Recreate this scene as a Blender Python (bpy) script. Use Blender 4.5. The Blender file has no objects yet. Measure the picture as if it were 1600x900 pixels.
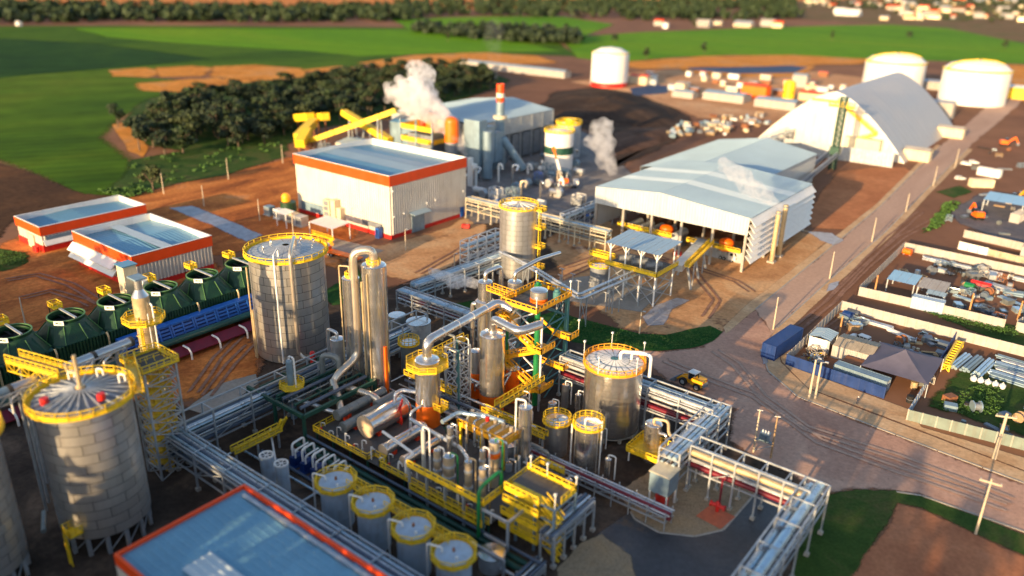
import bpy, math, random
from mathutils import Vector, Matrix, noise as mnoise
rnd = random.Random(7)
sc = bpy.context.scene
COL = sc.collection
PI = math.pi
R_ = math.radians

# ------------------------------------------------------------------ camera
CAM_H = 80.0
FPX = 1233.07                      # focal length in photo pixels (1600 wide)
PITCH, ROLL, YAW = R_(21.998), R_(-1.2976), R_(127.4545)
_cy, _sy, _cp, _sp = math.cos(YAW), math.sin(YAW), math.cos(PITCH), math.sin(PITCH)
_F = Vector((_cy*_cp, _sy*_cp, -_sp)); _R = Vector((_sy, -_cy, 0)); _D = -_R.cross(_F)
_c, _s = math.cos(ROLL), math.sin(ROLL)
CR = _c*_R + _s*_D; CD = -_s*_R + _c*_D; CF = _F
cam_d = bpy.data.cameras.new('camera'); cam = bpy.data.objects.new('camera', cam_d); COL.objects.link(cam)
cam_d.sensor_width = 360.0; cam_d.lens = FPX/1600*360.0
mw = Matrix((CR, -CD, -CF)).transposed().to_4x4(); mw.translation = (0, 0, CAM_H)
cam.matrix_world = mw
cam_d.clip_start = 1.0; cam_d.clip_end = 12000
cam_d.dof.use_dof = True; cam_d.dof.focus_distance = 168; cam_d.dof.aperture_fstop = cam_d.lens/1000/(2*0.58)
sc.camera = cam
sc.render.resolution_x, sc.render.resolution_y = 1024, 576

# ------------------------------------------------------------------ sky, sun, exposure
SUN_EL = R_(11.0); SUN_DIR = Vector((0.045*math.cos(SUN_EL), -0.999*math.cos(SUN_EL), math.sin(SUN_EL)))
w = bpy.data.worlds.new('World'); sc.world = w; w.use_nodes = True
nt = w.node_tree; bg = nt.nodes['Background']
sky = nt.nodes.new('ShaderNodeTexSky'); sky.sky_type = 'NISHITA'; sky.sun_disc = False
sky.sun_elevation = SUN_EL; sky.sun_rotation = math.atan2(SUN_DIR.x, SUN_DIR.y)
sky.altitude = 500; sky.air_density = 0.9; sky.dust_density = 1.8; sky.ozone_density = 0.8
nt.links.new(sky.outputs[0], bg.inputs[0]); bg.inputs[1].default_value = 0.115
sl = bpy.data.lights.new('sun', 'SUN'); sl.energy = 3.9; sl.angle = R_(0.6); sl.color = (1.0, 0.69, 0.36)
so = bpy.data.objects.new('sun', sl); COL.objects.link(so); so.location = (0, -200, 200)
so.rotation_euler = SUN_DIR.to_track_quat('Z', 'Y').to_euler()
vs = sc.view_settings; vs.view_transform = 'Standard'; vs.look = 'None'; vs.exposure = 1.36; vs.gamma = 1.0
sc.cycles.volume_step_rate = 1.0; sc.cycles.max_bounces = 10; sc.cycles.transparent_max_bounces = 24
sc.cycles.volume_bounces = 8

# ------------------------------------------------------------------ survey helpers: where a sighted pixel meets a level plane
def G(px, py, z=0.0):
    d = CR*((px-800)/FPX) + CD*((py-450)/FPX) + CF
    t = (z-CAM_H)/d.z
    return Vector((t*d.x, t*d.y, z))
def PX(p):
    v = Vector(p)-Vector((0, 0, CAM_H)); zz = v.dot(CF)
    return 800+FPX*v.dot(CR)/zz, 450+FPX*v.dot(CD)/zz
def DEP(p): return (Vector(p)-Vector((0, 0, CAM_H))).dot(CF)
def RAD(p, wpx): return wpx/2*DEP(p)/FPX
def _bis(fn, lo, hi):
    a = fn(lo)
    for _ in range(60):
        m = (lo+hi)/2
        if (fn(m) > 0) == (a > 0): lo = m
        else: hi = m
    return lo
def HT(x, y, py): return _bis(lambda z: PX((x, y, z))[1]-py, -5, 79)
def SX(y, z, px, lo=-700, hi=40): return _bis(lambda x: PX((x, y, z))[0]-px, lo, hi)
def SY(x, z, px, lo=20, hi=900): return _bis(lambda y: PX((x, y, z))[0]-px, lo, hi)

# ------------------------------------------------------------------ mesh builder
class MB:
    def __init__(s): s.v = []; s.f = []; s.sm = []
    def add(s, vs, fs, smooth=False):
        o = len(s.v); s.v.extend([tuple(q) for q in vs])
        for q in fs: s.f.append([i+o for i in q]); s.sm.append(smooth)
        return s
    def box(s, a, b):
        x0, y0, z0 = a; x1, y1, z1 = b
        return s.add([(x0,y0,z0),(x1,y0,z0),(x1,y1,z0),(x0,y1,z0),(x0,y0,z1),(x1,y0,z1),(x1,y1,z1),(x0,y1,z1)],
                     [(3,2,1,0),(4,5,6,7),(0,1,5,4),(1,2,6,5),(2,3,7,6),(3,0,4,7)])
    def cbox(s, c, sz, rz=0.0, tilt=None):
        m = Matrix.Rotation(rz, 3, 'Z')
        if tilt is not None: m = m @ tilt
        h = [q/2 for q in sz]; vs = []
        for dz in (-1, 1):
            for dx, dy in ((-1,-1),(1,-1),(1,1),(-1,1)):
                vs.append(Vector(c)+m @ Vector((dx*h[0], dy*h[1], dz*h[2])))
        return s.add(vs, [(3,2,1,0),(4,5,6,7),(0,1,5,4),(1,2,6,5),(2,3,7,6),(3,0,4,7)])
    def bar(s, p, q, w=.2, h=None):
        p = Vector(p); q = Vector(q); d = q-p
        if d.length < 1e-6: return s
        d.normalize(); h = h or w
        up = Vector((0,0,1)) if abs(d.z) < .95 else Vector((0,1,0))
        a = d.cross(up).normalized()*(w/2); b = a.normalized().cross(d)*(h/2)
        vs = [p-a-b, p+a-b, p+a+b, p-a+b, q-a-b, q+a-b, q+a+b, q-a+b]
        return s.add(vs, [(3,2,1,0),(4,5,6,7),(0,1,5,4),(1,2,6,5),(2,3,7,6),(3,0,4,7)])
    def pipe(s, pts, r, n=8, bend=None, cap=True):
        pts = [Vector(p) for p in pts]
        if bend is None: bend = r*2.2
        out = [pts[0]]
        for i in range(1, len(pts)-1):
            a, b, c = pts[i-1], pts[i], pts[i+1]
            la, lc = (a-b).length, (c-b).length
            k = min(bend, la*.48, lc*.48)
            u = (a-b).normalized(); w_ = (c-b).normalized()
            if u.dot(w_) < -.999: out.append(b); continue
            for t in (0, .25, .5, .75, 1):
                p0 = b+u*k; p2 = b+w_*k
                out.append(p0*(1-t)**2+b*2*t*(1-t)+p2*t*t)
        out.append(pts[-1])
        d = (out[1]-out[0]).normalized()
        a = d.cross(Vector((0,0,1)) if abs(d.z) < .9 else Vector((1,0,0))).normalized()
        vs = []
        for i, p in enumerate(out):
            if i == 0: t = out[1]-out[0]
            elif i == len(out)-1: t = out[-1]-out[-2]
            else: t = (out[i+1]-out[i]).normalized()+(out[i]-out[i-1]).normalized()
            if t.length < 1e-9: t = d
            t.normalize(); a = (a-t*a.dot(t)).normalized(); b = t.cross(a)
            for k in range(n):
                g = 2*PI*k/n; vs.append(p+a*math.cos(g)*r+b*math.sin(g)*r)
        fs = []
        for i in range(len(out)-1):
            for k in range(n):
                fs.append((i*n+k, i*n+(k+1)%n, (i+1)*n+(k+1)%n, (i+1)*n+k))
        s.add(vs, fs, True)
        if cap:
            s.add(vs[:n], [tuple(range(n))[::-1]]); s.add(vs[-n:], [tuple(range(n))])
        return s
    def lathe(s, prof, c=(0,0,0), n=24, a0=0., a1=2*PI, smooth=True):
        full = abs(a1-a0-2*PI) < 1e-6; m = n if full else n+1
        for i in range(len(prof)-1):          # each band has vertices of its own: profile corners stay crisp
            vs = []
            for (r, z) in (prof[i], prof[i+1]):
                for k in range(m):
                    g = a0+(a1-a0)*k/n; vs.append((c[0]+r*math.cos(g), c[1]+r*math.sin(g), c[2]+z))
            fs = []
            for k in range(n):
                k2 = (k+1) % m; fs.append((k, k2, m+k2, m+k))
            s.add(vs, fs, smooth)
        return s
    def cyl(s, c, r, h, n=24, r2=None, top=True, bot=False):
        r2 = r if r2 is None else r2
        pr = [(r, 0), (r2, h)]
        if top: pr = pr+[(0.001, h)]
        if bot: pr = [(0.001, 0)]+pr
        return s.lathe(pr, c, n)
    def hcyl(s, p, q, r, n=16):
        return s.pipe([p, q], r, n)
    def poly(s, pts): return s.add(pts, [tuple(range(len(pts)))])
    def prism(s, pts, z0, z1):
        n = len(pts)
        a = sum(pts[i][0]*pts[(i+1) % n][1]-pts[(i+1) % n][0]*pts[i][1] for i in range(n))
        if a < 0: pts = pts[::-1]
        vs = [(p[0], p[1], z0) for p in pts]+[(p[0], p[1], z1) for p in pts]
        return s.add(vs, [tuple(range(n))[::-1], tuple(range(n, 2*n))]+[(i, (i+1) % n, n+(i+1) % n, n+i) for i in range(n)])
    def dome(s, c, r, h, n=16, m=4):
        pr = [(r*math.cos(t*PI/2/m), h*math.sin(t*PI/2/m)) for t in range(m)]+[(.001, h)]
        return s.lathe(pr, c, n)
    def rail(s, pts, h=1.1, closed=False, sp=1.6, t=.10, mid=True, toe=.22, toe_t=.06):
        pts = [Vector(p) for p in pts]
        if closed: pts = pts+[pts[0]]
        up = Vector((0,0,1))
        for a, b in zip(pts[:-1], pts[1:]):
            s.bar(a+up*h, b+up*h, t)
            if mid: s.bar(a+up*h*.52, b+up*h*.52, t*.8)
            if toe: s.bar(a+up*toe*.5, b+up*toe*.5, toe_t, toe)
            n = max(1, round((b-a).length/sp))
            for i in range(n+(0 if closed else 1)):
                p = a.lerp(b, i/n); s.bar(p, p+up*h, t)
        return s
    def truss(s, p, q, dz, w=.2, n=None, dw=.12):
        p = Vector(p); q = Vector(q); up = Vector((0,0,dz)); n = n or max(1, round((q-p).length/dz))
        s.bar(p, q, w); s.bar(p+up, q+up, w)
        for i in range(n):
            a = p.lerp(q, i/n); b = p.lerp(q, (i+1)/n)
            s.bar(a, a+up, dw)
            if i % 2: s.bar(a, b+up, dw)
            else: s.bar(a+up, b, dw)
        s.bar(q, q+up, dw)
        return s
    def lattice(s, x0, y0, x1, y1, z0, z1, n, w=.3, dw=.16, faces='abcd'):
        cs = [(x0,y0),(x1,y0),(x1,y1),(x0,y1)]
        for c in cs: s.bar((c[0],c[1],z0), (c[0],c[1],z1), w)
        for i in range(n):
            za = z0+(z1-z0)*i/n; zb = z0+(z1-z0)*(i+1)/n
            for k in range(4):
                if 'abcd'[k] not in faces: continue
                a = cs[k]; b = cs[(k+1) % 4]
                s.bar((a[0],a[1],zb), (b[0],b[1],zb), dw)
                s.bar((a[0],a[1],za), (b[0],b[1],zb), dw); s.bar((b[0],b[1],za), (a[0],a[1],zb), dw)
        return s
    def corr(s, p, q, z0, z1, sp=1.0, d=.12, out=(0,-1), slope=0.0):
        """standing-seam / ribbed cladding from p to q (xy) facing out"""
        p = Vector(p).to_2d(); q = Vector(q).to_2d(); L = (q-p).length; n = max(1, round(L/sp)); o = Vector(out).to_2d()
        line = []
        for i in range(n):
            for t, e in ((0, 0), (.55, 0), (.65, 1), (.9, 1)):
                line.append(p.lerp(q, (i+t)/n)+o*d*e)
        line.append(q.copy())
        m = len(line)
        def top(c): return z1+slope*((c-p).length/L)
        vs = [(c.x, c.y, z0) for c in line]+[(c.x, c.y, top(c)) for c in line]
        return s.add(vs, [(i, i+1, m+i+1, m+i) for i in range(m-1)])
    def sheet(s, a, b, c, d, sp=1.0, h=.08):
        """ribbed roof sheet on the quad a b c d, ribs run from edge ab to edge dc"""
        a, b, c, d = map(Vector, (a, b, c, d)); n = max(1, round((b-a).length/sp)); nrm = (b-a).cross(d-a).normalized()
        ts = []
        for i in range(n):
            for t, e in ((0, 0), (.6, 0), (.68, 1), (.88, 1), (.96, 0)): ts.append(((i+t)/n, e))
        ts.append((1, 0)); m = len(ts)
        vs = [a.lerp(b, t)+nrm*h*e for t, e in ts]+[d.lerp(c, t)+nrm*h*e for t, e in ts]
        return s.add(vs, [(i, i+1, m+i+1, m+i) for i in range(m-1)])
    def build(s, name, mat, parent=None, label=None):
        root = parent
        while root is not None and root.parent is not None: root = root.parent
        off = Vector(root.location) if root is not None else Vector((0,0,0))
        vs = s.v
        if root is not None: vs = [(x-off.x, y-off.y, z-off.z) for x, y, z in vs]
        return link(mesh(name, vs, s.f, mat, s.sm), name, parent, label)

def mesh(name, vs, fs, mat, sm=None):
    me = bpy.data.meshes.new(name); me.from_pydata(vs, [], fs)
    if sm: me.polygons.foreach_set('use_smooth', sm)
    if mat: me.materials.append(mat)
    me.update(); return me
def link(me, name, parent=None, label=None, loc=None, rz=0.0):
    o = bpy.data.objects.new(name, me); COL.objects.link(o)
    if parent: o.parent = parent
    if loc is not None: o.location = loc
    if rz: o.rotation_euler = (0, 0, rz)
    if label: o['label'] = label
    return o
def thing(name, label, cat, loc=(0,0,0), group=None, rz=0.0):
    o = bpy.data.objects.new(name, None); o.empty_display_size = 1; COL.objects.link(o)
    o.location = loc; o.rotation_euler = (0, 0, rz); return tag(o, label, cat, group)
def tag(o, label=None, cat=None, group=None, kind=None):
    if label: o['label'] = label
    if cat: o['category'] = cat
    if group: o['group'] = group
    if kind or cat: o['kind'] = kind or 'thing'
    return o
def copy_tree(o, loc, rz=0.0, label=None, scale=None):
    kids = {}
    for q in COL.objects:
        if q.parent: kids.setdefault(q.parent.name, []).append(q)
    def rec(a, par):
        c = a.copy(); COL.objects.link(c); c.parent = par
        for k in kids.get(a.name, []): rec(k, c)
        return c
    r = rec(o, None); r.location = loc; r.rotation_euler = (0, 0, rz)
    if label: r['label'] = label
    if scale: r.scale = scale
    return r

# ------------------------------------------------------------------ materials
def mat(name, col, rough=.6, metal=0.0, var=.18, scale=.35, bump=0.0, bscale=4.0, streak=0.0, dirt=(.16,.09,.05), dscale=.3, emit=None, alpha=None, rvar=.1, fine=0.0, orand=0.0):
    m = bpy.data.materials.new(name); m.use_nodes = True; t = m.node_tree; N = t.nodes; L = t.links
    b = N['Principled BSDF']; tc = N.new('ShaderNodeTexCoord')
    n1 = N.new('ShaderNodeTexNoise'); n1.inputs['Scale'].default_value = scale; n1.inputs['Detail'].default_value = 6; n1.inputs['Roughness'].default_value = .62
    L.new(tc.outputs['Object'], n1.inputs['Vector'])
    rp = N.new('ShaderNodeMapRange'); rp.inputs['From Min'].default_value = .3; rp.inputs['From Max'].default_value = .7
    rp.inputs['To Min'].default_value = 1-var; rp.inputs['To Max'].default_value = 1+var; L.new(n1.outputs['Fac'], rp.inputs['Value'])
    mx = N.new('ShaderNodeMix'); mx.data_type = 'RGBA'; mx.blend_type = 'MULTIPLY'; mx.inputs['Factor'].default_value = 1
    mx.inputs['A'].default_value = (*col, 1); L.new(rp.outputs['Result'], mx.inputs['B']); src = mx.outputs['Result']
    if streak:
        mp = N.new('ShaderNodeMapping'); mp.inputs['Scale'].default_value = (1.3, 1.3, .09); L.new(tc.outputs['Object'], mp.inputs['Vector'])
        n2 = N.new('ShaderNodeTexNoise'); n2.inputs['Scale'].default_value = 1.0; n2.inputs['Detail'].default_value = 5; L.new(mp.outputs['Vector'], n2.inputs['Vector'])
        r2 = N.new('ShaderNodeMapRange'); r2.inputs['From Min'].default_value = .48; r2.inputs['From Max'].default_value = .75; r2.inputs['To Max'].default_value = streak
        L.new(n2.outputs['Fac'], r2.inputs['Value'])
        m2 = N.new('ShaderNodeMix'); m2.data_type = 'RGBA'; m2.inputs['B'].default_value = (*dirt, 1); L.new(src, m2.inputs['A']); L.new(r2.outputs['Result'], m2.inputs['Factor']); src = m2.outputs['Result']
    if fine:
        n4 = N.new('ShaderNodeTexNoise'); n4.inputs['Scale'].default_value = 3.0; n4.inputs['Detail'].default_value = 8; L.new(tc.outputs['Object'], n4.inputs['Vector'])
        r4 = N.new('ShaderNodeMapRange'); r4.inputs['From Min'].default_value = .3; r4.inputs['From Max'].default_value = .7; r4.inputs['To Min'].default_value = 1-fine; r4.inputs['To Max'].default_value = 1+fine
        L.new(n4.outputs['Fac'], r4.inputs['Value'])
        m4 = N.new('ShaderNodeMix'); m4.data_type = 'RGBA'; m4.blend_type = 'MULTIPLY'; m4.inputs['Factor'].default_value = 1; L.new(src, m4.inputs['A']); L.new(r4.outputs['Result'], m4.inputs['B']); src = m4.outputs['Result']
    if orand:
        oi = N.new('ShaderNodeObjectInfo'); r5 = N.new('ShaderNodeMapRange'); r5.inputs['To Min'].default_value = 1-orand; r5.inputs['To Max'].default_value = 1+orand; L.new(oi.outputs['Random'], r5.inputs['Value'])
        m5 = N.new('ShaderNodeMix'); m5.data_type = 'RGBA'; m5.blend_type = 'MULTIPLY'; m5.inputs['Factor'].default_value = 1; L.new(src, m5.inputs['A']); L.new(r5.outputs['Result'], m5.inputs['B']); src = m5.outputs['Result']
    L.new(src, b.inputs['Base Color'])
    b.inputs['Metallic'].default_value = metal
    rr = N.new('ShaderNodeMapRange'); rr.inputs['From Min'].default_value = .3; rr.inputs['From Max'].default_value = .7
    rr.inputs['To Min'].default_value = max(.05, rough-rvar); rr.inputs['To Max'].default_value = min(1, rough+rvar); L.new(n1.outputs['Fac'], rr.inputs['Value']); L.new(rr.outputs['Result'], b.inputs['Roughness'])
    if bump:
        n3 = N.new('ShaderNodeTexNoise'); n3.inputs['Scale'].default_value = bscale; n3.inputs['Detail'].default_value = 6; L.new(tc.outputs['Object'], n3.inputs['Vector'])
        bp = N.new('ShaderNodeBump'); bp.inputs['Strength'].default_value = bump; bp.inputs['Distance'].default_value = .3; L.new(n3.outputs['Fac'], bp.inputs['Height']); L.new(bp.outputs['Normal'], b.inputs['Normal'])
    return m
def blend(name, stops, scale, rough=.9, scale2=1.2, det=8, bump=.10, fine=.25, stretch=(1,1,1), rot=0.0, bdist=.35, mottle=None, escale=.5, rows=None):
    """earth, grass and gravel: a noise ramp over several real soil colours plus fine grain and relief"""
    m = bpy.data.materials.new(name); m.use_nodes = True; t = m.node_tree; N = t.nodes; L = t.links; b = N['Principled BSDF']
    tc = N.new('ShaderNodeTexCoord'); mp = N.new('ShaderNodeMapping'); mp.inputs['Scale'].default_value = stretch; mp.inputs['Rotation'].default_value = (0,0,rot); L.new(tc.outputs['Object'], mp.inputs['Vector'])
    n1 = N.new('ShaderNodeTexNoise'); n1.inputs['Scale'].default_value = scale; n1.inputs['Detail'].default_value = det; n1.inputs['Roughness'].default_value = .65; n1.inputs['Distortion'].default_value = .6
    L.new(mp.outputs['Vector'], n1.inputs['Vector'])
    cr = N.new('ShaderNodeValToRGB'); e = cr.color_ramp.elements
    while len(e) < len(stops): e.new(.5)
    for q, (p, c) in zip(e, stops): q.position = p; q.color = (*c, 1)
    L.new(n1.outputs['Fac'], cr.inputs['Fac']); src = cr.outputs['Color']
    n2 = N.new('ShaderNodeTexNoise'); n2.inputs['Scale'].default_value = scale2; n2.inputs['Detail'].default_value = 9; n2.inputs['Roughness'].default_value = .7; L.new(tc.outputs['Object'], n2.inputs['Vector'])
    rp = N.new('ShaderNodeMapRange'); rp.inputs['From Min'].default_value = .28; rp.inputs['From Max'].default_value = .72; rp.inputs['To Min'].default_value = 1-fine; rp.inputs['To Max'].default_value = 1+fine; L.new(n2.outputs['Fac'], rp.inputs['Value'])
    mx = N.new('ShaderNodeMix'); mx.data_type = 'RGBA'; mx.blend_type = 'MULTIPLY'; mx.inputs['Factor'].default_value = 1; L.new(src, mx.inputs['A']); L.new(rp.outputs['Result'], mx.inputs['B']); src = mx.outputs['Result']
    if mottle:
        v = N.new('ShaderNodeTexNoise'); v.inputs['Scale'].default_value = mottle[1]; v.inputs['Detail'].default_value = 5; v.inputs['Roughness'].default_value = .7; L.new(tc.outputs['Object'], v.inputs['Vector'])
        r3 = N.new('ShaderNodeMapRange'); r3.inputs['From Min'].default_value = mottle[2]; r3.inputs['From Max'].default_value = mottle[2]+.08; L.new(v.outputs['Fac'], r3.inputs['Value'])
        m3 = N.new('ShaderNodeMix'); m3.data_type = 'RGBA'; m3.inputs['B'].default_value = (*mottle[0], 1); L.new(src, m3.inputs['A']); L.new(r3.outputs['Result'], m3.inputs['Factor']); src = m3.outputs['Result']
    if rows:
        wm = N.new('ShaderNodeMapping'); wm.inputs['Rotation'].default_value = (0,0,rows[1]); L.new(tc.outputs['Object'], wm.inputs['Vector'])
        for (sc_, amp) in ((rows[0], rows[2]), (rows[0]*.23, rows[2]*.8)):
            wv = N.new('ShaderNodeTexWave'); wv.inputs['Scale'].default_value = sc_; wv.inputs['Distortion'].default_value = 2.0; wv.inputs['Detail'].default_value = 3; wv.inputs['Detail Scale'].default_value = .4; L.new(wm.outputs['Vector'], wv.inputs['Vector'])
            rw = N.new('ShaderNodeMapRange'); rw.inputs['To Min'].default_value = 1-amp; rw.inputs['To Max'].default_value = 1+amp; L.new(wv.outputs['Fac'], rw.inputs['Value'])
            mw_ = N.new('ShaderNodeMix'); mw_.data_type = 'RGBA'; mw_.blend_type = 'MULTIPLY'; mw_.inputs['Factor'].default_value = 1; L.new(src, mw_.inputs['A']); L.new(rw.outputs['Result'], mw_.inputs['B']); src = mw_.outputs['Result']
    at = N.new('ShaderNodeAttribute'); at.attribute_name = 'edge'; en = N.new('ShaderNodeTexNoise'); en.inputs['Scale'].default_value = escale; en.inputs['Detail'].default_value = 8; en.inputs['Roughness'].default_value = .7; L.new(tc.outputs['Object'], en.inputs['Vector'])
    ad = N.new('ShaderNodeMath'); ad.operation = 'ADD'; L.new(at.outputs['Fac'], ad.inputs[0]); L.new(en.outputs['Fac'], ad.inputs[1])
    er = N.new('ShaderNodeMapRange'); er.inputs['From Min'].default_value = .86; er.inputs['From Max'].default_value = 1.14; er.inputs['To Min'].default_value = 1; er.inputs['To Max'].default_value = 0; L.new(ad.outputs[0], er.inputs['Value']); L.new(er.outputs['Result'], b.inputs['Alpha'])
    L.new(src, b.inputs['Base Color']); b.inputs['Roughness'].default_value = rough; b.inputs['Specular IOR Level'].default_value = .06 if rough > .5 else .4
    bp = N.new('ShaderNodeBump'); bp.inputs['Strength'].default_value = bump; bp.inputs['Distance'].default_value = bdist; L.new(n2.outputs['Fac'], bp.inputs['Height']); L.new(bp.outputs['Normal'], b.inputs['Normal'])
    return m

M = {}
M['plate'] = mat('galvanised_plate', (.60,.58,.55), .30, .74, .05, .25, streak=.2, dirt=(.32,.25,.19), orand=.08, rvar=.05)
M['plate_gap'] = mat('seam_dark', (.05,.045,.04), .8)
M['alu'] = mat('aluminium_cladding', (.74,.71,.67), .23, .92, .05, .3, streak=.14, dirt=(.36,.26,.17), orand=.06, rvar=.04)
M['alu_soft'] = mat('weathered_aluminium', (.58,.58,.58), .33, .8, .07, .3, streak=.2, dirt=(.28,.21,.15), orand=.08, rvar=.05)
M['alu_warm'] = mat('warm_lagged_pipe', (.70,.60,.48), .30, .75, .06, .4, streak=.15, dirt=(.35,.24,.14), rvar=.04)
M['galv'] = mat('galvanised_steel', (.44,.47,.50), .5, .5, .2, .8)
M['galv_dark'] = mat('grey_steel', (.20,.22,.25), .6, .3, .25, .6)
M['white'] = mat('white_paint', (.78,.77,.74), .5, 0, .06, .3, streak=.18, dirt=(.45,.36,.27))
M['clad'] = mat('white_ribbed_cladding', (.64,.60,.53), .5, 0, .08, .2, streak=.30, dirt=(.42,.31,.21))
M['pale_blue'] = mat('pale_blue_paint', (.40,.50,.60), .5, .1, .1, .5, streak=.25)
M['clad_grey'] = mat('pale_grey_cladding', (.50,.53,.54), .45, .1, .05, .2, streak=.22, dirt=(.36,.32,.28))  # greyer copy of the white cladding, shade put into its colour
M['cream'] = mat('cream_paint', (.62,.54,.38), .55, 0, .12, .5, streak=.25)
M['yellow'] = mat('yellow_safety_paint', (.82,.54,.015), .5, 0, .22, 1.5, streak=.35, dirt=(.34,.17,.04))
M['orange'] = mat('orange_paint', (.90,.15,.004), .45, 0, .12, .8, streak=.15, dirt=(.4,.1,.03))
M['redorange'] = mat('red_fascia_paint', (.82,.07,.004), .45, 0, .08, .4, streak=.1, dirt=(.4,.06,.02))
M['red'] = mat('red_paint', (.62,.02,.015), .45, 0, .15, .8)
M['magenta'] = mat('crimson_pipe_paint', (.15,.005,.018), .4, 0, .2, .8)
M['roof_blue'] = mat('bluish_metal_roof', (.15,.33,.46), .38, .3, .16, .06, streak=0, fine=.08)  # the sky's reflection on bare metal roofing is put into this blue
M['roof_light'] = mat('pale_metal_roof', (.32,.43,.50), .42, .25, .12, .05, fine=.06)
M['roof_rib'] = mat('translucent_roof_strip', (.46,.55,.60), .4, .1, .08, .2)
M['green'] = mat('dark_green_panel', (.006,.046,.017), .5, 0, .35, .4, streak=.2, dirt=(.05,.07,.04), bump=.05)
M['green_pipe'] = mat('green_pipe_paint', (.01,.17,.05), .4, 0, .2, .5)
M['green_steel'] = mat('deep_green_steel', (.012,.065,.045), .5, 0, .3, .5)
M['teal'] = mat('teal_steel', (.06,.19,.20), .5, 0, .2, .5)
M['blue'] = mat('blue_paint', (.005,.032,.15), .45, 0, .2, .4, streak=.15, dirt=(.08,.09,.15))
M['blue_light'] = mat('blue_louvre', (.02,.13,.48), .5, 0, .2, .6)
M['blue_grey'] = mat('blue_grey_steel', (.20,.29,.36), .5, .2, .2, .3, streak=.3, dirt=(.12,.12,.12))
M['black'] = mat('black_interior', (.012,.012,.013), .8)
M['grate'] = mat('steel_grating', (.10,.10,.10), .7, .3, .25, 2)
M['concrete'] = mat('concrete', (.36,.33,.29), .85, 0, .2, .3, bump=.15, fine=.15)
M['conc_wall'] = mat('precast_wall_panel', (.38,.36,.34), .8, 0, .15, .5, streak=.4, dirt=(.24,.17,.12))
M['wood_pole'] = mat('pole_concrete', (.50,.42,.31), .8, 0, .15, 1)
M['timber'] = mat('rough_timber', (.33,.22,.12), .85, 0, .3, 2)
M['tyre'] = mat('tyre_rubber', (.015,.015,.016), .85)
M['glass'] = mat('dark_glass', (.02,.025,.03), .08, 0, .05)
M['tarp'] = mat('purple_grey_tarpaulin', (.10,.095,.14), .8, 0, .15, .4)
M['tan_light'] = mat('pale_tan_lagging', (.66,.54,.38), .36, .5, .15, .8, streak=.25, dirt=(.35,.24,.14))
M['blue_grey_light'] = mat('pale_grey_standpipe', (.46,.48,.46), .5, .1, .12)
M['teal_dark'] = mat('dark_teal_pipe', (.01,.07,.065), .45, 0, .2)
M['galv_green'] = mat('grey_green_wall', (.17,.22,.20), .8, 0, .2, .5, streak=.3)
M['tan_roof'] = mat('tan_fibre_roof', (.36,.30,.22), .8, 0, .2, .5)
M['roof_blue_light'] = mat('sky_blue_sheet', (.32,.52,.66), .4, .2, .1, .3)
M['timber_orange'] = mat('orange_timber', (.50,.24,.09), .8, 0, .25, 2)
M['oyellow'] = mat('orange_yellow_steel', (.86,.40,.012), .45, 0, .15, 1.0, streak=.12, dirt=(.4,.2,.04))
M['orange_red'] = mat('orange_red_support', (.75,.05,.01), .5, 0, .2, 1)
M['peach'] = mat('primed_end_cover', (.62,.46,.30), .5, .1, .15, .6)
M['rust'] = mat('rusty_steel', (.25,.10,.045), .75, .2, .35, 1.5)
M['pipe_grey'] = mat('grey_pipe', (.20,.22,.22), .45, .4, .25, .6)
M['tan_steel'] = mat('tan_lagging', (.55,.42,.24), .45, .35, .18, .6, streak=.3, dirt=(.3,.2,.1))
M['bark'] = mat('bark', (.12,.085,.06), .9, 0, .3, 2)
M['grass_blade'] = mat('grass_blade', (.05,.12,.018), .8, 0, .4, .6)
M['leaf'] = mat('leaf_dark', (.022,.042,.010), .75, 0, .5, .5)
M['leaf2'] = mat('leaf_olive', (.036,.052,.012), .75, 0, .5, .5)
M['leaf3'] = mat('leaf_deep', (.018,.034,.012), .75, 0, .5, .5)
M['poly'] = mat('white_plastic_sheet', (.6,.62,.66), .4, 0, .2, 1)
M['liner'] = mat('blue_pond_liner', (.006,.025,.09), .7, 0, .25, .05)
M['arch_roof'] = mat('grey_arched_sheeting', (.42,.41,.41), .5, .05, .12, .08, streak=.15, dirt=(.42,.40,.36))
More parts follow.
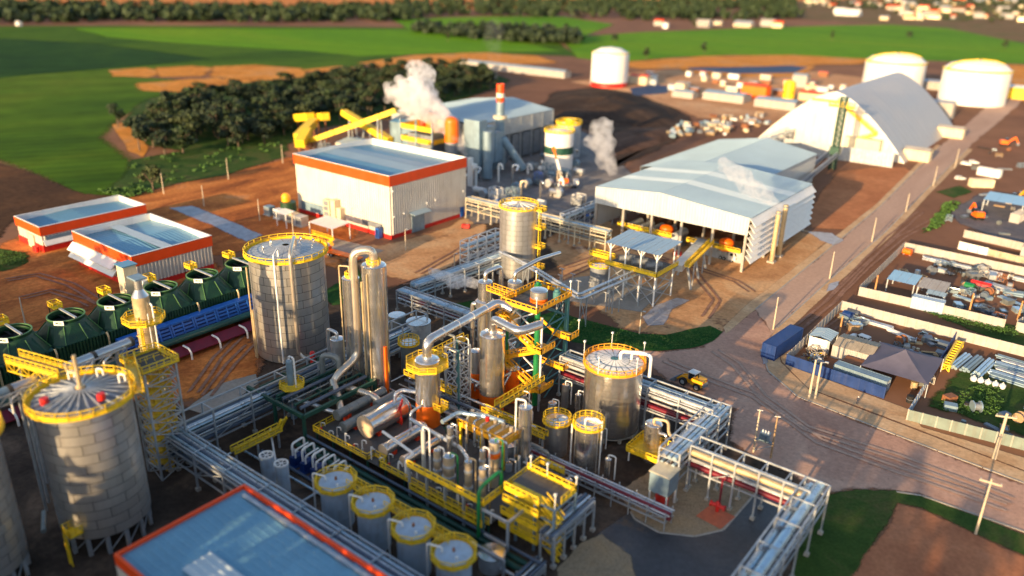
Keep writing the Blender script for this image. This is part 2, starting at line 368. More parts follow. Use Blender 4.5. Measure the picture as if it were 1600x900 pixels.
# ================================================================== GROUND
_GZ = 0
def gmesh(name, pts, z, m, jag=0.0, seg=6.0, kind='structure', smooth=0, fade=None):
    P = [Vector((p[0], p[1])) for p in pts]
    for _ in range(smooth):
        Q = []
        for i in range(len(P)):
            a, b = P[i], P[(i+1) % len(P)]; Q += [a.lerp(b, .25), a.lerp(b, .75)]
        P = Q
    if sum(P[i].x*P[(i+1) % len(P)].y-P[(i+1) % len(P)].x*P[i].y for i in range(len(P))) < 0: P = P[::-1]
    global _GZ
    _GZ += 1; z = z*2+_GZ*.0006
    ar_ = abs(sum(P[i].x*P[(i+1) % len(P)].y-P[(i+1) % len(P)].x*P[i].y for i in range(len(P))))/2; per = sum((P[i]-P[i-1]).length for i in range(len(P))); jag = min(jag, .22*ar_/per)
    out = []
    for i in range(len(P)):
        a, b = P[i], P[(i+1) % len(P)]; n = max(1, min(60, int((b-a).length/seg))) if jag else 1
        nn = Vector((-(b-a).y, (b-a).x)).normalized() if (b-a).length > 1e-6 else Vector((0,0))
        for k in range(n):
            p = a.lerp(b, k/n)
            if jag: p = p+nn*jag*(mnoise.noise((p.x/seg*.35, p.y/seg*.35, z*77))+.7*mnoise.noise((p.x/seg, p.y/seg, z*31)))
            out.append((p.x, p.y, z))
    if fade is None: fade = min(8.0, max(.5, jag*1.6))
    n = len(out); ins = []; ous = []
    for i in range(n):
        p, c, q = Vector(out[i-1]), Vector(out[i]), Vector(out[(i+1) % n])
        d = (c-p).normalized()+(q-c).normalized(); d = Vector((d.y, -d.x, 0)); d = d.normalized() if d.length > 1e-6 else Vector((0,0,0))
        ins.append(c-d*fade); ous.append(c+d*fade)
    cr_ = lambda a, b, c: (b.x-a.x)*(c.y-a.y)-(b.y-a.y)*(c.x-a.x)
    for _ in range(3):
        for i in range(n):
            j = (i+1) % n
            if cr_(ins[i], ous[i], ous[j]) <= 0 or cr_(ins[i], ous[j], ins[j]) <= 0 or (ins[j]-ins[i]).dot(Vector(out[j])-Vector(out[i])) <= 0:
                for k in (i, j): ins[k] = ins[k].lerp(Vector(out[k]), .7); ous[k] = ous[k].lerp(Vector(out[k]), .7)
    vs = [tuple(v) for v in ins]+[tuple(v-Vector((0,0,.001))) for v in ous]
    me = mesh(name, vs, [tuple(range(n))]+[(i, n+i, n+(i+1) % n, (i+1) % n) for i in range(n)], m)
    at = me.attributes.new('edge', 'FLOAT', 'POINT'); at.data.foreach_set('value', [0.0]*n+[1.0]*n)
    o = link(me, name); tag(o, kind=kind)
    return o
def gpx(name, pix, z, m, jag=0.0, seg=6.0, smooth=0, kind='structure', fade=None):
    return gmesh(name, [G(x, y) for x, y in pix], z, m, jag, seg, kind, smooth, fade)

RED = (.23,.085,.040); TAN = (.33,.20,.12); DK = (.10,.05,.032); MAUVE = (.25,.165,.135)
m_earth = blend('red_earth', [(.25,(.25,.085,.03)), (.42,(.50,.165,.042)), (.55,(.62,.23,.06)), (.72,(.62,.33,.14))], .045, scale2=.7, bump=.12, fine=.35, mottle=((.48,.30,.18), .12, .60))
m_plant = blend('plant_yard_ground', [(.3,(.035,.026,.021)), (.5,(.07,.05,.038)), (.7,(.17,.115,.08))], .09, scale2=.9, fine=.3, bump=.15)
m_tan = blend('tan_gravel_pad', [(.28,(.36,.17,.075)), (.48,(.54,.30,.145)), (.68,(.62,.42,.24))], .06, scale2=.9, bump=.13, fine=.3, mottle=((.20,.10,.06), .10, .60))
m_road = blend('compacted_dirt_road', [(.3,(.36,.20,.145)), (.5,(.49,.295,.215)), (.7,(.58,.37,.27))], .05, scale2=1.1, bump=.1, fine=.22, mottle=((.12,.075,.06), 1.3, .64))
m_road2 = blend('graded_road', [(.3,(.42,.27,.20)), (.6,(.51,.345,.26)), (.8,(.56,.38,.28))], .05, scale2=.9, bump=.2, fine=.15, stretch=(1,.15,1))
m_verge = blend('sandy_verge', [(.3,(.46,.27,.14)), (.5,(.57,.37,.21)), (.7,(.62,.45,.28))], .12, scale2=1.2, fine=.25)
m_lawn = blend('lawn_turf', [(.3,(.012,.055,.014)), (.5,(.022,.085,.018)), (.7,(.05,.10,.025))], .25, scale2=2.5, bump=.12, fine=.3)
m_grass = blend('rough_grass', [(.3,(.022,.05,.012)), (.5,(.045,.085,.018)), (.62,(.08,.09,.028)), (.76,(.20,.12,.06))], .10, scale2=2.2, bump=.15, fine=.4)
m_field = blend('green_crop_field', [(.25,(.018,.050,.006)), (.42,(.042,.095,.007)), (.55,(.07,.135,.008)), (.75,(.13,.16,.014))], .008, scale2=.06, bump=.1, fine=.22, stretch=(1,.35,1), rot=.7, rows=(.035,.5,.10))
m_field2 = blend('bright_crop_field', [(.25,(.07,.19,.006)), (.5,(.11,.25,.006)), (.8,(.18,.27,.008))], .006, scale2=.05, bump=.1, fine=.18, stretch=(.3,1,1), rows=(.03,1.2,.08))
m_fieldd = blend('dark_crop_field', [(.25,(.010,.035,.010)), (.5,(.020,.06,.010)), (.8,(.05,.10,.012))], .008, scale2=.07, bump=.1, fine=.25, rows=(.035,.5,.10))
m_plough = blend('ploughed_soil', [(.3,(.05,.028,.018)), (.5,(.085,.045,.025)), (.7,(.14,.065,.03))], .03, scale2=.4, bump=.2, fine=.4)
m_farsoil = blend('far_brown_field', [(.3,(.15,.075,.05)), (.6,(.26,.13,.075))], .004, scale2=.04, fine=.2)
m_scar = blend('orange_soil_scar', [(.3,(.42,.15,.03)), (.5,(.62,.25,.045)), (.7,(.48,.26,.12))], .03, scale2=.2, fine=.3)
m_bag = blend('bagasse_ground', [(.3,(.03,.02,.016)), (.55,(.065,.042,.030)), (.75,(.14,.085,.055))], .03, scale2=.25, fine=.35, bump=.6)
m_asph = blend('wet_asphalt', [(.3,(.035,.038,.045)), (.55,(.06,.062,.07)), (.75,(.10,.09,.085))], .12, rough=.45, scale2=1.3, bump=.15, fine=.25, bdist=.1, mottle=((.14,.09,.06), .09, .60))
m_gravel = blend('gravel_bed', [(.3,(.26,.19,.12)), (.5,(.34,.26,.17)), (.7,(.40,.28,.16))], .15, scale2=3.5, bump=.7, fine=.4)
m_wet = blend('wet_silvery_mud', [(.35,(.22,.19,.19)), (.55,(.34,.34,.38)), (.7,(.26,.20,.17))], .4, rough=.3, scale2=1.0, bump=.3, fine=.3)
m_mud = blend('churned_orange_mud', [(.3,(.16,.055,.022)), (.46,(.40,.13,.038)), (.6,(.60,.22,.06)), (.75,(.54,.31,.17))], .08, scale2=.8, bump=.2, fine=.4, stretch=(1,.4,1), rot=.9)
m_conc = blend('concrete_pad', [(.3,(.27,.25,.22)), (.6,(.35,.32,.28))], .2, scale2=1.4, bump=.1, fine=.15)

o = link(mesh('ground', [(-9000,-900,0),(3500,-900,0),(3500,9000,0),(-9000,9000,0)], [(0,1,2,3)], m_earth), 'ground'); tag(o, kind='structure')
# far land ----------------------------------------------------------
gpx('far_field', [(-900,-25),(2600,-25),(2600,12),(1250,8),(900,12),(500,20),(0,16),(-900,20)], .010, m_farsoil)
gpx('crop_field', [(-500,36),(0,41),(250,40),(520,42),(700,44),(880,68),(900,88),(760,84),(640,85),(560,104),(480,112),(330,106),(180,118),(330,128),(260,150),(190,185),(165,215),(200,255),(240,292),(190,306),(130,303),(60,272),(0,256),(-300,190)], .020, m_field, 6, 40)
gpx('bright_field', [(120,44),(300,44),(620,46),(760,56),(880,80),(700,82),(560,88),(480,80),(330,72),(160,58)], .022, m_field2, 6, 40)
gpx('shaded_field', [(-500,62),(0,60),(150,68),(330,92),(200,104),(60,116),(0,122),(-500,130)], .030, m_fieldd, 5, 40)  # crop of a darker green
gpx('bright_field', [(880,60),(1000,50),(1300,40),(1600,36),(2300,40),(2300,110),(1600,100),(1360,92),(1150,86),(1050,90),(960,98),(900,90)], .025, m_field2, 5, 50)
gpx('middle_field', [(610,30),(760,26),(880,26),(960,38),(900,60),(760,50),(640,46)], .035, m_field2, 5, 40)
gpx('town_ground', [(1240,2),(1700,-8),(2100,20),(1620,72),(1480,44),(1250,30)], .045, blend('town_ground_soil', [(.3,(.10,.08,.03)), (.5,(.20,.12,.06)), (.7,(.06,.10,.02))], .01, scale2=.1))
for i, q in enumerate([[(170,110),(230,106),(260,112),(230,121),(175,119)], [(240,106),(300,103),(340,107),(310,119),(250,120)], [(330,104),(400,102),(470,107),(480,120),(400,128),(330,120)], [(215,130),(300,124),(390,122),(400,135),(300,146),(222,142)], [(560,98),(650,86),(760,82),(840,88),(870,98),(720,104),(600,108)], [(176,195),(196,192),(232,230),(222,246),(200,236)], [(960,98),(1100,88),(1240,86),(1360,92),(1345,100),(1180,104),(1000,108)], [(1560,100),(1640,104),(1700,130),(1590,135),(1565,120)], [(300,126),(340,121),(360,130),(320,138)], [(470,110),(530,103),(570,107),(520,116)]]):
    gpx('soil_scar', q, .050+.004*i, m_scar, 5, 12)
gpx('ploughed_field', [(-300,200),(0,257),(60,275),(130,303),(200,308),(150,318),(20,345),(0,372),(-300,420)], .040, m_plough, 1.5, 8)
gpx('wood_floor', [(195,190),(215,160),(300,138),(460,122),(560,108),(760,112),(800,125),(770,140),(640,180),(470,205),(455,225),(300,240),(215,225)], .060, m_grass, 3, 10)
gpx('scrub_strip', [(205,250),(300,235),(445,222),(448,236),(360,262),(255,292),(190,303),(170,300)], .070, m_grass, 2, 6)
# plant surroundings ------------------------------------------------
gpx('muddy_yard', [(0,380),(130,330),(230,300),(460,245),(480,330),(560,360),(520,420),(400,390),(330,400),(380,520),(400,600),(300,620),(0,700),(-200,600)], .010, m_mud, 2, 6)
gpx('rough_grass', [(0,388),(40,395),(45,410),(20,422),(0,425),(-60,420)], .030, m_grass, 1, 3)
gpx('yard_floor', [(-200,560),(60,600),(320,640),(330,610),(400,590),(430,520),(520,470),(640,440),(720,395),(760,345),(860,330),(930,300),(940,370),(880,420),(900,470),(870,490),(960,550),(1140,640),(1150,700),(1290,760),(1260,900),(1200,1000),(-200,1100)], .015, m_plant, 1.5, 6)
gpx('boiler_yard_floor', [(700,300),(790,230),(850,190),(940,215),(990,275),(930,330),(840,345),(740,350)], .030, blend('boiler_yard', [(.3,(.13,.12,.12)), (.6,(.25,.23,.22))], .08, scale2=.5), 1.5, 6)
gpx('gravel_pad', [(480,378),(560,382),(605,384),(700,356),(722,340),(764,346),(742,380),(728,402),(700,418),(650,440),(600,430),(545,408),(505,400)], .025, m_tan, 1.2, 5, smooth=1)
gpx('gravel_apron', [(850,372),(930,340),(1000,360),(1180,380),(1260,360),(1300,372),(1262,412),(1180,476),(1128,520),(1050,525),(970,512),(930,480),(900,480),(880,440)], .025, m_tan, 1.5, 6)
gpx('earth_yard', [(1268,356),(1262,330),(1310,268),(1360,262),(1415,262),(1440,280),(1352,352),(1320,358)], .028, blend('damp_red_yard', [(.3,(.36,.135,.06)), (.6,(.48,.20,.09)), (.8,(.54,.26,.13))], .05, scale2=.4), 1, 6)  # reddish brown noise ramp for the open earth
gpx('bagasse_floor', [(838,168),(870,142),(960,134),(1010,150),(1080,182),(1075,205),(1030,235),(960,262),(930,205),(860,192)], .035, m_bag, 3, 10)
gpx('dirt_yard', [(985,545),(1040,548),(1098,542),(1130,518),(1180,484),(1205,520),(1190,548),(1200,582),(1246,622),(1400,682),(1610,762),(1800,835),(1800,920),(1600,832),(1440,773),(1395,766),(1335,765),(1285,770),(1140,690),(1150,640),(1050,595)], .032, m_road, 1.0, 5)
gpx('main_road', [(1180,484),(1298,387),(1376,322),(1470,228),(1540,168),(1590,120),(1625,122),(1590,165),(1512,232),(1440,304),(1382,364),(1298,436),(1214,513),(1205,523)], .036, m_road2, .8, 4)
gpx('road_verge', [(1208,522),(1214,513),(1298,436),(1382,364),(1440,304),(1512,232),(1520,234),(1448,308),(1394,368),(1310,442),(1228,520),(1214,540),(1220,566),(1262,608),(1420,668),(1700,776),(1700,795),(1610,759),(1400,680),(1246,620),(1200,580),(1191,548)], .042, m_verge, .2, 6, fade=.25)
gpx('near_verge', [(1228,520),(1216,542),(1222,566),(1262,606),(1420,666),(1700,774),(1700,750),(1600,715),(1440,668),(1420,640),(1240,575)], .038, m_verge, .2, 6, fade=.25)
gpx('road_verge', [(1172,490),(1180,484),(1298,387),(1376,322),(1470,228),(1464,226),(1366,322),(1286,384),(1170,474),(1130,512),(1134,522)], .043, m_verge, .2, 6, fade=.25)
gpx('lawn', [(868,486),(900,497),(960,512),(1000,522),(1040,524),(1080,515),(1110,510),(1129,519),(1112,534),(1080,545),(1030,549),(970,547),(900,536),(850,520),(820,500)], .045, m_lawn, .3, 3)
gpx('lawn', [(560,418),(572,455),(566,470),(520,478),(500,460),(530,440)], .045, m_lawn, .3, 3)
gpx('lawn', [(690,478),(740,470),(770,485),(720,500)], .046, m_lawn, .3, 3)
gpx('rough_grass', [(1270,800),(1292,772),(1335,765),(1400,769),(1440,777),(1620,842),(1700,870),(1700,905),(1600,868),(1440,795),(1404,786),(1388,820),(1350,868),(1325,930),(1230,930),(1240,860)], .040, m_grass, .5, 3)
gpx('red_plot', [(1404,788),(1440,797),(1600,870),(1700,908),(1700,1000),(1320,1000),(1330,905),(1352,868),(1388,822)], .044, blend('raked_red_soil', [(.3,(.30,.115,.06)), (.55,(.42,.17,.085)), (.8,(.48,.22,.12))], .08, scale2=1.4, fine=.25), .5, 3)
gpx('plant_road', [(985,800),(1030,828),(1080,836),(1120,826),(1180,768),(1205,745),(1262,770),(1190,900),(1150,1000),(860,1000),(880,890),(940,830)], .040, m_asph, .2, 3)
gpx('gravel_bed', [(965,770),(1010,740),(1060,720),(1150,730),(1186,765),(1130,828),(1085,838),(1030,832),(992,810)], .050, m_gravel, .25, 3)
gpx('gravel_bed', [(870,890),(905,850),(940,835),(985,870),(1000,930),(880,960)], .050, m_gravel, .25, 3)
gpx('concrete_pad', [(870,468),(1000,488),(1038,455),(930,430),(860,440)], .052, m_conc)
gpx('concrete_pad', [(290,640),(345,600),(400,585),(405,600),(330,650)], .055, m_conc)
gpx('concrete_pad', [(485,385),(520,372),(600,392),(560,410)], .056, m_conc)
for q in ([(265,325),(300,322),(370,350),(410,368),(385,378),(330,352)],):
    gpx('lined_ditch', q, .050, blend('ditch_sheet', [(.3,(.10,.10,.14)), (.6,(.22,.24,.32))], .3, rough=.3, scale2=1.2), .6, 3)
for q in ([(1005,496),(1024,478),(1058,466),(1078,470),(1050,484),(1036,508),(1012,510)], [(1262,362),(1300,365),(1318,376),(1302,384),(1282,376)], [(1188,545),(1196,548),(1200,566),(1192,570)], [(1296,444),(1312,440),(1306,452),(1290,456)]):
    gpx('puddle', q, .060, m_wet, .5, 2.5)
gpx('pond', [(1062,99),(1110,95),(1180,98),(1262,105),(1240,114),(1150,115),(1080,109)], .050, M['liner'])
gpx('pond', [(985,138),(1020,132),(1052,136),(1040,146),(990,150)], .050, M['liner'])
gpx('pond_rim', [(1050,100),(1108,91),(1180,94),(1275,104),(1250,120),(1150,121),(1070,113)], .040, m_scar, 2, 10)
gpx('far_yard', [(890,128),(1000,112),(1060,108),(1280,112),(1370,125),(1330,165),(1240,200),(1090,184),(1000,148)], .037, blend('far_yard_soil', [(.3,(.40,.19,.09)), (.55,(.56,.31,.16)), (.75,(.62,.42,.26))], .03, scale2=.2), 3, 12)
gpx('storage_yard', [(1480,330),(1540,300),(1700,330),(1700,395),(1600,390),(1500,350)], .044, blend('grey_storage_yard', [(.3,(.10,.10,.12)), (.6,(.17,.15,.15))], .1, scale2=.6), 1, 6)
gpx('grass_patch', [(1440,365),(1478,318),(1500,318),(1462,358)], .048, m_grass, .8, 3)
gpx('grass_patch', [(1462,300),(1500,290),(1520,300),(1490,310)], .048, m_grass, .8, 3)
gpx('grass_patch', [(1440,480),(1500,492),(1590,510),(1640,525),(1640,560),(1560,535),(1480,500)], .048, m_grass, .8, 3)
gpx('grass_patch', [(1450,635),(1500,580),(1600,570),(1700,600),(1700,670),(1600,680),(1500,650)], .047, m_grass, 1.2, 3)
gpx('rough_grass', [(270,248),(330,236),(440,225),(445,245),(350,275),(260,290)], .080, m_grass, 1.2, 4)
# kerbs: real steps along the road edges, every kerb stone a piece
def kerb(name, pix, h=.15, w=.35, step=6.0):
    k = thing(name, 'pale concrete kerb edging the '+name.split(' ')[0], 'kerb') if False else None
    mb = MB(); P = [G(x, y) for x, y in pix]
    for a, b in zip(P[:-1], P[1:]):
        n = max(1, int((b-a).length/step))
        for i in range(n):
            mb.bar(a.lerp(b, (i+.01)/n)+Vector((0,0,h/2)), a.lerp(b, (i+.99)/n)+Vector((0,0,h/2)), w, h)
    o = mb.build('kerb', M['concrete']); tag(o, kind='structure'); return o
kerb('road', [(1214,513),(1298,436),(1382,364),(1440,304),(1512,232)])
kerb('road', [(1180,484),(1298,387),(1376,322),(1470,228)])
kerb('road', [(1191,548),(1200,580),(1246,620),(1310,645),(1400,680),(1610,759)])
kerb('road', [(1400,769),(1440,775),(1620,838)])
kerb('road', [(985,800),(992,812),(1030,833),(1085,839),(1130,829),(1186,765)])

m_track = blend('wheel_track_dirt', [(.3,(.20,.105,.07)), (.6,(.30,.17,.12))], .2, scale2=1.2, fine=.3, escale=.9)
m_track2 = blend('pale_wheel_track', [(.3,(.36,.24,.185)), (.6,(.45,.31,.24))], .2, scale2=1.2, fine=.2, escale=.9)
def track(pix, m, w=.55, gap=1.9, z=.19):
    P = [G(x, y) for x, y in pix]
    for s in (-1, 1):
        vs, fs, ed = [], [], []
        Q = []
        for a, b in zip(P[:-1], P[1:]): n = max(1, int((b-a).length/2.5)); Q += [a.lerp(b, i/n) for i in range(n)]
        Q.append(P[-1])
        for i, p in enumerate(Q):
            d = (Q[min(i+1, len(Q)-1)]-Q[max(i-1, 0)]).normalized(); nn = Vector((-d.y, d.x, 0)); wob = .25*mnoise.noise((p.x*.1, p.y*.1, s)); c = p+nn*(s*gap/2+wob); e_ = 1.0 if i in (0, len(Q)-1) else .35*abs(mnoise.noise((p.x*.15, p.y*.15, s*3)))
            for o_, ee in ((-w, 1), (-w*.4, e_), (w*.4, e_), (w, 1)): vs.append((c.x+nn.x*o_, c.y+nn.y*o_, z+.0007*TN[0])); ed.append(ee)
        for i in range(len(Q)-1):
            for k in range(3): fs.append((i*4+k+1, i*4+k, i*4+4+k, i*4+5+k))
        TN[0] += 1
        me = mesh('wheel_track', vs, fs, m)
        if me.polygons[0].normal.z < 0: me.flip_normals()
        at = me.attributes.new('edge', 'FLOAT', 'POINT'); at.data.foreach_set('value', ed); tag(link(me, 'wheel_track'), kind='structure')
TN = [0]
for q in ([(1030,560),(1100,590),(1180,620),(1280,690),(1400,735),(1590,800)], [(1110,545),(1150,570),(1190,620),(1260,670),(1400,715),(1600,790)]): track(q, m_track2)
for q in ([(1240,520),(1300,470),(1350,420),(1410,370),(1470,340)], [(1225,530),(1290,478),(1338,425),(1390,372),(1440,330)], [(1290,520),(1340,480),(1420,505),(1520,530),(1600,555)], [(0,440),(60,430),(110,445),(170,480),(190,500)], [(20,470),(80,455),(130,470),(150,480)], [(380,395),(450,390),(500,380)], [(650,430),(720,390),(750,365)], [(620,445),(700,430),(735,395)], [(870,440),(960,400),(1060,410),(1150,440),(1180,460)], [(880,420),(980,385),(1080,420),(1120,470),(1100,500)], [(300,620),(340,560),(380,520)], [(320,625),(360,570),(395,535)]): track(q, m_track)
# ================================================================== LARGE BUILDINGS
def fascia_building(name, label, x0, x1, y0, y1, h, band, roof_kind, skirt=1.3, group=None):
    """ribbed white hall, red-orange fascia on the -y and +x sides, white parapet behind"""
    t = thing(name, label, 'building', ((x0+x1)/2, (y0+y1)/2, 0), group)
    zb = h-band
    b = MB(); b.corr((x0,y0), (x1,y0), skirt, zb, 1.0, .2, (0,-1)); b.build('front_wall', M['clad'], t)
    b = MB(); b.corr((x1,y0), (x1,y1), skirt, zb, 1.0, .3, (1,0)); b.build('side_wall', M['clad'], t)
    b = MB(); b.corr((x1,y1), (x0,y1), 0, zb, .9, .14, (0,1)); b.corr((x0,y1), (x0,y0), 0, zb, .9, .14, (-1,0)); b.build('rear_wall', M['clad'], t)
    b = MB(); b.box((x0-.05,y0-.2,0), (x1-.2,y0+.1,skirt)); b.box((x1-.2,y0-.2,0), (x1+.2,y1,skirt)); b.build('red_skirting', M['red'], t)
    b = MB(); e = .35; n = max(4, int((x1-x0)/3.2))
    b.box((x0-e,y0-e,zb), (x1+e,y0,h)); f1 = b.build('fascia', M['redorange'], t)
    b = MB(); b.box((x1,y0+.003,zb), (x1+e,y1+e,h)); b.build('fascia', M['redorange'], t)
    b = MB(); b.box((x0-e,y1,zb), (x1-.003,y1+e,h-.002)); b.box((x0-e,y0+.003,zb), (x0,y1-.003,h-.002)); b.build('parapet', M['white'], t)
    b = MB(); b.box((x0-e-.05,y0-e-.05,h+.003), (x1+e+.05,y0+.05,h+.12)); b.box((x1-.05,y0+.06,h+.003), (x1+e+.05,y1+e+.05,h+.12)); b.box((x0-e-.05,y1-.05,h+.003), (x1-.06,y1+e+.05,h+.12)); b.box((x0-e-.05,y0+.06,h+.003), (x0+.05,y1-.06,h+.12)); b.build('coping', M['white'], t)
    return t, zb
def roof_panels(t, x0, x1, y0, y1, z, rise, axis, cols, sp=1.1):
    """two shallow slopes laid as separate ribbed sheets; ridge along axis"""
    k = len(cols)
    for i in range(k):
        a, b_ = i/k, (i+1)/k; g = .04
        if axis == 'x':
            ya, yb = y0+(y1-y0)*a, y0+(y1-y0)*b_; za = z+rise*(1-abs(2*a-1)); zb = z+rise*(1-abs(2*b_-1))
            m = MB(); m.sheet((x0,ya+g,za), (x1,ya+g,za), (x1,yb-g,zb), (x0,yb-g,zb), sp)
        else:
            xa, xb = x0+(x1-x0)*a, x0+(x1-x0)*b_; za = z+rise*(1-abs(2*a-1)); zb = z+rise*(1-abs(2*b_-1))
            m = MB(); m.sheet((xb-g,y0,zb), (xb-g,y1,zb), (xa+g,y1,za), (xa+g,y0,za), sp)
        m.build('roof_sheet', M[cols[i]], t)

# the big white hall -------------------------------------------------
X1, Y0 = -174.5, 164.6
Y1 = SY(X1, 20.4, 727); X0 = SX(Y0, 20.4, 460)
wb, zb = fascia_building('white_hall', 'tall white ribbed hall with blue roof, biggest of the orange banded buildings', X0, X1, Y0, Y1, 20.4, 3.3, 'x')
roof_panels(wb, X0+.02, X1-.02, Y0+.02, Y1-.02, 18.3, 1.2, 'x', ['roof_blue','roof_blue','roof_light','roof_light','roof_blue','roof_blue'])
d = MB(); dy0, dy1 = SY(X1, 3, 642), SY(X1, 3, 662)
d.box((X1+.31,dy0,.05), (X1+.4,dy1,6.3)); dd = d.build('roller_door', M['blue_grey'], wb)
d = MB(); 
for k in range(9): d.box((X1+.4,dy0+.15,.2+k*.68), (X1+.46,dy1-.15,.2+k*.68+.58))
d.build('door_slat', M['blue_grey'], dd)
d = MB(); d.cbox((X1+1.5, (dy0+dy1)/2, 6.75), (3.0, dy1-dy0+2.0, .18), 0, Matrix.Rotation(R_(8), 3, 'Y')); d.build('door_canopy', M['roof_light'], wb)
for (yy, zz) in ((Y0+1.0, 15.5), (Y0+1.2, 7.2), (Y0+5.5, 7.4), (Y0+16, 8.6), (Y0+20, 8.8), (Y1-1.5, 9)):
    d = MB(); d.cbox((X1+.4, yy, zz), (.5, .5, .4)); d.build('wall_lamp', M['white'], wb)
# vents and duct boxes on the sunlit side
d = MB(); d.box((X0+16.2,Y0-2.4,0), (X0+19.4,Y0-.2,8.0)); d.box((X0+20.2,Y0-2.6,0), (X0+22.4,Y0-.2,8.6)); d.box((X0+22.4,Y0-2.0,0), (X0+24.4,Y0-.2,6.2)); ac = d.build('duct_tower', M['cream'], wb)
d = MB()
for k in range(3): d.box((X0+16.6,Y0-2.46,2.6+k*1.8), (X0+18.8,Y0-2.405,4.0+k*1.8))
d.build('louvre', M['galv_dark'], ac)
d = MB(); d.box((X0+2,Y0-.35,1.4), (X0+16,Y0-.2,4.6)); d.build('low_window_band', M['blue_grey'], wb)
d = MB(); d.box((X0+33,Y0-.5,2.6), (X0+42,Y0-.2,4.2)); d.build('louvre', M['galv_dark'], wb)
# two smaller banded halls -------------------------------------------
lx1, ly0 = -193.0, 91.3
lh = HT(lx1, ly0, 400.3); ly1 = SY(lx1, lh, 327.8); lx0 = SX(ly0, lh, 114.8)
lb, zb2 = fascia_building('banded_hall', 'orange banded white hall behind the cooling towers, pale strip across its blue roof', lx0, lx1, ly0, ly1, lh, 2.9, 'x', 1.5)
roof_panels(lb, lx0+.02, lx1-.02, ly0+.02, ly1-.02, lh-1.9, .9, 'y', ['roof_blue']*2, 1.1)
# pale strip and wall louvre hoods
d = MB(); d.sheet((lx0+.3,ly0+9.5,lh-.88),(lx1-.3,ly0+9.5,lh-.88),(lx1-.3,ly0+12.6,lh-.88),(lx0+.3,ly0+12.6,lh-.88),1.1)
d.build('pale_roof_strip', M['roof_rib'], lb)
for k, zz in enumerate((lh-3.2, lh-5.2)):
    d = MB(); d.add([(lx0-1.2,ly0-.3,zz),(lx1-8,ly0-.3,zz),(lx1-8,ly0-2.2,zz-1.9),(lx0-1.2,ly0-2.2,zz-1.9),(lx0-1.2,ly0-.3,zz-.2),(lx1-8,ly0-.3,zz-.2),(lx1-8,ly0-2.1,zz-2.1),(lx0-1.2,ly0-2.1,zz-2.1)], [(0,3,2,1),(4,5,6,7),(0,1,5,4),(1,2,6,5),(2,3,7,6),(3,0,4,7)]); d.build('louvre_hood', M['white'], lb)
kx1, ky0 = -241.6, 89.3
kh = HT(kx1, ky0, 354.9); ky1 = SY(kx1, kh, 225.2); kx0 = SX(ky0, kh, 24)
kb, zb3 = fascia_building('banded_hall', 'long orange banded white hall at the far left with a narrow blue roof', kx0, kx1, ky0, ky1, kh, 2.7, 'y', 2.0)
roof_panels(kb, kx0+.02, kx1-.02, ky0+.02, ky1-.02, kh-1.8, .8, 'x', ['roof_blue']*2, 1.1)
d = MB(); d.box((kx1+.2,ky0+1,2.4), (kx1+.45,ky1-1,4.6)); d.build('louvre_band', M['blue_grey'], kb)
d = MB(); d.add([(kx1+.2,ky0,kh-4.0),(kx1+.2,ky1,kh-4.0),(kx1+1.7,ky1,kh-5.4),(kx1+1.7,ky0,kh-5.4),(kx1+.2,ky0,kh-4.2),(kx1+.2,ky1,kh-4.2),(kx1+1.6,ky1,kh-5.6),(kx1+1.6,ky0,kh-5.6)], [(0,3,2,1),(4,5,6,7),(0,1,5,4),(1,2,6,5),(2,3,7,6),(3,0,4,7)]); d.build('louvre_hood', M['white'], kb)
d = MB(); d.box((kx1-9,ky0-.5,0), (kx1-5,ky0-.16,4.2)); d.build('door', M['cream'], kb)
for k in range(2):
    d = MB(); d.cyl((kx1-3.2+k*1.5,ky0-1.4,0), .55, 1.6, 12); o = d.build('red_drum', M['red']); tag(o, ['red drum by the wall end of the far left hall, farther from its corner','red drum by the wall end of the far left hall, nearer its corner'][k], 'drum')
# tall sunlit duct box with square cap in front of the middle hall
dp = Vector((SX(80, 14, 198), 80, 0)); 
dt = thing('vent_stack', 'tall cream square duct with a flat grey cap in front of the orange banded hall', 'duct', (dp.x, dp.y, 0))
d = MB(); d.box((dp.x-1.6,dp.y-1.5,0), (dp.x+1.6,dp.y+1.5,15.5)); d.build('duct', M['cream'], dt)
d = MB(); d.box((dp.x-1.9,dp.y-1.8,15.55), (dp.x+1.9,dp.y+1.8,15.8)); d.build('cap', M['roof_blue'], dt)
for k, (zz, yy) in enumerate(((11.5, 3.0), (9.2, 3.4), (6.0, 4.2))):
    d = MB(); d.cbox((dp.x+2.6, dp.y+yy-1.0, zz), (2.0, 2.0, 1.5), .3, Matrix.Rotation(R_(20), 3, 'Y')); d.build('duct_hood', M['white'], dt)
# foreground hall: only its roof is in view ---------------------------
fz = 12.0
fA = G(381.3, 755.1, fz); fB = G(177.8, 866.2, fz)
fx0, fy1 = (fA.x+fB.x)/2, fA.y; fy0 = fB.y
fx1 = fx0+70
fg = thing('foreground_hall', 'blue roofed hall cut off by the bottom edge, orange trim round its roof', 'building', (fx0+15, fy0+10, 0))
d = MB(); d.corr((fx0,fy1), (fx0,fy0), 0, fz-1.6, .9, .14, (-1,0)); d.corr((fx1,fy1), (fx0,fy1), 0, fz-1.6, .9, .14, (0,1)); d.corr((fx0,fy0), (fx1,fy0), 0, fz-1.6, .9, .14, (0,-1)); d.corr((fx1,fy0), (fx1,fy1), 0, fz-1.6, .9, .14, (1,0)); d.build('wall', M['clad'], fg)
d = MB(); d.box((fx0,fy0,fz-1.6), (fx0+.4,fy1,fz)); d.box((fx0+.403,fy1-.4,fz-1.6), (fx1,fy1,fz-.003)); d.box((fx0+.403,fy0,fz-1.6), (fx1,fy0+.4,fz-.003)); d.build('fascia', M['redorange'], fg)
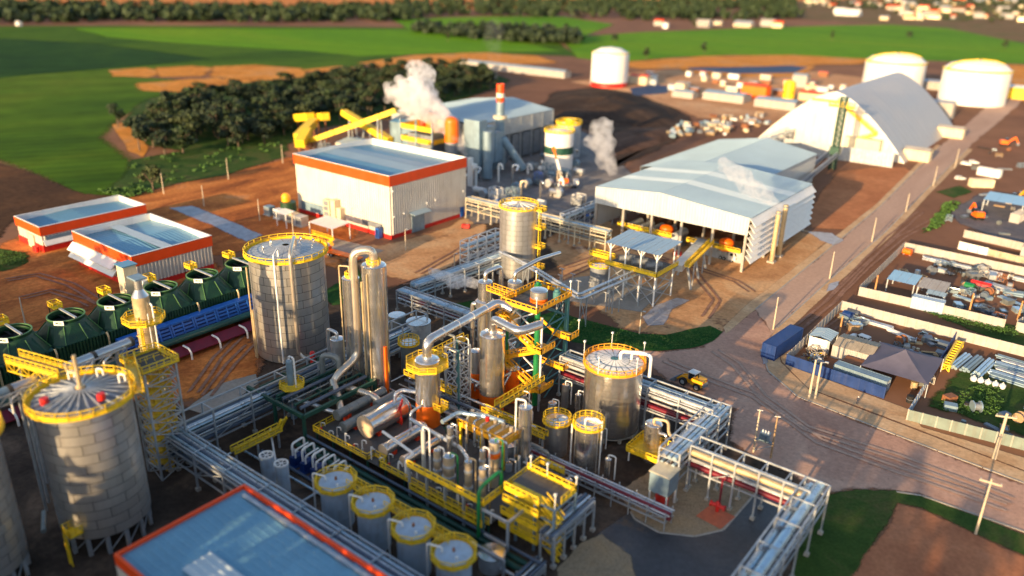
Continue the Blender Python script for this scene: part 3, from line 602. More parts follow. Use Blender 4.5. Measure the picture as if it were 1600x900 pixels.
for k in range(12):
    ya, yb = fx0+.45+k*5.8, fx0+.45+(k+1)*5.8-.08
    d = MB(); d.sheet((yb,fy0+.45,fz-.7),(yb,fy1-.5,fz-.7),(ya,fy1-.5,fz-.55+.1),(ya,fy0+.45,fz-.55+.1), 1.1, .03); d.build('roof_sheet', M['roof_blue'], fg)
for k in range(3):
    d = MB(); d.sheet((fx0+20.5+k*22,fy0+4,fz-.28),(fx0+20.5+k*22,fy0+8.0,fz-.28),(fx0+8.5+k*22,fy0+8.0,fz-.28),(fx0+8.5+k*22,fy0+4,fz-.28),1.0); d.build('skylight', M['roof_rib'], fg)
d = MB(); d.box((fx0+1.6,fy1-1.6,fz-.4), (fx0+69,fy1-1.1,fz-.25)); d.build('gutter', M['galv'], fg)

# open shed with louvred side -----------------------------------------
sA = Vector((-77.2, 210.0, 0)); sx1 = -77.2; sy0 = 210.0
sh_t = HT(sx1, sy0, 340.6); sh_b = HT(sx1, sy0, 368.7)
print('shed', sh_t, sh_b)
sx0 = SX(sy0, sh_t, 931); sy1 = SY(sx1, sh_t, 1268)
sd = thing('milling_shed', 'wide open fronted shed with pale roof and stacked louvres on its road side', 'shed', ((sx0+sx1)/2, (sy0+sy1)/2, 0))
rise = 2.2; sxm = (sx0*.55+sx1*.45); nP = 10
d = MB()
d.corr((sx0,sy0), (sxm,sy0), sh_b, sh_t, .95, .12, (0,-1), slope=rise); d.build('front_apron', M['clad_grey'], sd)
d = MB(); d.corr((sx1,sy0), (sxm,sy0), sh_b, sh_t, .95, .12, (0,-1), slope=rise); d.v = [(x, y-.0, z) for x, y, z in d.v]; d.build('front_apron', M['clad_grey'], sd)
for k in range(nP):
    for side in (0, 1):
        xa, za, xb, zb_ = (sx0, sh_t, sxm, sh_t+rise) if side == 0 else (sx1, sh_t, sxm, sh_t+rise)
        ya, yb = sy0-.3+(sy1-sy0+.6)*k/nP, sy0-.3+(sy1-sy0+.6)*(k+1)/nP-.06
        d = MB()
        if side == 0: d.sheet((xa,yb,za),(xa,ya,za),(xb,ya,zb_),(xb,yb,zb_),1.0)
        else: d.sheet((xa+.4,ya,za-.03),(xa+.4,yb,za-.03),(xb,yb,zb_),(xb,ya,zb_),1.0)
        d.build('roof_sheet', M['roof_rib' if k in (3, 6) else 'roof_light'], sd)
d = MB(); d.corr((sx0,sy1), (sx0,sy0), 3, sh_t-.1, .95, .12, (-1,0)); d.corr((sx1,sy1), (sx0,sy1), 0, sh_t-.2, .95, .12, (0,1)); d.build('rear_wall', M['clad_grey'], sd)
nl = 7; lz0 = 3.4; lz1 = sh_t-.3
for k in range(nl):
    za = lz0+(lz1-lz0)*k/nl; hh = (lz1-lz0)/nl
    d = MB(); d.add([(sx1+.15,sy0,za+hh),(sx1+.15,sy1,za+hh),(sx1+2.0,sy1,za-.15),(sx1+2.0,sy0,za-.15),(sx1+.05,sy0,za+hh-.1),(sx1+.05,sy1,za+hh-.1),(sx1+1.9,sy1,za-.27),(sx1+1.9,sy0,za-.27)], [(3,2,1,0),(4,5,6,7),(0,1,5,4),(1,2,6,5),(2,3,7,6),(3,0,4,7)])
    d.build('louvre_blade', M['white'], sd)
for x in [sx0+.5+(sx1-sx0-1)*k/5 for k in range(6)]:
    for y in (sy0+.4, sy0+(sy1-sy0)*.33, sy0+(sy1-sy0)*.66, sy1-.5):
        d = MB(); d.box((x-.35,y-.35,0), (x+.35,y+.35,sh_t-.1 if y > sy0+1 else sh_b+1)); d.build('column', M['concrete'], sd)
for y in (sy0+.5, sy0+(sy1-sy0)*.33, sy0+(sy1-sy0)*.66):
    d = MB(); d.truss((sx0,y,sh_t-2.0),(sx1,y,sh_t-2.0),1.6,.2); d.build('roof_truss', M['galv'], sd)
# rear wing
ry0 = sy1+.4; rx1 = -98.3; ry1 = 333.0; rx0 = -141.0
rw = thing('rear_shed', 'lower pale roofed shed joined behind the louvred milling shed', 'shed', ((rx0+rx1)/2, (ry0+ry1)/2, 0))
rh = 12.0; rm = rx0*.5+rx1*.5
for k in range(8):
    ya, yb = ry0+(ry1-ry0)*k/8, ry0+(ry1-ry0)*(k+1)/8-.06
    for side in (0, 1):
        d = MB()
        if side == 0: d.sheet((rx0,yb,rh),(rx0,ya,rh),(rm,ya,rh+3.6),(rm,yb,rh+3.6),1.0)
        else: d.sheet((rx1+.5,ya,rh-.05),(rx1+.5,yb,rh-.05),(rm,yb,rh+3.6),(rm,ya,rh+3.6),1.0)
        d.build('roof_sheet', M['roof_light'], rw)
d = MB(); d.corr((rx1,ry0), (rx1,ry1), 0, rh-.1, .95, .12, (1,0)); d.build('wall', M['clad_grey'], rw); d = MB(); d.corr((rx0,ry1), (rx0,ry0), 0, rh-.1, .95, .12, (-1,0)); d.build('wall', M['clad_grey'], rw)
d = MB(); d.corr((rx1,ry1), (rm,ry1), 0, rh-.2, .95, .12, (0,1), slope=3.5); d.corr((rx0,ry1), (rm,ry1), 0, rh-.2, .95, .12, (0,1), slope=3.5); d.build('gable_wall', M['clad_grey'], rw)

# arched store ---------------------------------------------------------
ay0 = 399.0
axr = SX(ay0, 0, 1413); axl = SX(ay0, 0, 1180); axm = (axl+axr)/2
ah = _bis(lambda z: PX((axm, ay0, z))[1]-144, 0, 79)
ay1 = ay0+118
print('arch', axl, axr, ah, PX((axm, ay0, ah)))
ar = thing('arched_store', 'big pointed arch warehouse with grey curved roof and sunlit cream end wall', 'warehouse', (axm, (ay0+ay1)/2, 0))
prof = []
W_ = (axr-axl)/2
for k in range(13):
    t = k/12; prof.append((W_*(1-t), ah*(1-(1-t)**1.48)))
nb = 16
for side in (-1, 1):
    for k in range(nb):
        ya, yb = ay0+(ay1-ay0)*k/nb, ay0+(ay1-ay0)*(k+1)/nb-.12
        d = MB(); vs = []
        for (u, z) in prof: vs += [(axm+side*u, ya, z), (axm+side*u, yb, z)]
        fs = [(2*i, 2*i+1, 2*i+3, 2*i+2) if side < 0 else (2*i+1, 2*i, 2*i+2, 2*i+3) for i in range(12)]
        d.add(vs, fs, True); d.build('roof_sheet', M['galv' if False else 'arch_roof'] if 'arch_roof' in M else M['roof_light'], ar)
nW = 18
for k in range(nW):
    def zz(x): 
        t = 1-min(1, abs(x-axm)/W_); return ah*(1-(1-t)**1.48)
    xa, xb = axl+(axr-axl)*k/nW+.03, axl+(axr-axl)*(k+1)/nW-.03; xs = [xa+(xb-xa)*j/4 for j in range(5)]
    d = MB(); d.add([(x, ay0-.1, 0) for x in xs]+[(x, ay0-.1, zz(x)-.3) for x in xs], [(i, i+1, 6+i, 5+i) for i in range(4)]); d.build('wall_sheet', M['clad'], ar)
d = MB()
for side in (-1, 1):
    q = [(axm+side*u, ay0-.3, z) for u, z in prof]
    for a, b_ in zip(q[:-1], q[1:]): d.bar(a, b_, .7, .5)
d.build('gable_rim', M['white'], ar)
# yellow stair and belt gallery climbing the gable
d = MB(); pA = Vector((axm+2, ay0-2, ah*.86)); pB = Vector((axr-14, ay0-2, ah*.40)); pC = Vector((axr-26, ay0-2, ah*.22))
d.rail([pA, pB, pC], 1.6, sp=3, t=.3, toe=.8, toe_t=.4); d.bar(pA, pB, .9, .5); d.bar(pB, pC, .9, .5); d.bar(pA-Vector((12,0,0)), pA, .8, .8); d.build('belt_gallery', M['yellow'], ar)
d = MB(); d.box((axr-27,ay0-5,0), (axr-11,ay0-.4,9.5)); o = d.build('loading_annex', M['cream'], ar)
d = MB(); d.box((axr-26,ay0-5.1,0), (axr-12,ay0-5.003,4)); d.build('annex_door', M['yellow'], ar)
d = MB(); d.corr((axl+8,ay0-14), (axr-2,ay0-14), 0, 6.5, 1.5, .15, (0,-1)); d.build('low_wall', M['galv'], ar)
# lattice mast in front of the gable
mp = G(1300, 264); mh = HT(mp.x, mp.y, 152)
mt = thing('lattice_mast', 'slim green lattice mast with a yellow arm before the arched store', 'mast', (mp.x, mp.y, 0))
d = MB(); d.lattice(mp.x-1.2,mp.y-1.2,mp.x+1.2,mp.y+1.2,0,mh,13,.5,.3); d.build('mast', M['green_steel'], mt)
d = MB(); d.bar((mp.x-6,mp.y,mh-4),(mp.x+5,mp.y,mh-4),.9); d.rail([(mp.x-6,mp.y,mh-3.6),(mp.x+5,mp.y,mh-3.6)],1.4,sp=3,t=.3); d.build('arm', M['yellow'], mt)
d = MB(); d.box((mp.x-2,mp.y-2,7),(mp.x+2,mp.y+2,10)); d.build('transfer_house', M['green_steel'], mt)
# belt conveyors sloping from the shed to the mast
cvp = thing('belt_conveyor', 'pair of grey belt galleries rising from the rear shed to the lattice mast', 'conveyor', (mp.x, mp.y-30, 0))
for dx in (-2.5, 1.5):
    d = MB(); d.truss((rx1+4+dx, ry0+6, 1.5),(mp.x+dx, mp.y-1, 6),2.0,.45,12,.3); d.build('gallery', M['galv'], cvp)
    d = MB(); d.bar((rx1+4+dx, ry0+6, 2.6),(mp.x+dx, mp.y-1, 7.1),1.6,.3); d.build('belt', M['galv_dark'], cvp)
# ================================================================== SILOS, TANKS, COLUMNS
def plate_mesh(name, r, h, a, m, seg=4, gap=.10, lift=.0):
    b = MB(); g = gap/r/2
    b.lathe([(r-.02, gap*.5), (r+.012, gap*.5+.012), (r+.012, h-gap*.5-.012), (r-.02, h-gap*.5)], (0,0,0), seg, -a/2+g, a/2-g)
    return mesh(name, b.v, b.f, m, b.sm)
def plated_shell(t, r, z0, h, nc, npl, m, gap=.10, start=.0, name='plate', stag=True):
    a = 2*PI/npl; ch = h/nc; me = plate_mesh(name, r, ch, a, m, gap=gap)
    b = MB(); b.lathe([(r-.03, z0), (r-.03, z0+h)], t.location*1.0 if False else (t.location.x, t.location.y, 0), 40); b.build('shell', M['plate_gap'], t)
    for i in range(nc):
        for k in range(npl):
            o = link(me, name, t, loc=(0, 0, z0+i*ch)); o.rotation_euler = (0, 0, start+a*(k+(.5 if (i % 2 and stag) else 0)+.13*math.sin(i*3.1)))
def circ(c, r, z, n=24, a0=0, a1=2*PI): return [Vector((c[0]+r*math.cos(a0+(a1-a0)*k/n), c[1]+r*math.sin(a0+(a1-a0)*k/n), z)) for k in range(n if abs(a1-a0-2*PI) < 1e-6 else n+1)]
def silo(label, x, y, z0, r, h, nc, npl, ribs, roofm, rr=.14, start=.3):
    t = thing('storage_silo', label, 'silo', (x, y, 0))
    plated_shell(t, r, z0, h, nc, npl, M['plate'], .085, start)
    n = 24; ap = h*.0+r*.16
    for k in range(n):
        a0, a1 = 2*PI*k/n+.006, 2*PI*(k+1)/n-.006
        b = MB(); b.lathe([(r+.1, z0+h-.15), (r+.1, z0+h), (.7, z0+h+ap)], (x, y, 0), 1, a0, a1, smooth=False); b.build('roof_sector', M[roofm], t)
        if ribs:
            g = 2*PI*k/n; b = MB(); c, s_ = math.cos(g), math.sin(g)
            b.bar((x+c*r, y+s_*r, z0+h+.12), (x+c*.8, y+s_*.8, z0+h+ap+.12), rr, .22); b.build('roof_rib', M['galv'], t)
    b = MB(); b.rail(circ((x, y), r+.75, z0+h-.1, 28), 1.15, True, sp=9, t=.13, toe=.4); b.build('railing', M['yellow'], t)
    b = MB(); b.lathe([(r+.02, z0+h-.2), (r+.95, z0+h-.2), (r+.95, z0+h-.08), (r+.02, z0+h-.08)], (x, y, 0), 40); b.build('walkway', M['yellow'], t)
    if z0 > 1:
        for k in range(14):
            g = 2*PI*k/14; b = MB(); c, s_ = math.cos(g), math.sin(g); b.bar((x+c*(r-.4), y+s_*(r-.4), 0), (x+c*(r-.4), y+s_*(r-.4), z0), .5); b.build('leg', M['galv'], t)
            g2 = 2*PI*(k+1)/14; b = MB(); b.bar((x+c*(r-.4), y+s_*(r-.4), .3), (x+math.cos(g2)*(r-.4), y+math.sin(g2)*(r-.4), z0-.2), .16); b.build('brace', M['galv'], t)
        b = MB(); b.lathe([(r-.1, z0), (1.0, .9)], (x, y, 0), 32); b.build('hopper', M['alu_soft'], t)
    return t
# C: the upright silo left of the columns
gC = G(461, 545); rC = 7.9; hC = HT(gC.x, gC.y, 391)
sC = silo('stubby grey plated silo with warm lit flank left of the two tall columns', gC.x, gC.y, .4, rC, hC-.4, 13, 10, False, 'galv')
b = MB(); cx, cy = gC.x, gC.y
b.pipe([(cx+1.2,cy+1.5,hC-.2),(cx+1.2,cy+1.5,hC+3.0),(cx+6.5,cy-3.5,hC+2.6),(cx+7.6,cy-4.6,hC+2.0),(cx+7.6,cy-4.6,3.0),(cx+8.8,cy-4.0,2.0)], .42, 10); b.build('overflow_pipe', M['alu_warm'], sC)
b = MB(); b.pipe([(cx+3.0,cy-4.2,hC+.1),(cx+3.0,cy-4.2,hC+2.2),(cx+5.6,cy-7.2,hC+2.0),(cx+5.6,cy-7.2,1.0)], .2, 8); b.build('vent_pipe', M['white'], sC)
for k, (dx, dy) in enumerate(((-4,-1),(-2.5,-4),(-1,4.5),(2,5.5))):
    b = MB(); b.pipe([(cx+dx,cy+dy,hC+.1),(cx+dx,cy+dy,hC+1.7),(cx+dx+.9,cy+dy-.3,hC+1.7),(cx+dx+.9,cy+dy-.3,hC+1.1)], .17, 8); b.build('breather', M['alu'], sC)
b = MB(); b.pipe([(cx-2.2,cy-8.6,hC-2),(cx-2.2,cy-8.6,.6)], .16, 8); b.pipe([(cx-1.5,cy-8.7,12),(cx-1.5,cy-8.7,.6)], .22, 8); b.build('riser_pipe', M['tan_steel'], sC)
# A: front left silo on legs, dark ribbed roof
gA = G(166, 800, 3.2); rA = 6.2; hA = HT(gA.x, gA.y, 617)
sA_ = silo('front left grey plated silo on legs with dark ribbed roof and vent mast', gA.x, gA.y, 3.2, rA, hA-3.2, 13, 9, True, 'galv_dark', .2, .1)
b = MB(); x, y = gA.x, gA.y; b.pipe([(x,y,hA+.8),(x,y,hA+6.2)], .28, 10); b.pipe([(x,y,hA+3.4),(x-1.6,y-.6,hA+3.4),(x-1.6,y-.6,hA+4.6)], .24, 8); b.lathe([(.6,0),(.6,.5),(.3,.8)], (x,y,hA+.9), 12); b.build('vent_mast', M['tan_steel'], sA_)
b = MB(); b.cyl((x+4.2,y+.8,hA+.5), .55, .9, 10); b.build('red_valve_cap', M['red'], sA_); b = MB(); b.cyl((x-.6,y-4.6,hA+.4), .55, .9, 10); b.build('red_valve_cap', M['red'], sA_)
for k, (a, rr) in enumerate(((2.2,4.5),(3.0,5.2),(1.3,5.0))):
    b = MB(); px_, py_ = x+rr*math.cos(a), y+rr*math.sin(a); b.pipe([(px_,py_,hA+.3),(px_,py_,hA+1.8),(px_+.8,py_+.5,hA+1.8),(px_+.8,py_+.5,hA+.8)], .15, 8); b.build('breather', M['white'], sA_)
b = MB(); ba = -1.05; bx, by = x+(rA+.9)*math.cos(ba), y+(rA+.9)*math.sin(ba); b.box((bx-1.1,by-.9,5.0),(bx+1.1,by+.9,5.15)); b.rail([(bx-1.1,by+.9,5.15),(bx-1.1,by-.9,5.15),(bx+1.1,by-.9,5.15),(bx+1.1,by+.9,5.15)],1.2,sp=.8,t=.12); b.rail([(bx-.5,by-1.0,.2),(bx-.5,by-1.0,5.2)],.0,sp=9); 
for k in range(12): b.bar((bx-.5,by-1.1,.3+k*.42),(bx+.5,by-1.1,.3+k*.42),.09)
b.bar((bx-.5,by-1.1,0),(bx-.5,by-1.1,5.1),.12); b.bar((bx+.5,by-1.1,0),(bx+.5,by-1.1,5.1),.12); b.build('access_platform', M['yellow'], sA_)
b = MB(); b.pipe([(x-6.5,y-6,3.6),(x-2,y-8,3.6)], .35, 10); b.build('outlet_pipe', M['pipe_grey'], sA_)
# B: partial silo at the left border
gB = G(-38, 880, 3.2)
sB_ = silo('grey plated silo mostly cut off by the left border', gB.x, gB.y, 3.2, rA, hA-3.2, 13, 9, True, 'galv_dark', .2, .4)

def banded(t, x, y, z0, h, r, m, band=1.5, n=24, gap=.035, name='cladding_band'):
    k = max(1, round(h/band)); bh = h/k
    b = MB(); b.lathe([(r-.02, gap*.4), (r+.012, gap*.4+.012), (r+.012, bh-gap*.4-.012), (r-.02, bh-gap*.4), (r-.02, bh)], (0,0,0), n); me = mesh(name, b.v, b.f, m, b.sm)
    for i in range(k):
        o = link(me, name, t, loc=(x-t.location.x, y-t.location.y, z0+i*bh)); o.rotation_euler = (0, 0, rnd.random()*6)
def vessel(name, label, cat, x, y, r, h, m='alu', band=1.5, top='dome', z0=0.0, skirt=None, group=None, n=24, rail=False, legs=0):
    t = thing(name, label, cat, (x, y, 0), group)
    zs = z0
    if skirt:
        b = MB(); b.lathe([(r, z0), (r, skirt[0]), (r-.1, skirt[0])], (x, y, 0), n); b.build('skirt', M[skirt[1]], t); zs = skirt[0]
    banded(t, x, y, zs, h-zs, r, M[m], band, n)
    b = MB()
    if top == 'dome': b.lathe([(r+.03, h-.03), (r+.06, h+.03)], (x, y, 0), n); b.dome((x, y, h+.03), r+.02, r*.22, n)
    elif top == 'cone': b.lathe([(r+.12, h-.1), (r+.12, h+.05), (.02, h+r*.14)], (x, y, 0), n)
    else: b.lathe([(r+.06, h-.1), (r+.06, h+.06), (.02, h+.1)], (x, y, 0), n)
    b.build('top_head', M['alu' if m not in ('white','pale_blue') else m], t)
    for k in range(legs):
        g = 2*PI*(k+.5)/legs; b = MB(); b.bar((x+(r-.2)*math.cos(g), y+(r-.2)*math.sin(g), 0), (x+(r-.2)*math.cos(g), y+(r-.2)*math.sin(g), z0), .35); b.build('leg', M['concrete'], t)
    if legs: b = MB(); b.cyl((x, y, z0-.12), r, .12, n, bot=True); b.build('base_plate', M['concrete'], t)
    if rail:
        b = MB(); b.rail(circ((x, y), r+.45, h-.1, 16), 1.15, True, sp=9, t=.11, toe=.25); b.lathe([(r, h-.2), (r+.6, h-.2), (r+.6, h-.1), (r, h-.1)], (x, y, 0), 24); b.build('railing', M['yellow'], t)
    return t
def at_px(bx, by, ty, w):
    g = G(bx, by); h = HT(g.x, g.y, ty); return g.x, g.y, RAD((g.x, g.y, h), w), h
def octplat(name, t, x, y, z, r, m='yellow', n=8, hole=.0):
    b = MB(); b.rail(circ((x, y), r, z, n, PI/8, PI/8+2*PI), 1.15, True, sp=1.4, t=.12, toe=.3); b.lathe([(hole+.02, z-.12), (r, z-.12), (r, z), (hole+.02, z)], (x, y, 0), n, PI/8, PI/8+2*PI, smooth=False); return b.build(name, M[m], t)
# two tall distillation columns
x1, y1, r1, h1 = at_px(594, 628, 414, 39)
c1 = vessel('distillation_column', 'tallest polished column, right of the slimmer twin and behind the big pipe loop', 'column', x1, y1, r1, h1, 'alu', 1.3, 'dome')
b = MB(); b.rail(circ((x1,y1), r1*.55, h1+.2, 8), 1.0, True, sp=2, t=.12, toe=.3); b.cyl((x1,y1,h1), .7, 1.1, 12); b.build('top_platform', M['yellow'], c1)
b = MB(); b.box((x1+r1+.02,y1-.5,3),(x1+r1+.3,y1+.1,h1*.45)); b.build('orange_stripe', M['orange'], c1)  # orange bar stands in for the warm sun edge on the column
x2, y2, r2, h2 = at_px(559, 624, 434, 27)
c2 = vessel('distillation_column', 'slimmer polished column, left of its taller twin', 'column', x2, y2, r2, h2, 'alu', 1.3, 'dome')
b = MB(); b.rail(circ((x2,y2), r2*.6, h2+.2, 8), 1.0, True, sp=2, t=.12, toe=.3); b.build('top_platform', M['yellow'], c2)
b = MB(); b.pipe([(x2-.3,y2,h2+.2),(x2-.3,y2,h2+2.2),(x2-r2-.8,y2-.6,h2+2.0),(x2-r2-.8,y2-.6,2)], .16, 8); b.build('side_pipe', M['tan_steel'], c2)
for dx, dy, rr, zt in ((r1*.3,-r1-.15,.13,h1-1), (-r1*.5,-r1+.1,.16,h1-3)):
    b = MB(); b.pipe([(x1+dx,y1+dy,zt),(x1+dx,y1+dy,2)], rr, 8); b.build('side_pipe', M['tan_steel'], c1)
# big loop pipe from the top of the tall column down to the condensers
t = thing('vapour_pipe', 'thick pale gooseneck pipe looping from the tallest column top down to the condensers', 'pipe', (x1-3, y1-4, 0))
b = MB(); gx, gy = x1-1.2, y1-r1-.9
loopx, loopy = x1-2.9, y1-2.4
P0 = [(x1,y1,h1+.3),(x1,y1,h1+3.0),(loopx,loopy,h1+2.6),(loopx,loopy,10.2),(loopx-.4,loopy-6.0,7.6),(loopx-.4,loopy-6.6,3.2)]
b.pipe(P0, .78, 14, 2.0); b.build('loop_pipe', M['alu_warm'], t)
b = MB(); b.pipe([(loopx-.4,loopy-6.2,7.2),(loopx+4.0,loopy-8.5,5.6),(loopx+6.0,loopy-10.0,5.2),(loopx+6.0,loopy-10.0,3.6)], .66, 12, 1.4); b.build('branch_pipe', M['alu_warm'], t)
b = MB(); b.pipe([(loopx+1.4,loopy-5.0,6.0),(loopx+7.2,loopy-3.6,5.8),(loopx+9.0,loopy-3.4,5.2),(loopx+9.0,loopy-3.4,3.6)], .66, 12, 1.2); b.build('branch_pipe', M['alu_warm'], t)
# orange footed column with octagonal platform
xo, yo, ro, ho = at_px(670, 682, 562, 39)
co = vessel('orange_column', 'polished column with bright orange lower half and an octagonal yellow platform round its top', 'column', xo, yo, ro, ho, 'alu', 1.3, 'dome', skirt=(HT(xo, yo, 627), 'orange'))
OZ = HT(xo, yo, 627)-.3
octplat('top_platform', co, xo, yo, ho-1.0, ro+1.7, hole=ro)
b = MB(); b.rail([(xo+ro+.1,yo-1.0,OZ),(xo+ro+1.9,yo-1.0,OZ),(xo+ro+1.9,yo+1.0,OZ),(xo+ro+.1,yo+1.0,OZ)],1.2,sp=1,t=.12,toe=.3); b.box((xo+ro+.05,yo-1.0,OZ-.15),(xo+ro+1.9,yo+1.0,OZ-.05)); b.build('side_platform', M['yellow'], co)
# main polished vessel with orange skirt
xv, yv, rv, hv = at_px(768, 642, 522, 40)
cv = vessel('polished_vessel', 'broad polished vessel on an orange skirt in the middle, under the bent overhead pipe', 'vessel', xv, yv, rv, hv, 'alu', 1.0, 'dome', skirt=(HT(xv, yv, 612), 'orange'))
xw, yw, rw_, hw = at_px(743, 620, 548, 18)
vessel('slender_column', 'slender column with orange foot left of the broad polished vessel', 'column', xw, yw, rw_, hw, 'alu_soft', 1.5, skirt=(hw*.55,'orange'))
xw, yw, rw_, hw = at_px(800, 625, 575, 22)
vessel('orange_drum', 'short dull orange vessel just right of the broad polished vessel', 'vessel', xw, yw, rw_, hw, 'orange', 4, 'flat')
xq, yq, rq, hq = at_px(757, 580, 440, 23)
cq = vessel('slender_column', 'stepped column venting steam beside the left end of the orange walkway', 'column', xq, yq, rq, hq, 'alu', 1.4, 'dome')
b = MB(); b.lathe([(rq,hq-6),(rq+.5,hq-5.6),(rq+.5,hq-4.2),(rq,hq-3.8)], (xq,yq,0), 24); b.build('collar', M['alu'], cq)
b = MB(); b.pipe([(xq-rq-.1,yq-.4,hq-5.2),(xq-rq-1.2,yq-.8,hq-5.4),(xq-rq-1.2,yq-.8,2)], .5, 10, 1.0); b.build('side_pipe', M['alu'], cq)
b = MB(); b.pipe([(xq,yq,hq+.2),(xq,yq,hq+2.0),(xq+.8,yq+4.2,hq+2.4),(xq+.8,yq+4.2,3)], .5, 10, 1.2); b.build('top_pipe', M['alu'], cq)
xr, yr, rr_, hr = at_px(801, 582, 440, 22)
cr_ = vessel('slender_column', 'grey column with a curved top pipe between the walkway and the stair tower', 'column', xr, yr, rr_, hr, 'alu_soft', 1.4, 'dome')
b = MB(); b.pipe([(xr,yr,hr+.2),(xr,yr,hr+2.0),(xr+1,yr+7,hr+3.2),(xr+2,yr+13,hr+3.2)], .45, 10, 1.2); b.build('top_pipe', M['alu'], cr_)
# overhead pipe from the orange column to the vessel and on to the stair tower
t = thing('overhead_pipe', 'thick silver overhead pipe rising from the orange column and bending over the central vessel', 'pipe', (xo, yo, 0))
A = Vector((xo, yo, ho+.4)); B1 = Vector((xo, yo, ho+3.6))
e = G(779, 472, 20.4)
b = MB(); b.pipe([A, B1, e, e+Vector((3.0,.6,-1.0))], .84, 14, 1.5); b.build('long_pipe', M['alu'], t)
f = Vector((xv, yv, hv+.4)); gg = Vector((xv, yv, hv+3.2)); 
b = MB(); b.pipe([f, gg, gg+Vector((7.0,-1.2,-.2)), gg+Vector((8.6,3.2,.2))], .84, 14, 1.5); b.build('short_pipe', M['alu'], t)
for k in range(1, 5):
    p = B1.lerp(e, k/5); q = B1.lerp(e, k/5+.012); b = MB(); b.pipe([p, q], .90, 14); b.build('pipe_band', M['alu_soft'], t)
# storage tank with radial roof
xt, yt, rt, ht = at_px(952, 672, 566, 91)
tk = thing('storage_tank', 'round silver tank with pale segmented roof and orange rail, nearest the dirt yard', 'tank', (xt, yt, 0))
plated_shell(tk, rt, 1.3, ht-1.3, 11, 22, M['alu'], .03, .2, 'plate', False)
for k in range(20):
    a0, a1 = 2*PI*k/20+.022, 2*PI*(k+1)/20-.022
    for (ra, rb) in ((.15, .5), (.52, 1.0)):
        b = MB(); b.lathe([(rt*rb, ht+.05+(1-rb)*.9), (rt*ra, ht+.05+(1-ra)*.9)], (xt, yt, 0), 1, a0, a1, smooth=False); b.build('roof_panel', M['white'], tk)
b = MB(); b.lathe([(rt, ht-.05), (.1, ht+.85)], (xt, yt, 0), 40); b.build('roof_deck', M['teal'], tk)
b = MB(); b.rail(circ((xt,yt), rt+.3, ht-.1, 28), 1.15, True, sp=9, t=.12, toe=.35); b.lathe([(rt,ht-.25),(rt+.45,ht-.25),(rt+.45,ht-.1),(rt,ht-.1)], (xt,yt,0), 40); b.build('railing', mat('orange_yellow_paint', (.85,.36,.015), .5), tk)
for k in range(10):
    g = 2*PI*k/10; b = MB(); b.bar((xt+(rt-.5)*math.cos(g),yt+(rt-.5)*math.sin(g),0),(xt+(rt-.5)*math.cos(g),yt+(rt-.5)*math.sin(g),1.3),.5); b.build('leg', M['concrete'], tk)
b = MB(); b.lathe([(rt+.15,1.1),(rt+.15,1.3)], (xt,yt,0), 40); b.cyl((xt,yt,1.1), rt+.15, .01, 40); b.build('base_ring', M['concrete'], tk)
b = MB(); b.pipe([(xt+.8,yt+.6,ht+.5),(xt+.8,yt+.6,ht+2.2),(xt+rt-1.2,yt+2.2,ht+2.4),(xt+rt+.6,yt+2.6,ht+2.2),(xt+rt+.6,yt+2.6,ht-2)], .3, 10); b.pipe([(xt+2.2,yt+2.2,ht+.4),(xt+2.2,yt+2.2,ht+1.7),(xt+rt-1,yt+3.2,ht+1.7)], .22, 8); b.build('roof_pipe', M['white'], tk)
for k in range(5):
    g = -.3+2*PI*k/5; b = MB(); px_, py_ = xt+(rt+.45)*math.cos(g), yt+(rt+.45)*math.sin(g); b.bar((px_,py_,ht),(px_,py_,ht+3.2),.1); b.cbox((px_,py_,ht+3.2),(.35,.35,.3)); b.build('lamp_post', M['white'], tk)
# tall silver tank in the yard
xs, ys, rs, hs = at_px(808, 430, 322, 59)
ts = thing('storage_tank', 'tall silver tank with a yellow caged ladder, standing alone before the open shed', 'tank', (xs, ys, 0))
plated_shell(ts, rs, .4, hs-.4, 14, 20, M['alu_soft'], .03, .1, 'plate', False)
for k in range(18):
    a0, a1 = 2*PI*k/18+.01, 2*PI*(k+1)/18-.01
    b = MB(); b.lathe([(rs+.05, hs-.1), (rs+.05, hs+.02), (.5, hs+.9)], (xs, ys, 0), 1, a0, a1, smooth=False); b.build('roof_panel', M['galv'], ts)
for k in range(12):
    g = 2*PI*k/12; b = MB(); b.bar((xs+rs*math.cos(g),ys+rs*math.sin(g),hs+.12),(xs+.6*math.cos(g),ys+.6*math.sin(g),hs+1.0),.16); b.build('roof_rib', M['white'], ts)
b = MB(); b.rail(circ((xs,ys), rs+.3, hs-.1, 24), 1.1, True, sp=9, t=.13, toe=.4); b.build('railing', M['yellow'], ts)
la = .35; lx, ly = xs+(rs+.8)*math.cos(la), ys+(rs+.8)*math.sin(la)
b = MB()
for zz in (3, 9, 14.5, hs-.6): b.cbox((lx+.5,ly,zz),(2.2,2.2,.15)); b.rail([(lx-.5,ly-1.1,zz),(lx+1.6,ly-1.1,zz),(lx+1.6,ly+1.1,zz),(lx-.5,ly+1.1,zz)],1.2,sp=1.1,t=.14,toe=.4)
for zz in range(40): b.bar((lx+.2,ly-.4,.3+zz*.5),(lx+.2,ly+.4,.3+zz*.5),.09)
b.bar((lx+.2,ly-.45,0),(lx+.2,ly-.45,hs),.2); b.bar((lx+.2,ly+.45,0),(lx+.2,ly+.45,hs),.2); b.build('caged_ladder', M['yellow'], ts)
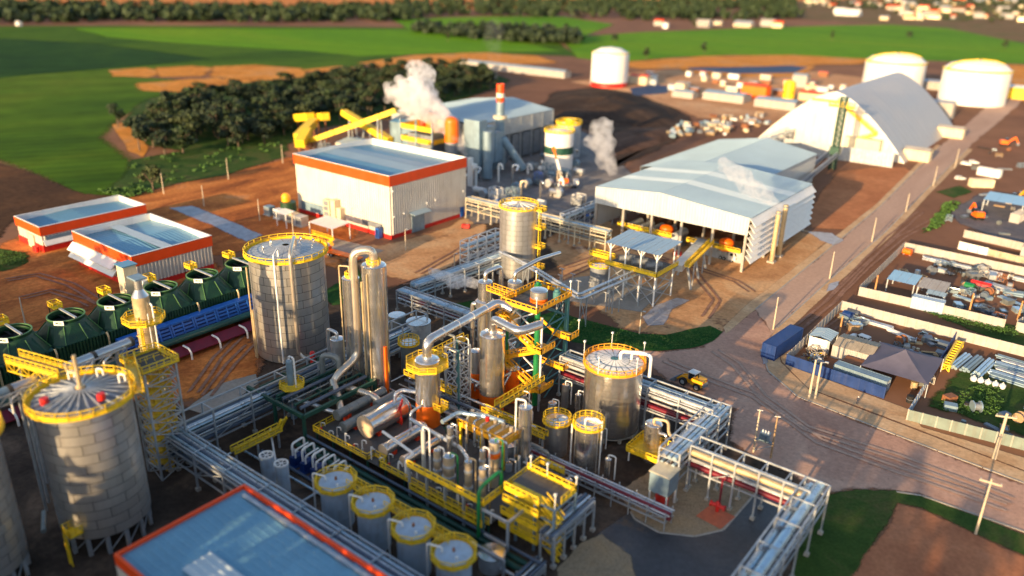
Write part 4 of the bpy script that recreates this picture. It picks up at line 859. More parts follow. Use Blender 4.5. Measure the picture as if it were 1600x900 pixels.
# other cylinders near the centre
def small(nm, label, bx, by, ty, w, m='alu', top='flat', rail=False, cat='tank', **k):
    x, y, r, h = at_px(bx, by, ty, w); return vessel(nm, label, cat, x, y, r, h, m, k.pop('band', 1.1), top, rail=rail, **k), x, y, r, h
small('settling_tank', 'plain pale grey tank with flat lid just right of the tall columns', 655, 548, 502, 38, 'galv')
small('settling_tank', 'dim open topped tank touching the plain pale grey one, behind the tall columns', 622, 540, 492, 26, 'pipe_grey')
small('settling_tank', 'dark railed tank in front of the plain pale grey tank, right of the tall columns', 640, 580, 535, 26, 'pipe_grey', rail=True)
sl, x, y, r, h = small('slender_column', 'slim polished upright with a hooked top pipe, left of the two yellow railed tanks', 818, 745, 636, 21, 'alu', 'dome', cat='column')
b = MB(); b.pipe([(x,y,h+.2),(x,y,h+1.2),(x-1.6,y-.5,h+1.2),(x-1.6,y-.5,1.5)], .16, 8); b.build('top_pipe', M['white'], sl)
q, x, y, r, h = small('mixing_tank', 'dull railed tank, left one of the pair before the big round tank', 868, 705, 656, 36, 'alu_soft', 'cone', True)
b = MB(); b.pipe([(x+.3,y-.3,h+.1),(x+.3,y-.3,h+1.1),(x+1.6,y+.4,h+1.0)], .18, 8); b.build('agitator_pipe', M['galv'], q)
q, x, y, r, h = small('mixing_tank', 'shiny railed tank, right one of the pair before the big round tank', 915, 735, 662, 41, 'alu', 'cone', True)
b = MB(); b.pipe([(x-.3,y-.6,h+.1),(x-.3,y-.6,h+1.2),(x+1.8,y+.2,h+1.3),(x+2.6,y+.2,h+.6)], .22, 8); b.pipe([(x+r+.4,y,h+1.5),(x+r+.4,y,.4)], .1, 6); b.pipe([(x-r-.4,y-1,h-.5),(x-r-.4,y-1,.5)], .14, 6); b.build('roof_pipe', M['white'], q)
small('mixing_tank', 'white lidded tank tucked behind the yellow evaporator platform', 790, 722, 690, 36, 'galv', 'cone')
# polished vessel in its yellow tray
vt, x, y, r, h = small('tray_vessel', 'small polished vessel standing in a yellow tray beside the pipe rack corner', 1016, 718, 662, 27, 'alu', 'dome', cat='vessel')
b = MB(); b.box((x-3.2,y-3.2,2.0),(x+3.2,y+2.6,2.2)); b.rail([(x-3.2,y-3.2,2.2),(x+3.2,y-3.2,2.2),(x+3.2,y+2.6,2.2),(x-3.2,y+2.6,2.2)],1.2,True,sp=1.2,t=.14,toe=.6,toe_t=.12); b.build('tray', M['yellow'], vt)
for sx_ in (-2.8, 2.8):
    for sy_ in (-2.8, 2.2): b = MB(); b.bar((x+sx_,y+sy_,0),(x+sx_,y+sy_,2),.22); b.build('leg', M['white'], vt)
b = MB(); b.pipe([(x,y,h+.2),(x,y,h+1.0),(x+2.4,y+.6,h+1.2),(x+3.2,y-.6,h-.6),(x+5.0,y-1.0,h-.6),(x+5.0,y-1.0,1)], .28, 10, .8); b.build('hot_pipe', M['tan_steel'], vt)
b = MB(); b.pipe([(x+r-.1,y-.4,h-1.2),(x+r+1.3,y-.4,h-1.0),(x+r+1.3,y-.4,2.3)], .28, 10, .6); b.build('side_pipe', M['alu'], vt)
# square hopper box on posts with red drum
hb = G(1033, 788); hx, hy = hb.x, hb.y
t = thing('hopper_box', 'square grey steel box on four posts standing above a red drum', 'hopper', (hx, hy, 0))
b = MB(); b.box((hx-1.7,hy-1.7,3.0),(hx+1.7,hy+1.7,6.6)); b.build('box', M['blue_grey'], t)
b = MB(); b.prism([(hx-1.85,hy-1.85),(hx+1.85,hy-1.85),(hx+1.85,hy+1.85),(hx-1.85,hy+1.85)],6.605,6.75); b.build('lid', M['cream'], t)
for a_ in (-1.5,1.5):
    for c_ in (-1.5,1.5): b = MB(); b.bar((hx+a_,hy+c_,0),(hx+a_,hy+c_,3.0),.22); b.build('leg', M['white'], t)
b = MB(); b.cyl((hx,hy,0), 1.1, 2.2, 16); o = b.build('red_drum', M['red']); tag(o, 'round red drum under the square grey steel box on posts', 'drum')
# four white tanks along the front with yellow octagonal rails
wl = ['white process tank farthest left in the front row beside the thin twin pipes', 'second white process tank from the left in the front row', 'third white process tank from the left in the front row', 'front most white process tank, cut by the bottom edge']
wx = []
for i, (txx, tyy, ww) in enumerate(((525, 752, 50), (583, 786, 51), (646, 825, 53), (709, 864, 56))):
    zt = 7.4; g = G(txx, tyy, zt); r = RAD(g, ww); wx.append((g.x, g.y, r))
    t = vessel('process_tank', wl[i], 'tank', g.x, g.y, r, zt, 'pale_blue', 1.9, 'cone', group='white railed tanks along the front')  # white shells coloured pale blue, their bluish shade put into the colour
    octplat('railing', t, g.x, g.y, zt-.3, r+.75, n=10, hole=r)
    b = MB(); b.cyl((g.x,g.y,zt+.3), .2, .5, 8); b.build('motor', M['rust'], t)
    b = MB(); b.pipe([(g.x-r*.5,g.y-r*.4,zt+.2),(g.x-r*.5,g.y-r*.4,zt+.9),(g.x-r-.9,g.y-r*.7,zt+.9),(g.x-r-.9,g.y-r*.7,.5)], .14, 8); b.pipe([(g.x+.5*r,g.y-.3*r,zt+.15),(g.x+.5*r,g.y-.3*r,zt+.5)], .2, 8); b.build('feed_pipe', M['white'], t)
    b = MB(); b.pipe([(g.x-.6*r,g.y-r-.2,2.2),(g.x-.4*r,g.y-r-2.6,2.2),(g.x-.4*r,g.y-r-2.6,6.0),(g.x-.4*r,g.y-r-5.0,6.0)], .3, 8); b.build('outlet_pipe', M['blue_grey'], t)
for i in range(3):
    a, c = wx[i], wx[i+1]; t = thing('catwalk', ['yellow railed bridge between the first and second white process tanks','yellow railed bridge between the second and third white process tanks','yellow railed bridge between the third and front most white process tanks'][i], 'walkway', ((a[0]+c[0])/2, (a[1]+c[1])/2+1.5, 0))
    b = MB(); ya = max(a[1], c[1])+.6; x0_, x1_ = a[0]+a[2]*.7, c[0]-c[2]*.7; b.box((x0_,ya,6.98),(x1_,ya+1.3,7.09)); b.build('deck', M['grate'], t)
    b = MB(); b.rail([(x0_,ya+1.3,7.1),(x1_,ya+1.3,7.1)],1.15,sp=1,t=.1,toe=.3); b.rail([(x0_,ya,7.1),(x1_,ya,7.1)],1.15,sp=1,t=.1,toe=.3); b.build('railing', M['yellow'], t)
for i, (bx, by, ty) in enumerate(((421, 754, 713), (444, 768, 726))):
    x, y, r, h = at_px(bx, by, ty, 21)
    t = vessel('cooling_cylinder', ['pale blue upright cylinder with open fan top, left of its twin','pale blue upright cylinder with open fan top, right of its twin'][i], 'cooler', x, y, r, h, 'pale_blue' if 'pale_blue' in M else 'white', 1.7, 'flat')
    b = MB(); b.cyl((x,y,h+.11), r*.85, .02, 18); b.build('opening', M['black'], t)
    b = MB()
    for k in range(6): b.bar((x,y,h+.25),(x+r*.9*math.cos(k*PI/3),y+r*.9*math.sin(k*PI/3),h+.25),.16,.06)
    b.lathe([(r*.88,h+.1),(r+.08,h+.1),(r+.08,h+.4),(r*.88,h+.4),(r*.88,h+.1)],(x,y,0),18); b.build('fan', M['white'], t)
# ================================================================== COOLING TOWERS
def cooling_cell():
    t = thing('cooling_tower', 'x', 'cooling tower', (0,0,0), 'green cooling towers in a row')
    W, D, zb, zh, rf = 6.0, 5.05, 7.0, 9.9, 3.9
    def oct_(r, z, n=16): return [Vector((r*math.cos(2*PI*(k+.5)/n), r*math.sin(2*PI*(k+.5)/n), z)) for k in range(n)]
    def sq(z, n=16):
        o = []
        for k in range(n):
            g = 2*PI*(k+.5)/n; c, s_ = math.cos(g), math.sin(g); m = 1/max(abs(c), abs(s_)); o.append(Vector((c*m*W, s_*m*D, z)))
        return o
    A, B_ = sq(zb), oct_(rf, zh)
    for k in range(16):          # hood made of sheets with raised ribs between
        k2 = (k+1) % 16; p = [A[k], A[k2], B_[k2], B_[k]]; cen = sum(p, Vector())/4; p = [cen.lerp(q, .985) for q in p]; nrm = (p[1]-p[0]).cross(p[3]-p[0]).normalized()
        b = MB(); b.add([q for q in p]+[q-nrm*.1 for q in p], [(0,1,2,3),(7,6,5,4),(0,4,5,1),(1,5,6,2),(2,6,7,3),(3,7,4,0)]); b.build('hood_panel', M['green'], t)
        if k % 2 == 0: b = MB(); b.bar(A[k]*1.0+Vector((0,0,.05)), B_[k]+Vector((0,0,.05)), .16, .22); b.build('hood_rib', M['green_rib'], t)
    b = MB(); b.lathe([(rf-.3,zh-.4),(rf-.55,zh+.5),(rf-.5,zh+1.1),(rf-.3,zh+1.1),(rf-.35,zh+.5),(rf,zh-.05)], (0,0,0), 32); b.build('fan_stack', M['green'], t)
    b = MB(); b.lathe([(rf-.52,zh+1.1),(rf-.52,zh+1.25),(rf-.22,zh+1.25),(rf-.22,zh+1.1)], (0,0,0), 32); b.build('stack_rim', M['green_rib'], t)
    b = MB(); b.cyl((0,0,zh-.5), rf-.5, .02, 24); b.build('dark_throat', M['black'], t)  # black disc stands in for the shade down the fan stack
    for k in range(6):
        g = PI*k/3; b = MB(); b.add([(.4*math.cos(g),.4*math.sin(g),zh+.15),((rf-.7)*math.cos(g-.16),(rf-.7)*math.sin(g-.16),zh+.05),((rf-.7)*math.cos(g+.16),(rf-.7)*math.sin(g+.16),zh+.35),(.4*math.cos(g+.5),.4*math.sin(g+.5),zh+.3)], [(0,1,2,3),(3,2,1,0)]); b.build('fan_blade', M['black'], t)  # blades coloured black, as sunk in the shade of the stack
    b = MB(); b.bar((-rf-1.6,.4,zh+1.45),(rf-.2,.4,zh+1.45),.45,.3); b.build('drive_beam', M['galv'], t)
    b = MB(); b.rail([(-rf-2.4,-.7,zh+1.5),(-rf+.2,-.7,zh+1.5),(-rf+.2,1.1,zh+1.5),(-rf-2.4,1.1,zh+1.5)],1.2,True,sp=.8,t=.16,toe=.5,toe_t=.12); b.box((-rf-2.4,-.7,zh+1.4),(-rf+.2,1.1,zh+1.5)); b.build('motor_platform', M['yellow'], t)
    for dx in (-2.7,):
        for dy in (-.5, 1.1): b = MB(); b.bar((-rf+dx,dy,zb),(-rf+dx,dy,zh+1.4),.18); b.build('platform_leg', M['green'], t)
    pl = MB(); c0 = Vector((2.1,-2.2,zh+.75)); m_ = Matrix.Rotation(R_(-35),3,'Z') @ Matrix.Rotation(R_(18),3,'Y')
    pl.cbox((2.6,-2.65,zh+.85),(2.0,.14,.95), R_(40)); sg = pl.build('name_plate', M['white'], t)
    mk = MB(); mm = Matrix.Rotation(R_(40),3,'Z')
    for (u, v, w_, h_) in ((-.35,.05,.5,.28),(.3,.12,.6,.12),(.3,-.12,.6,.10)):
        q = Vector((2.6,-2.65,zh+.85))+mm @ Vector((u,-.082,v)); mk.cbox(q,(w_,.02,h_),R_(40))
    mk.build('plate_lettering', M['green'], sg)
    for k in range(15):      # ribbed casing
        yv_ = -D+.35+k*(2*D-.7)/14; b = MB(); b.box((W-.05,yv_-.20,1.2),(W+.22,yv_+.20,zb-.02)); b.build('casing_rib', M['green'], t)
    for k in range(18):
        xv_ = -W+.35+k*(2*W-.7)/17; b = MB(); b.box((xv_-.20,-D-.22,1.2),(xv_+.20,-D+.05,zb-.02)); b.build('casing_rib', M['green'], t)
    b = MB(); b.box((-W+.1,-D+.1,.6),(W-.1,D-.1,zb-.03)); b.build('casing', M['green_steel'], t)
    b = MB(); b.box((-W-.2,-D-.2,0),(W+.2,D+.2,.6)); b.build('basin', M['concrete'], t)
    b = MB(); b.pipe([(W+.6,D-.4,zb+.4),(W+1.1,D-.4,zb-.3),(W+1.1,D-.4,3.6)],.22,8); b.build('riser_pipe', M['tan_steel'], t)
    return t
M['green_rib'] = mat('green_rib_paint', (.10,.22,.07), .5, 0, .2)
cell = cooling_cell()
cl = ['green cooling tower at the left border, nearly out of frame', 'green cooling tower second from the left border', 'green cooling tower left of the tan scrubber column', 'green cooling tower half hidden by the tan scrubber column', 'green cooling tower just right of the tan scrubber column', 'green cooling tower second from the silo end of the row', 'green cooling tower nearest the upright silo', 'green cooling tower at the far end, mostly behind the upright silo']
for i in range(8):
    loc = (-165.2, 41.5+i*10.5, 0)
    if i == 0: cell.location = loc; cell['label'] = cl[0]
    else: copy_tree(cell, loc, label=cl[i])
# blue louvre boxes along the foot of the row
for i in range(7):
    y0 = 68.5+i*5.6; t = thing('louvre_box', 'blue framed louvre panel along the foot of the cooling towers', 'panel', (-157, y0+2.8, 0), 'blue louvre panels under the cooling towers')
    b = MB(); x0, x1, z0, z1 = -158.4, -156.2, 1.4, 5.4
    sl_ = lambda z: x1+(z1-z)*.35
    b.add([(sl_(z1),y0,z1),(sl_(z1),y0+5.5,z1),(sl_(z0),y0+5.5,z0),(sl_(z0),y0,z0),(x0,y0,z1),(x0,y0+5.5,z1),(x0,y0+5.5,z0),(x0,y0,z0)], [(0,3,2,1),(4,5,6,7),(0,1,5,4),(1,2,6,5),(2,3,7,6),(3,0,4,7)]); b.build('box', M['blue_light'], t)
    for a_, c_ in (((z1,y0+.1),(z1,y0+5.4)),((z0+.05,y0+.1),(z0+.05,y0+5.4)),((z1,y0+.2),(z0,y0+.2)),((z1,y0+5.3),(z0,y0+5.3)),((z1,y0+2.75),(z0,y0+2.75))):
        b = MB(); b.bar((sl_(a_[0])+.1,a_[1],a_[0]),(sl_(c_[0])+.1,c_[1],c_[0]),.32); b.build('frame', M['blue_light'], t)
    for k in range(5):
        z = z0+.5+k*.75; b = MB(); b.bar((sl_(z)+.06,y0+.4,z),(sl_(z)+.06,y0+5.1,z),.12,.3); b.build('louvre', M['blue'], t)
t = thing('header_pipe', 'long dark green pipe on red trough beside the blue louvre panels', 'pipe', (-151.8, 90, 0))
b = MB(); b.pipe([(-151.9,40,3.4),(-151.9,112,3.4)],.75,12); b.build('green_pipe', M['teal_dark'] if 'teal_dark' in M else M['green_steel'], t)
b = MB(); b.add([(-150.9,40,2.3),(-150.9,112,2.3),(-148.2,112,1.2),(-148.2,40,1.2),(-150.9,40,2.1),(-150.9,112,2.1),(-148.2,112,1.0),(-148.2,40,1.0)], [(0,3,2,1),(4,5,6,7),(0,1,5,4),(1,2,6,5),(2,3,7,6),(3,0,4,7)]); b.build('red_trough', M['magenta'], t)
for k in range(10):
    yy = 44+k*7; b = MB(); b.pipe([(-150.4,yy,2.4),(-148.2,yy,2.4),(-147.4,yy,1.6),(-147.4,yy,0)],.22,8); b.build('support', M['white'], t)
b = MB(); b.cbox((-145.8,99,.6),(2.4,2.0,1.2)); b.cyl((-145.8,99,1.2),.6,.7,10); o = b.build('pump_set', M['red']); tag(o, 'red pump block on the bare earth by the end of the green header pipe', 'pump')

# ================================================================== SCRUBBER, STAIR TOWERS
sx_, sy_ = -131.5, 62.5
t = thing('scrubber_column', 'tan lagged column with a yellow ring platform and caged ladder beside the cooling towers', 'column', (sx_, sy_, 0))
sh_ = HT(sx_, sy_, 450); print('scrub', sh_, PX((sx_, sy_, 0)), PX((sx_, sy_, sh_)))
banded(t, sx_, sy_, 0, sh_-1.5, 1.45, M['tan_steel'], 2.2)
b = MB(); b.lathe([(1.45,sh_-1.5),(.7,sh_-.2),(.7,sh_+1.8)],(sx_,sy_,0),16); b.build('neck', M['alu_soft'], t)
b = MB(); b.cbox((sx_,sy_,sh_+2.0),(3.0,2.2,.3)); b.build('rain_cap', M['blue_grey'], t)
zp = HT(sx_, sy_, 500); octplat('ring_platform', t, sx_, sy_, zp, 3.6, hole=1.5)
b = MB(); lx, ly = sx_+1.3, sy_-1.4
for k in range(int(zp/.45)): b.bar((lx-.4,ly,.3+k*.45),(lx+.4,ly,.3+k*.45),.1)
b.bar((lx-.45,ly,0),(lx-.45,ly,zp+1.2),.14); b.bar((lx+.45,ly,0),(lx+.45,ly,zp+1.2),.14)
for k in range(8): b.lathe([(.65,0),(.65,.12)],(lx,ly-.3,3+k*(zp-3)/8),10)
b.build('caged_ladder', M['yellow'], t)
b = MB(); b.pipe([(sx_+1.9,sy_+.9,2),(sx_+1.9,sy_+.9,zp+3.2),(sx_+1.0,sy_+.9,zp+3.4)],.16,8); b.pipe([(sx_+2.3,sy_-.3,2),(sx_+2.3,sy_-.3,zp+2)],.1,8); b.build('side_pipe', M['white'], t)
# grey lattice stair tower with yellow landings
def stair_tower(t, x0, y0, x1, y1, h, n, steel, land, w=.3):
    for (cx_, cy_) in ((x0,y0),(x1,y0),(x1,y1),(x0,y1)): b = MB(); b.bar((cx_,cy_,0),(cx_,cy_,h),w); b.build('leg', M[steel], t)
    cs = [(x0,y0),(x1,y0),(x1,y1),(x0,y1)]
    for i in range(n):
        za, zb_ = h*i/n, h*(i+1)/n; b = MB()
        for k in range(4):
            a, c = cs[k], cs[(k+1) % 4]; b.bar((*a,zb_-.1),(*c,zb_-.1),.18); b.bar((*a,za),(*c,zb_),.13); b.bar((*c,za),(*a,zb_),.13)
        b.build('bracing', M[steel], t)
        b = MB(); xa, xb = x0+.5, x0+(x1-x0)*.62
        b.box((xa,y0+.3,zb_-.25),(xb,y1-.3,zb_-.12)); b.rail([(xb,y0+.35,zb_-.1),(xa,y0+.35,zb_-.1),(xa,y1-.35,zb_-.1),(xb,y1-.35,zb_-.1)],1.0,sp=1.2,t=.09,toe=.22,toe_t=.08); b.build('landing', M[land], t)
        b = MB(); s0, s1 = ((xa+.6,zb_-h/n),(xb-.4,zb_)) if i % 2 else ((xb-.4,zb_-h/n),(xa+.6,zb_))
        ym = (y0+y1)/2
        for yy in (ym-.7, ym+.7): b.bar((s0[0],yy,s0[1]),(s1[0],yy,s1[1]),.14,.4); b.bar((s0[0],yy,s0[1]+1),(s1[0],yy,s1[1]+1),.1)
        for k in range(7): f_ = (k+.5)/7; b.cbox((s0[0]+(s1[0]-s0[0])*f_,ym,s0[1]+(s1[1]-s0[1])*f_),(.35,1.3,.08))
        b.build('stair_flight', M[land], t)
st = thing('stair_tower', 'grey lattice stair tower with stacked yellow landings beside the front left silo', 'stair tower', (-112, 56, 0))
stz = 20.0; p = G(224, 584, stz); q = G(274, 566, stz)
print('st', p, q)
stair_tower(st, q.x-4.2, p.y, q.x, q.y, stz, 9, 'galv', 'yellow')
b = MB(); b.box((q.x-6.4,p.y-.4,stz),(q.x+.4,q.y+.4,stz+.15)); b.build('top_deck', M['grate'], st); b = MB(); b.rail([(q.x-6.4,p.y-.4,stz+.15),(q.x+.4,p.y-.4,stz+.15),(q.x+.4,q.y+.4,stz+.15),(q.x-6.4,q.y+.4,stz+.15)],1.25,True,sp=1.3,t=.14,toe=.4,toe_t=.1); b.build('top_landing', M['yellow'], st)
b = MB(); ra = Vector((q.x-6.4,p.y+1,stz+.1)); rb_ = Vector((gA.x+5.6,gA.y+5.2,hA+.2)); sd_ = Vector((rb_.y-ra.y, ra.x-rb_.x, 0)).normalized()*.8
b.bar(ra,rb_,1.6,.12); b.rail([ra+sd_,rb_+sd_],1.2,sp=1.2,t=.13,toe=.3); b.rail([ra-sd_,rb_-sd_],1.2,sp=1.2,t=.13,toe=.3); b.build('bridge', M['yellow'], st)
# catwalk and big grey pipe above the front silos
def catwalk(name, label, p, q, w, mdeck='grate', mrail='yellow', posts=None, tr=True):
    p = Vector(p); q = Vector(q); t = thing(name, label, 'walkway', (p+q)/2*1.0); t.location.z = 0
    s_ = Vector((q.y-p.y, p.x-q.x, 0)).normalized()*w/2
    b = MB(); b.bar(p, q, w, .14); b.build('deck', M[mdeck], t)
    for s2 in (s_, -s_): b = MB(); b.rail([p+s2+Vector((0,0,.08)), q+s2+Vector((0,0,.08))],1.2,sp=1.3,t=.14,toe=.35,toe_t=.1); b.build('railing', M[mrail], t)
    if tr:
        for s2 in (s_, -s_): b = MB(); b.truss(p+s2-Vector((0,0,1.5)), q+s2-Vector((0,0,1.5)), 1.4, .16, max(2, int((q-p).length/1.8)), .12); b.build('truss', M[mrail if tr == 'y' else 'galv'], t)
    for f_ in (posts or []): pp = p.lerp(q, f_); b = MB(); b.bar((pp.x,pp.y,0), pp, .3); b.build('post', M['galv'], t)
    return t
zc = hA+.3
catwalk('catwalk', 'yellow trussed catwalk from the left border to the front left silo roof', (gA.x-rA-14,gA.y-1.0,zc-1.0), (gA.x-rA-.9,gA.y+1.2,zc), 2.2, 'grate', 'yellow', (.1,), 'y')
t = thing('duct_pipe', 'big grey duct pipe with dark joints carried behind the front left silo roof', 'pipe', (-125, 52, 0))
pa, pb = G(-60, 640, 21.5), G(204, 534, 21.5)
print('duct', pa, pb)
for k in range(4):
    b = MB(); b.pipe([pa.lerp(pb, k/4+.006), pa.lerp(pb, (k+1)/4-.006)], .8, 14); b.build('pipe_section', M['blue_grey'] if k == 0 else M['alu_soft'], t)
    b = MB(); b.pipe([pa.lerp(pb, (k+1)/4-.012), pa.lerp(pb, (k+1)/4+.012)], .86, 14); b.build('joint_band', M['plate_gap'], t)
for k in range(5):
    pp = pa.lerp(pb, (k+.5)/5); b = MB(); b.bar((pp.x-1,pp.y+.6,0),(pp.x-1,pp.y+.6,pp.z-.8),.35); b.bar((pp.x+1,pp.y-.6,0),(pp.x+1,pp.y-.6,pp.z-.8),.35); b.bar((pp.x-1.2,pp.y+.8,pp.z-.95),(pp.x+1.2,pp.y-.8,pp.z-.95),.3); b.build('support', M['galv'], t)
b = MB(); off = Vector((1.6,-1.6,-1.2)); b.truss(pa+off, pb+off, 1.3, .2, 14, .14); b.build('side_truss', M['galv'], t)
for k in range(6):
    pp = pa.lerp(pb, .35+k*.11)+Vector((2.0,-2.6,-.4)); b = MB(); b.pipe([pp+Vector((-1,1.2,0)),pp+Vector((.6,-.8,0)),pp+Vector((.6,-.8,-2.2))],.16,8); b.build('drop_pipe', M['white'], t)

# ================================================================== PIPE RACKS
def rack(label, p, q, w, h, levels, pipes, step=6.0, rail=True, steel='galv', foot=True, posts=True, pw=.28, top=True, group=None):
    """levels: beam heights; pipes: (offset across, height, radius, material). p,q centre line."""
    p = Vector((p[0],p[1],0)); q = Vector((q[0],q[1],0)); t = thing('pipe_rack', label, 'pipe rack', (p+q)/2, group)
    d = (q-p).normalized(); s_ = Vector((d.y,-d.x,0)); n = max(1, round((q-p).length/step)); up = Vector((0,0,1))
    for i in range(n+1):
        c = p.lerp(q, i/n)
        for sg in (-1, 1):
            if posts: b = MB(); b.bar(c+s_*sg*w/2, c+s_*sg*w/2+up*h, pw); b.build('post', M[steel], t)
            if foot and posts: b = MB(); b.cbox(c+s_*sg*w/2+up*.3,(.7,.7,.6)); b.build('footing', M['concrete'], t)
        for z in levels: b = MB(); b.bar(c-s_*w/2+up*z, c+s_*w/2+up*z, .22, .3); b.build('cross_beam', M[steel], t)
    for sg in (-1, 1):
        for z in (levels if not top else list(levels)+[h]): b = MB(); b.bar(p+s_*sg*w/2+up*(z-.02), q+s_*sg*w/2+up*(z-.02), .2, .26); b.build('side_beam', M[steel], t)
        for i in range(n):
            b = MB()
            if i % 3 == 1: b.bar(p.lerp(q,i/n)+s_*sg*w/2+up*levels[0], p.lerp(q,(i+1)/n)+s_*sg*w/2+up*levels[-1], .13)
            if b.v: b.build('brace', M[steel], t)
    if top:
        for i in range(n+1): c = p.lerp(q, i/n); b = MB(); b.bar(c-s_*w/2+up*h, c+s_*w/2+up*h, .16); b.build('top_beam', M[steel], t)
    for (o, z, r, m) in pipes:
        b = MB(); a0 = rnd.uniform(-.4,.4); b.pipe([p+s_*o+up*(z+r)-d*.5, q+s_*o+up*(z+r)+d*.5], r, 12 if r > .3 else 8); b.build('pipe', M[m], t)
    return t
S, PB, AL = 'pipe_silver', 'pipe_blue', 'alu'
M['pipe_silver'] = mat('silver_pipe_jacket', (.62,.64,.66), .30, .7, .15, .5, streak=.1)
M['pipe_blue'] = mat('bluish_pipe_jacket', (.42,.55,.64), .32, .6, .15, .5)
M['pipe_dark'] = mat('dark_blue_grey_pipe', (.09,.12,.17), .45, .3, .25, .5)
ra = rack('silver and crimson pipe rack running behind the big round tank to the yard corner', (-77.5,119.2), (-45.0,119.2), 3.4, 9.0, (4.2,6.4,7.6), [(-1.0,7.75,.42,PB),(0.0,7.75,.30,S),(.75,7.75,.42,S),(1.35,7.75,.15,S),(-1.2,6.55,.22,S),(-.4,6.55,.2,PB),(.9,6.55,.34,S),(-1.2,4.35,.2,S),(-.3,4.35,.42,'magenta'),(.9,4.35,.42,'magenta'),(1.4,4.35,.12,S)], 6.6)
rb = rack('short cross rack of bluish pipes at the yard corner', (-44.9,121.0), (-44.9,101.2), 3.6, 9.0, (4.2,6.4,7.6), [(-1.1,7.75,.4,PB),(-.2,7.75,.36,PB),(.7,7.75,.36,S),(1.3,7.75,.15,S),(-1.0,6.55,.3,PB),(.2,6.55,.26,S),(1.0,6.55,.26,PB),(-.9,4.35,.3,S),(.6,4.35,.38,'magenta')], 5.0)
rc = rack('pipe rack of fat silver lines and a crimson pipe along the gravel bed', (-43.0,106.6), (-23.8,106.6), 3.4, 9.0, (4.4,6.6), [(.95,6.75,.60,'tan_steel'),(-.35,6.75,.55,S),(-1.2,6.75,.25,S),(.9,5.5,.22,S),(.95,4.55,.45,'magenta'),(-.2,4.55,.22,S),(-1.0,4.55,.3,S)], 3.9)
rd = rack('pipe rack with a fat bluish line running off the bottom edge on white footed legs', (-23.7,108.3), (-23.7,52), 3.6, 9.0, (5.4,7.2), [(-.35,7.35,.78,PB),(.95,7.35,.36,PB),(-1.35,7.35,.18,S),(1.5,7.35,.14,S),(.2,5.55,.5,PB),(-.9,5.55,.3,S),(1.1,5.55,.3,PB)], 6.2)
for k in range(9):
    b = MB(); yy = 100-k*5.4; b.pipe([(-24.05+.35*0,yy,8.13),(-24.05,yy-.15,8.13)],.82,14); b.build('pipe_band', M['pipe_dark'], rd)
rl = rack('rack of dark pipes with white posts beyond the front silo, running back beside the silo', (-114.2,55), (-114.2,116), 3.4, 8.4, (2.6,4.2,5.8), [(-1.2,5.95,.35,'pipe_grey'),(-.3,5.95,.30,'pipe_dark'),(.5,5.95,.36,S),(1.2,5.95,.2,PB),(-1.1,4.35,.36,'pipe_dark'),(-.2,4.35,.32,'green_steel'),(.7,4.35,.4,'pipe_dark'),(1.3,4.35,.15,S),(-1.0,2.75,.36,S),(0,2.75,.3,'pipe_grey'),(1.0,2.75,.4,'pipe_dark')], 8.0)
rf = rack('long rack of dark blue pipes running behind the foreground hall', (-113,55.6), (-40,55.6), 3.2, 7.2, (3.0,5.0,6.4), [(-1.1,6.55,.26,PB),(-.45,6.55,.20,S),(.1,6.55,.30,'pipe_dark'),(.7,6.55,.26,PB),(1.2,6.55,.16,S),(-1.0,5.15,.34,'pipe_dark'),(-.1,5.15,.26,PB),(.8,5.15,.34,'pipe_dark'),(-.8,3.15,.3,'pipe_grey'),(.4,3.15,.4,'pipe_dark')], 8.0)
rm_ = rack('low rack with a crimson line in front of the two railed tanks', (-76,94.6), (-41,94.6), 2.4, 3.4, (1.6,2.6), [(-.8,2.75,.2,S),(-.2,2.75,.16,S),(.5,2.75,.3,'magenta'),(.9,2.75,.14,S),(-.6,1.75,.2,S),(.4,1.75,.35,'magenta')], 3.2, pw=.16, top=False, foot=False)
pg = G(895,770); 
rg = rack('dark ladder like pipe bridge stepping down toward the plant road', (-50.8,86.5), (-50.8,76), 2.4, 5.6, (4.2,5.2), [(-.8,5.35,.3,'pipe_dark'),(0,5.35,.26,S),(.7,5.35,.3,'pipe_dark'),(-.4,4.35,.3,'pipe_grey'),(.5,4.35,.26,S)], 2.6)
rh_ = rack('low dark pipe track crossing the plant road to the bottom edge', (-50.8,74), (-50.8,52), 2.2, 2.0, (.9,1.6), [(-.8,1.75,.25,'pipe_dark'),(-.1,1.75,.2,S),(.6,1.75,.3,'pipe_dark')], 3.6, top=False, foot=False)
# racks in the yard behind the columns
rack('blue grey pipe rack reaching from the plain grey tank to the tall silver tank', (-131,131), (-128.5,163), 3.0, 6.5, (3.4,5.4), [(-1.0,5.55,.45,PB),(0,5.55,.35,PB),(.9,5.55,.4,S),(-.8,3.55,.35,'pipe_dark'),(.4,3.55,.4,PB)], 5.0)
rack('crimson and silver pipe rack between the plain grey tank and the stepped column', (-133,128), (-96,128), 3.0, 5.5, (2.4,4.4), [(-1.0,4.55,.4,S),(-.1,4.55,.4,PB),(.8,4.55,.35,S),(-.8,2.55,.4,'magenta'),(.4,2.55,.3,S)], 5.5)
rack('white framed pipe rack beside the tall silver tank', (-140,160), (-140,176), 3.0, 8.0, (2.2,4.2,6.2), [(-1.0,6.35,.3,S),(.3,6.35,.4,PB),(-.6,4.35,.3,PB),(.6,2.35,.3,S)], 3.6, steel='white')
rack('pipe rack crossing behind the tall silver tank toward the open shed', (-172,199), (-116,199), 3.0, 7.2, (3.2,5.2,6.4), [(-1.0,6.55,.3,S),(0,6.55,.4,PB),(.9,6.55,.3,S),(-.6,5.35,.3,PB),(.6,3.35,.3,'pipe_grey')], 5.6, steel='cream')
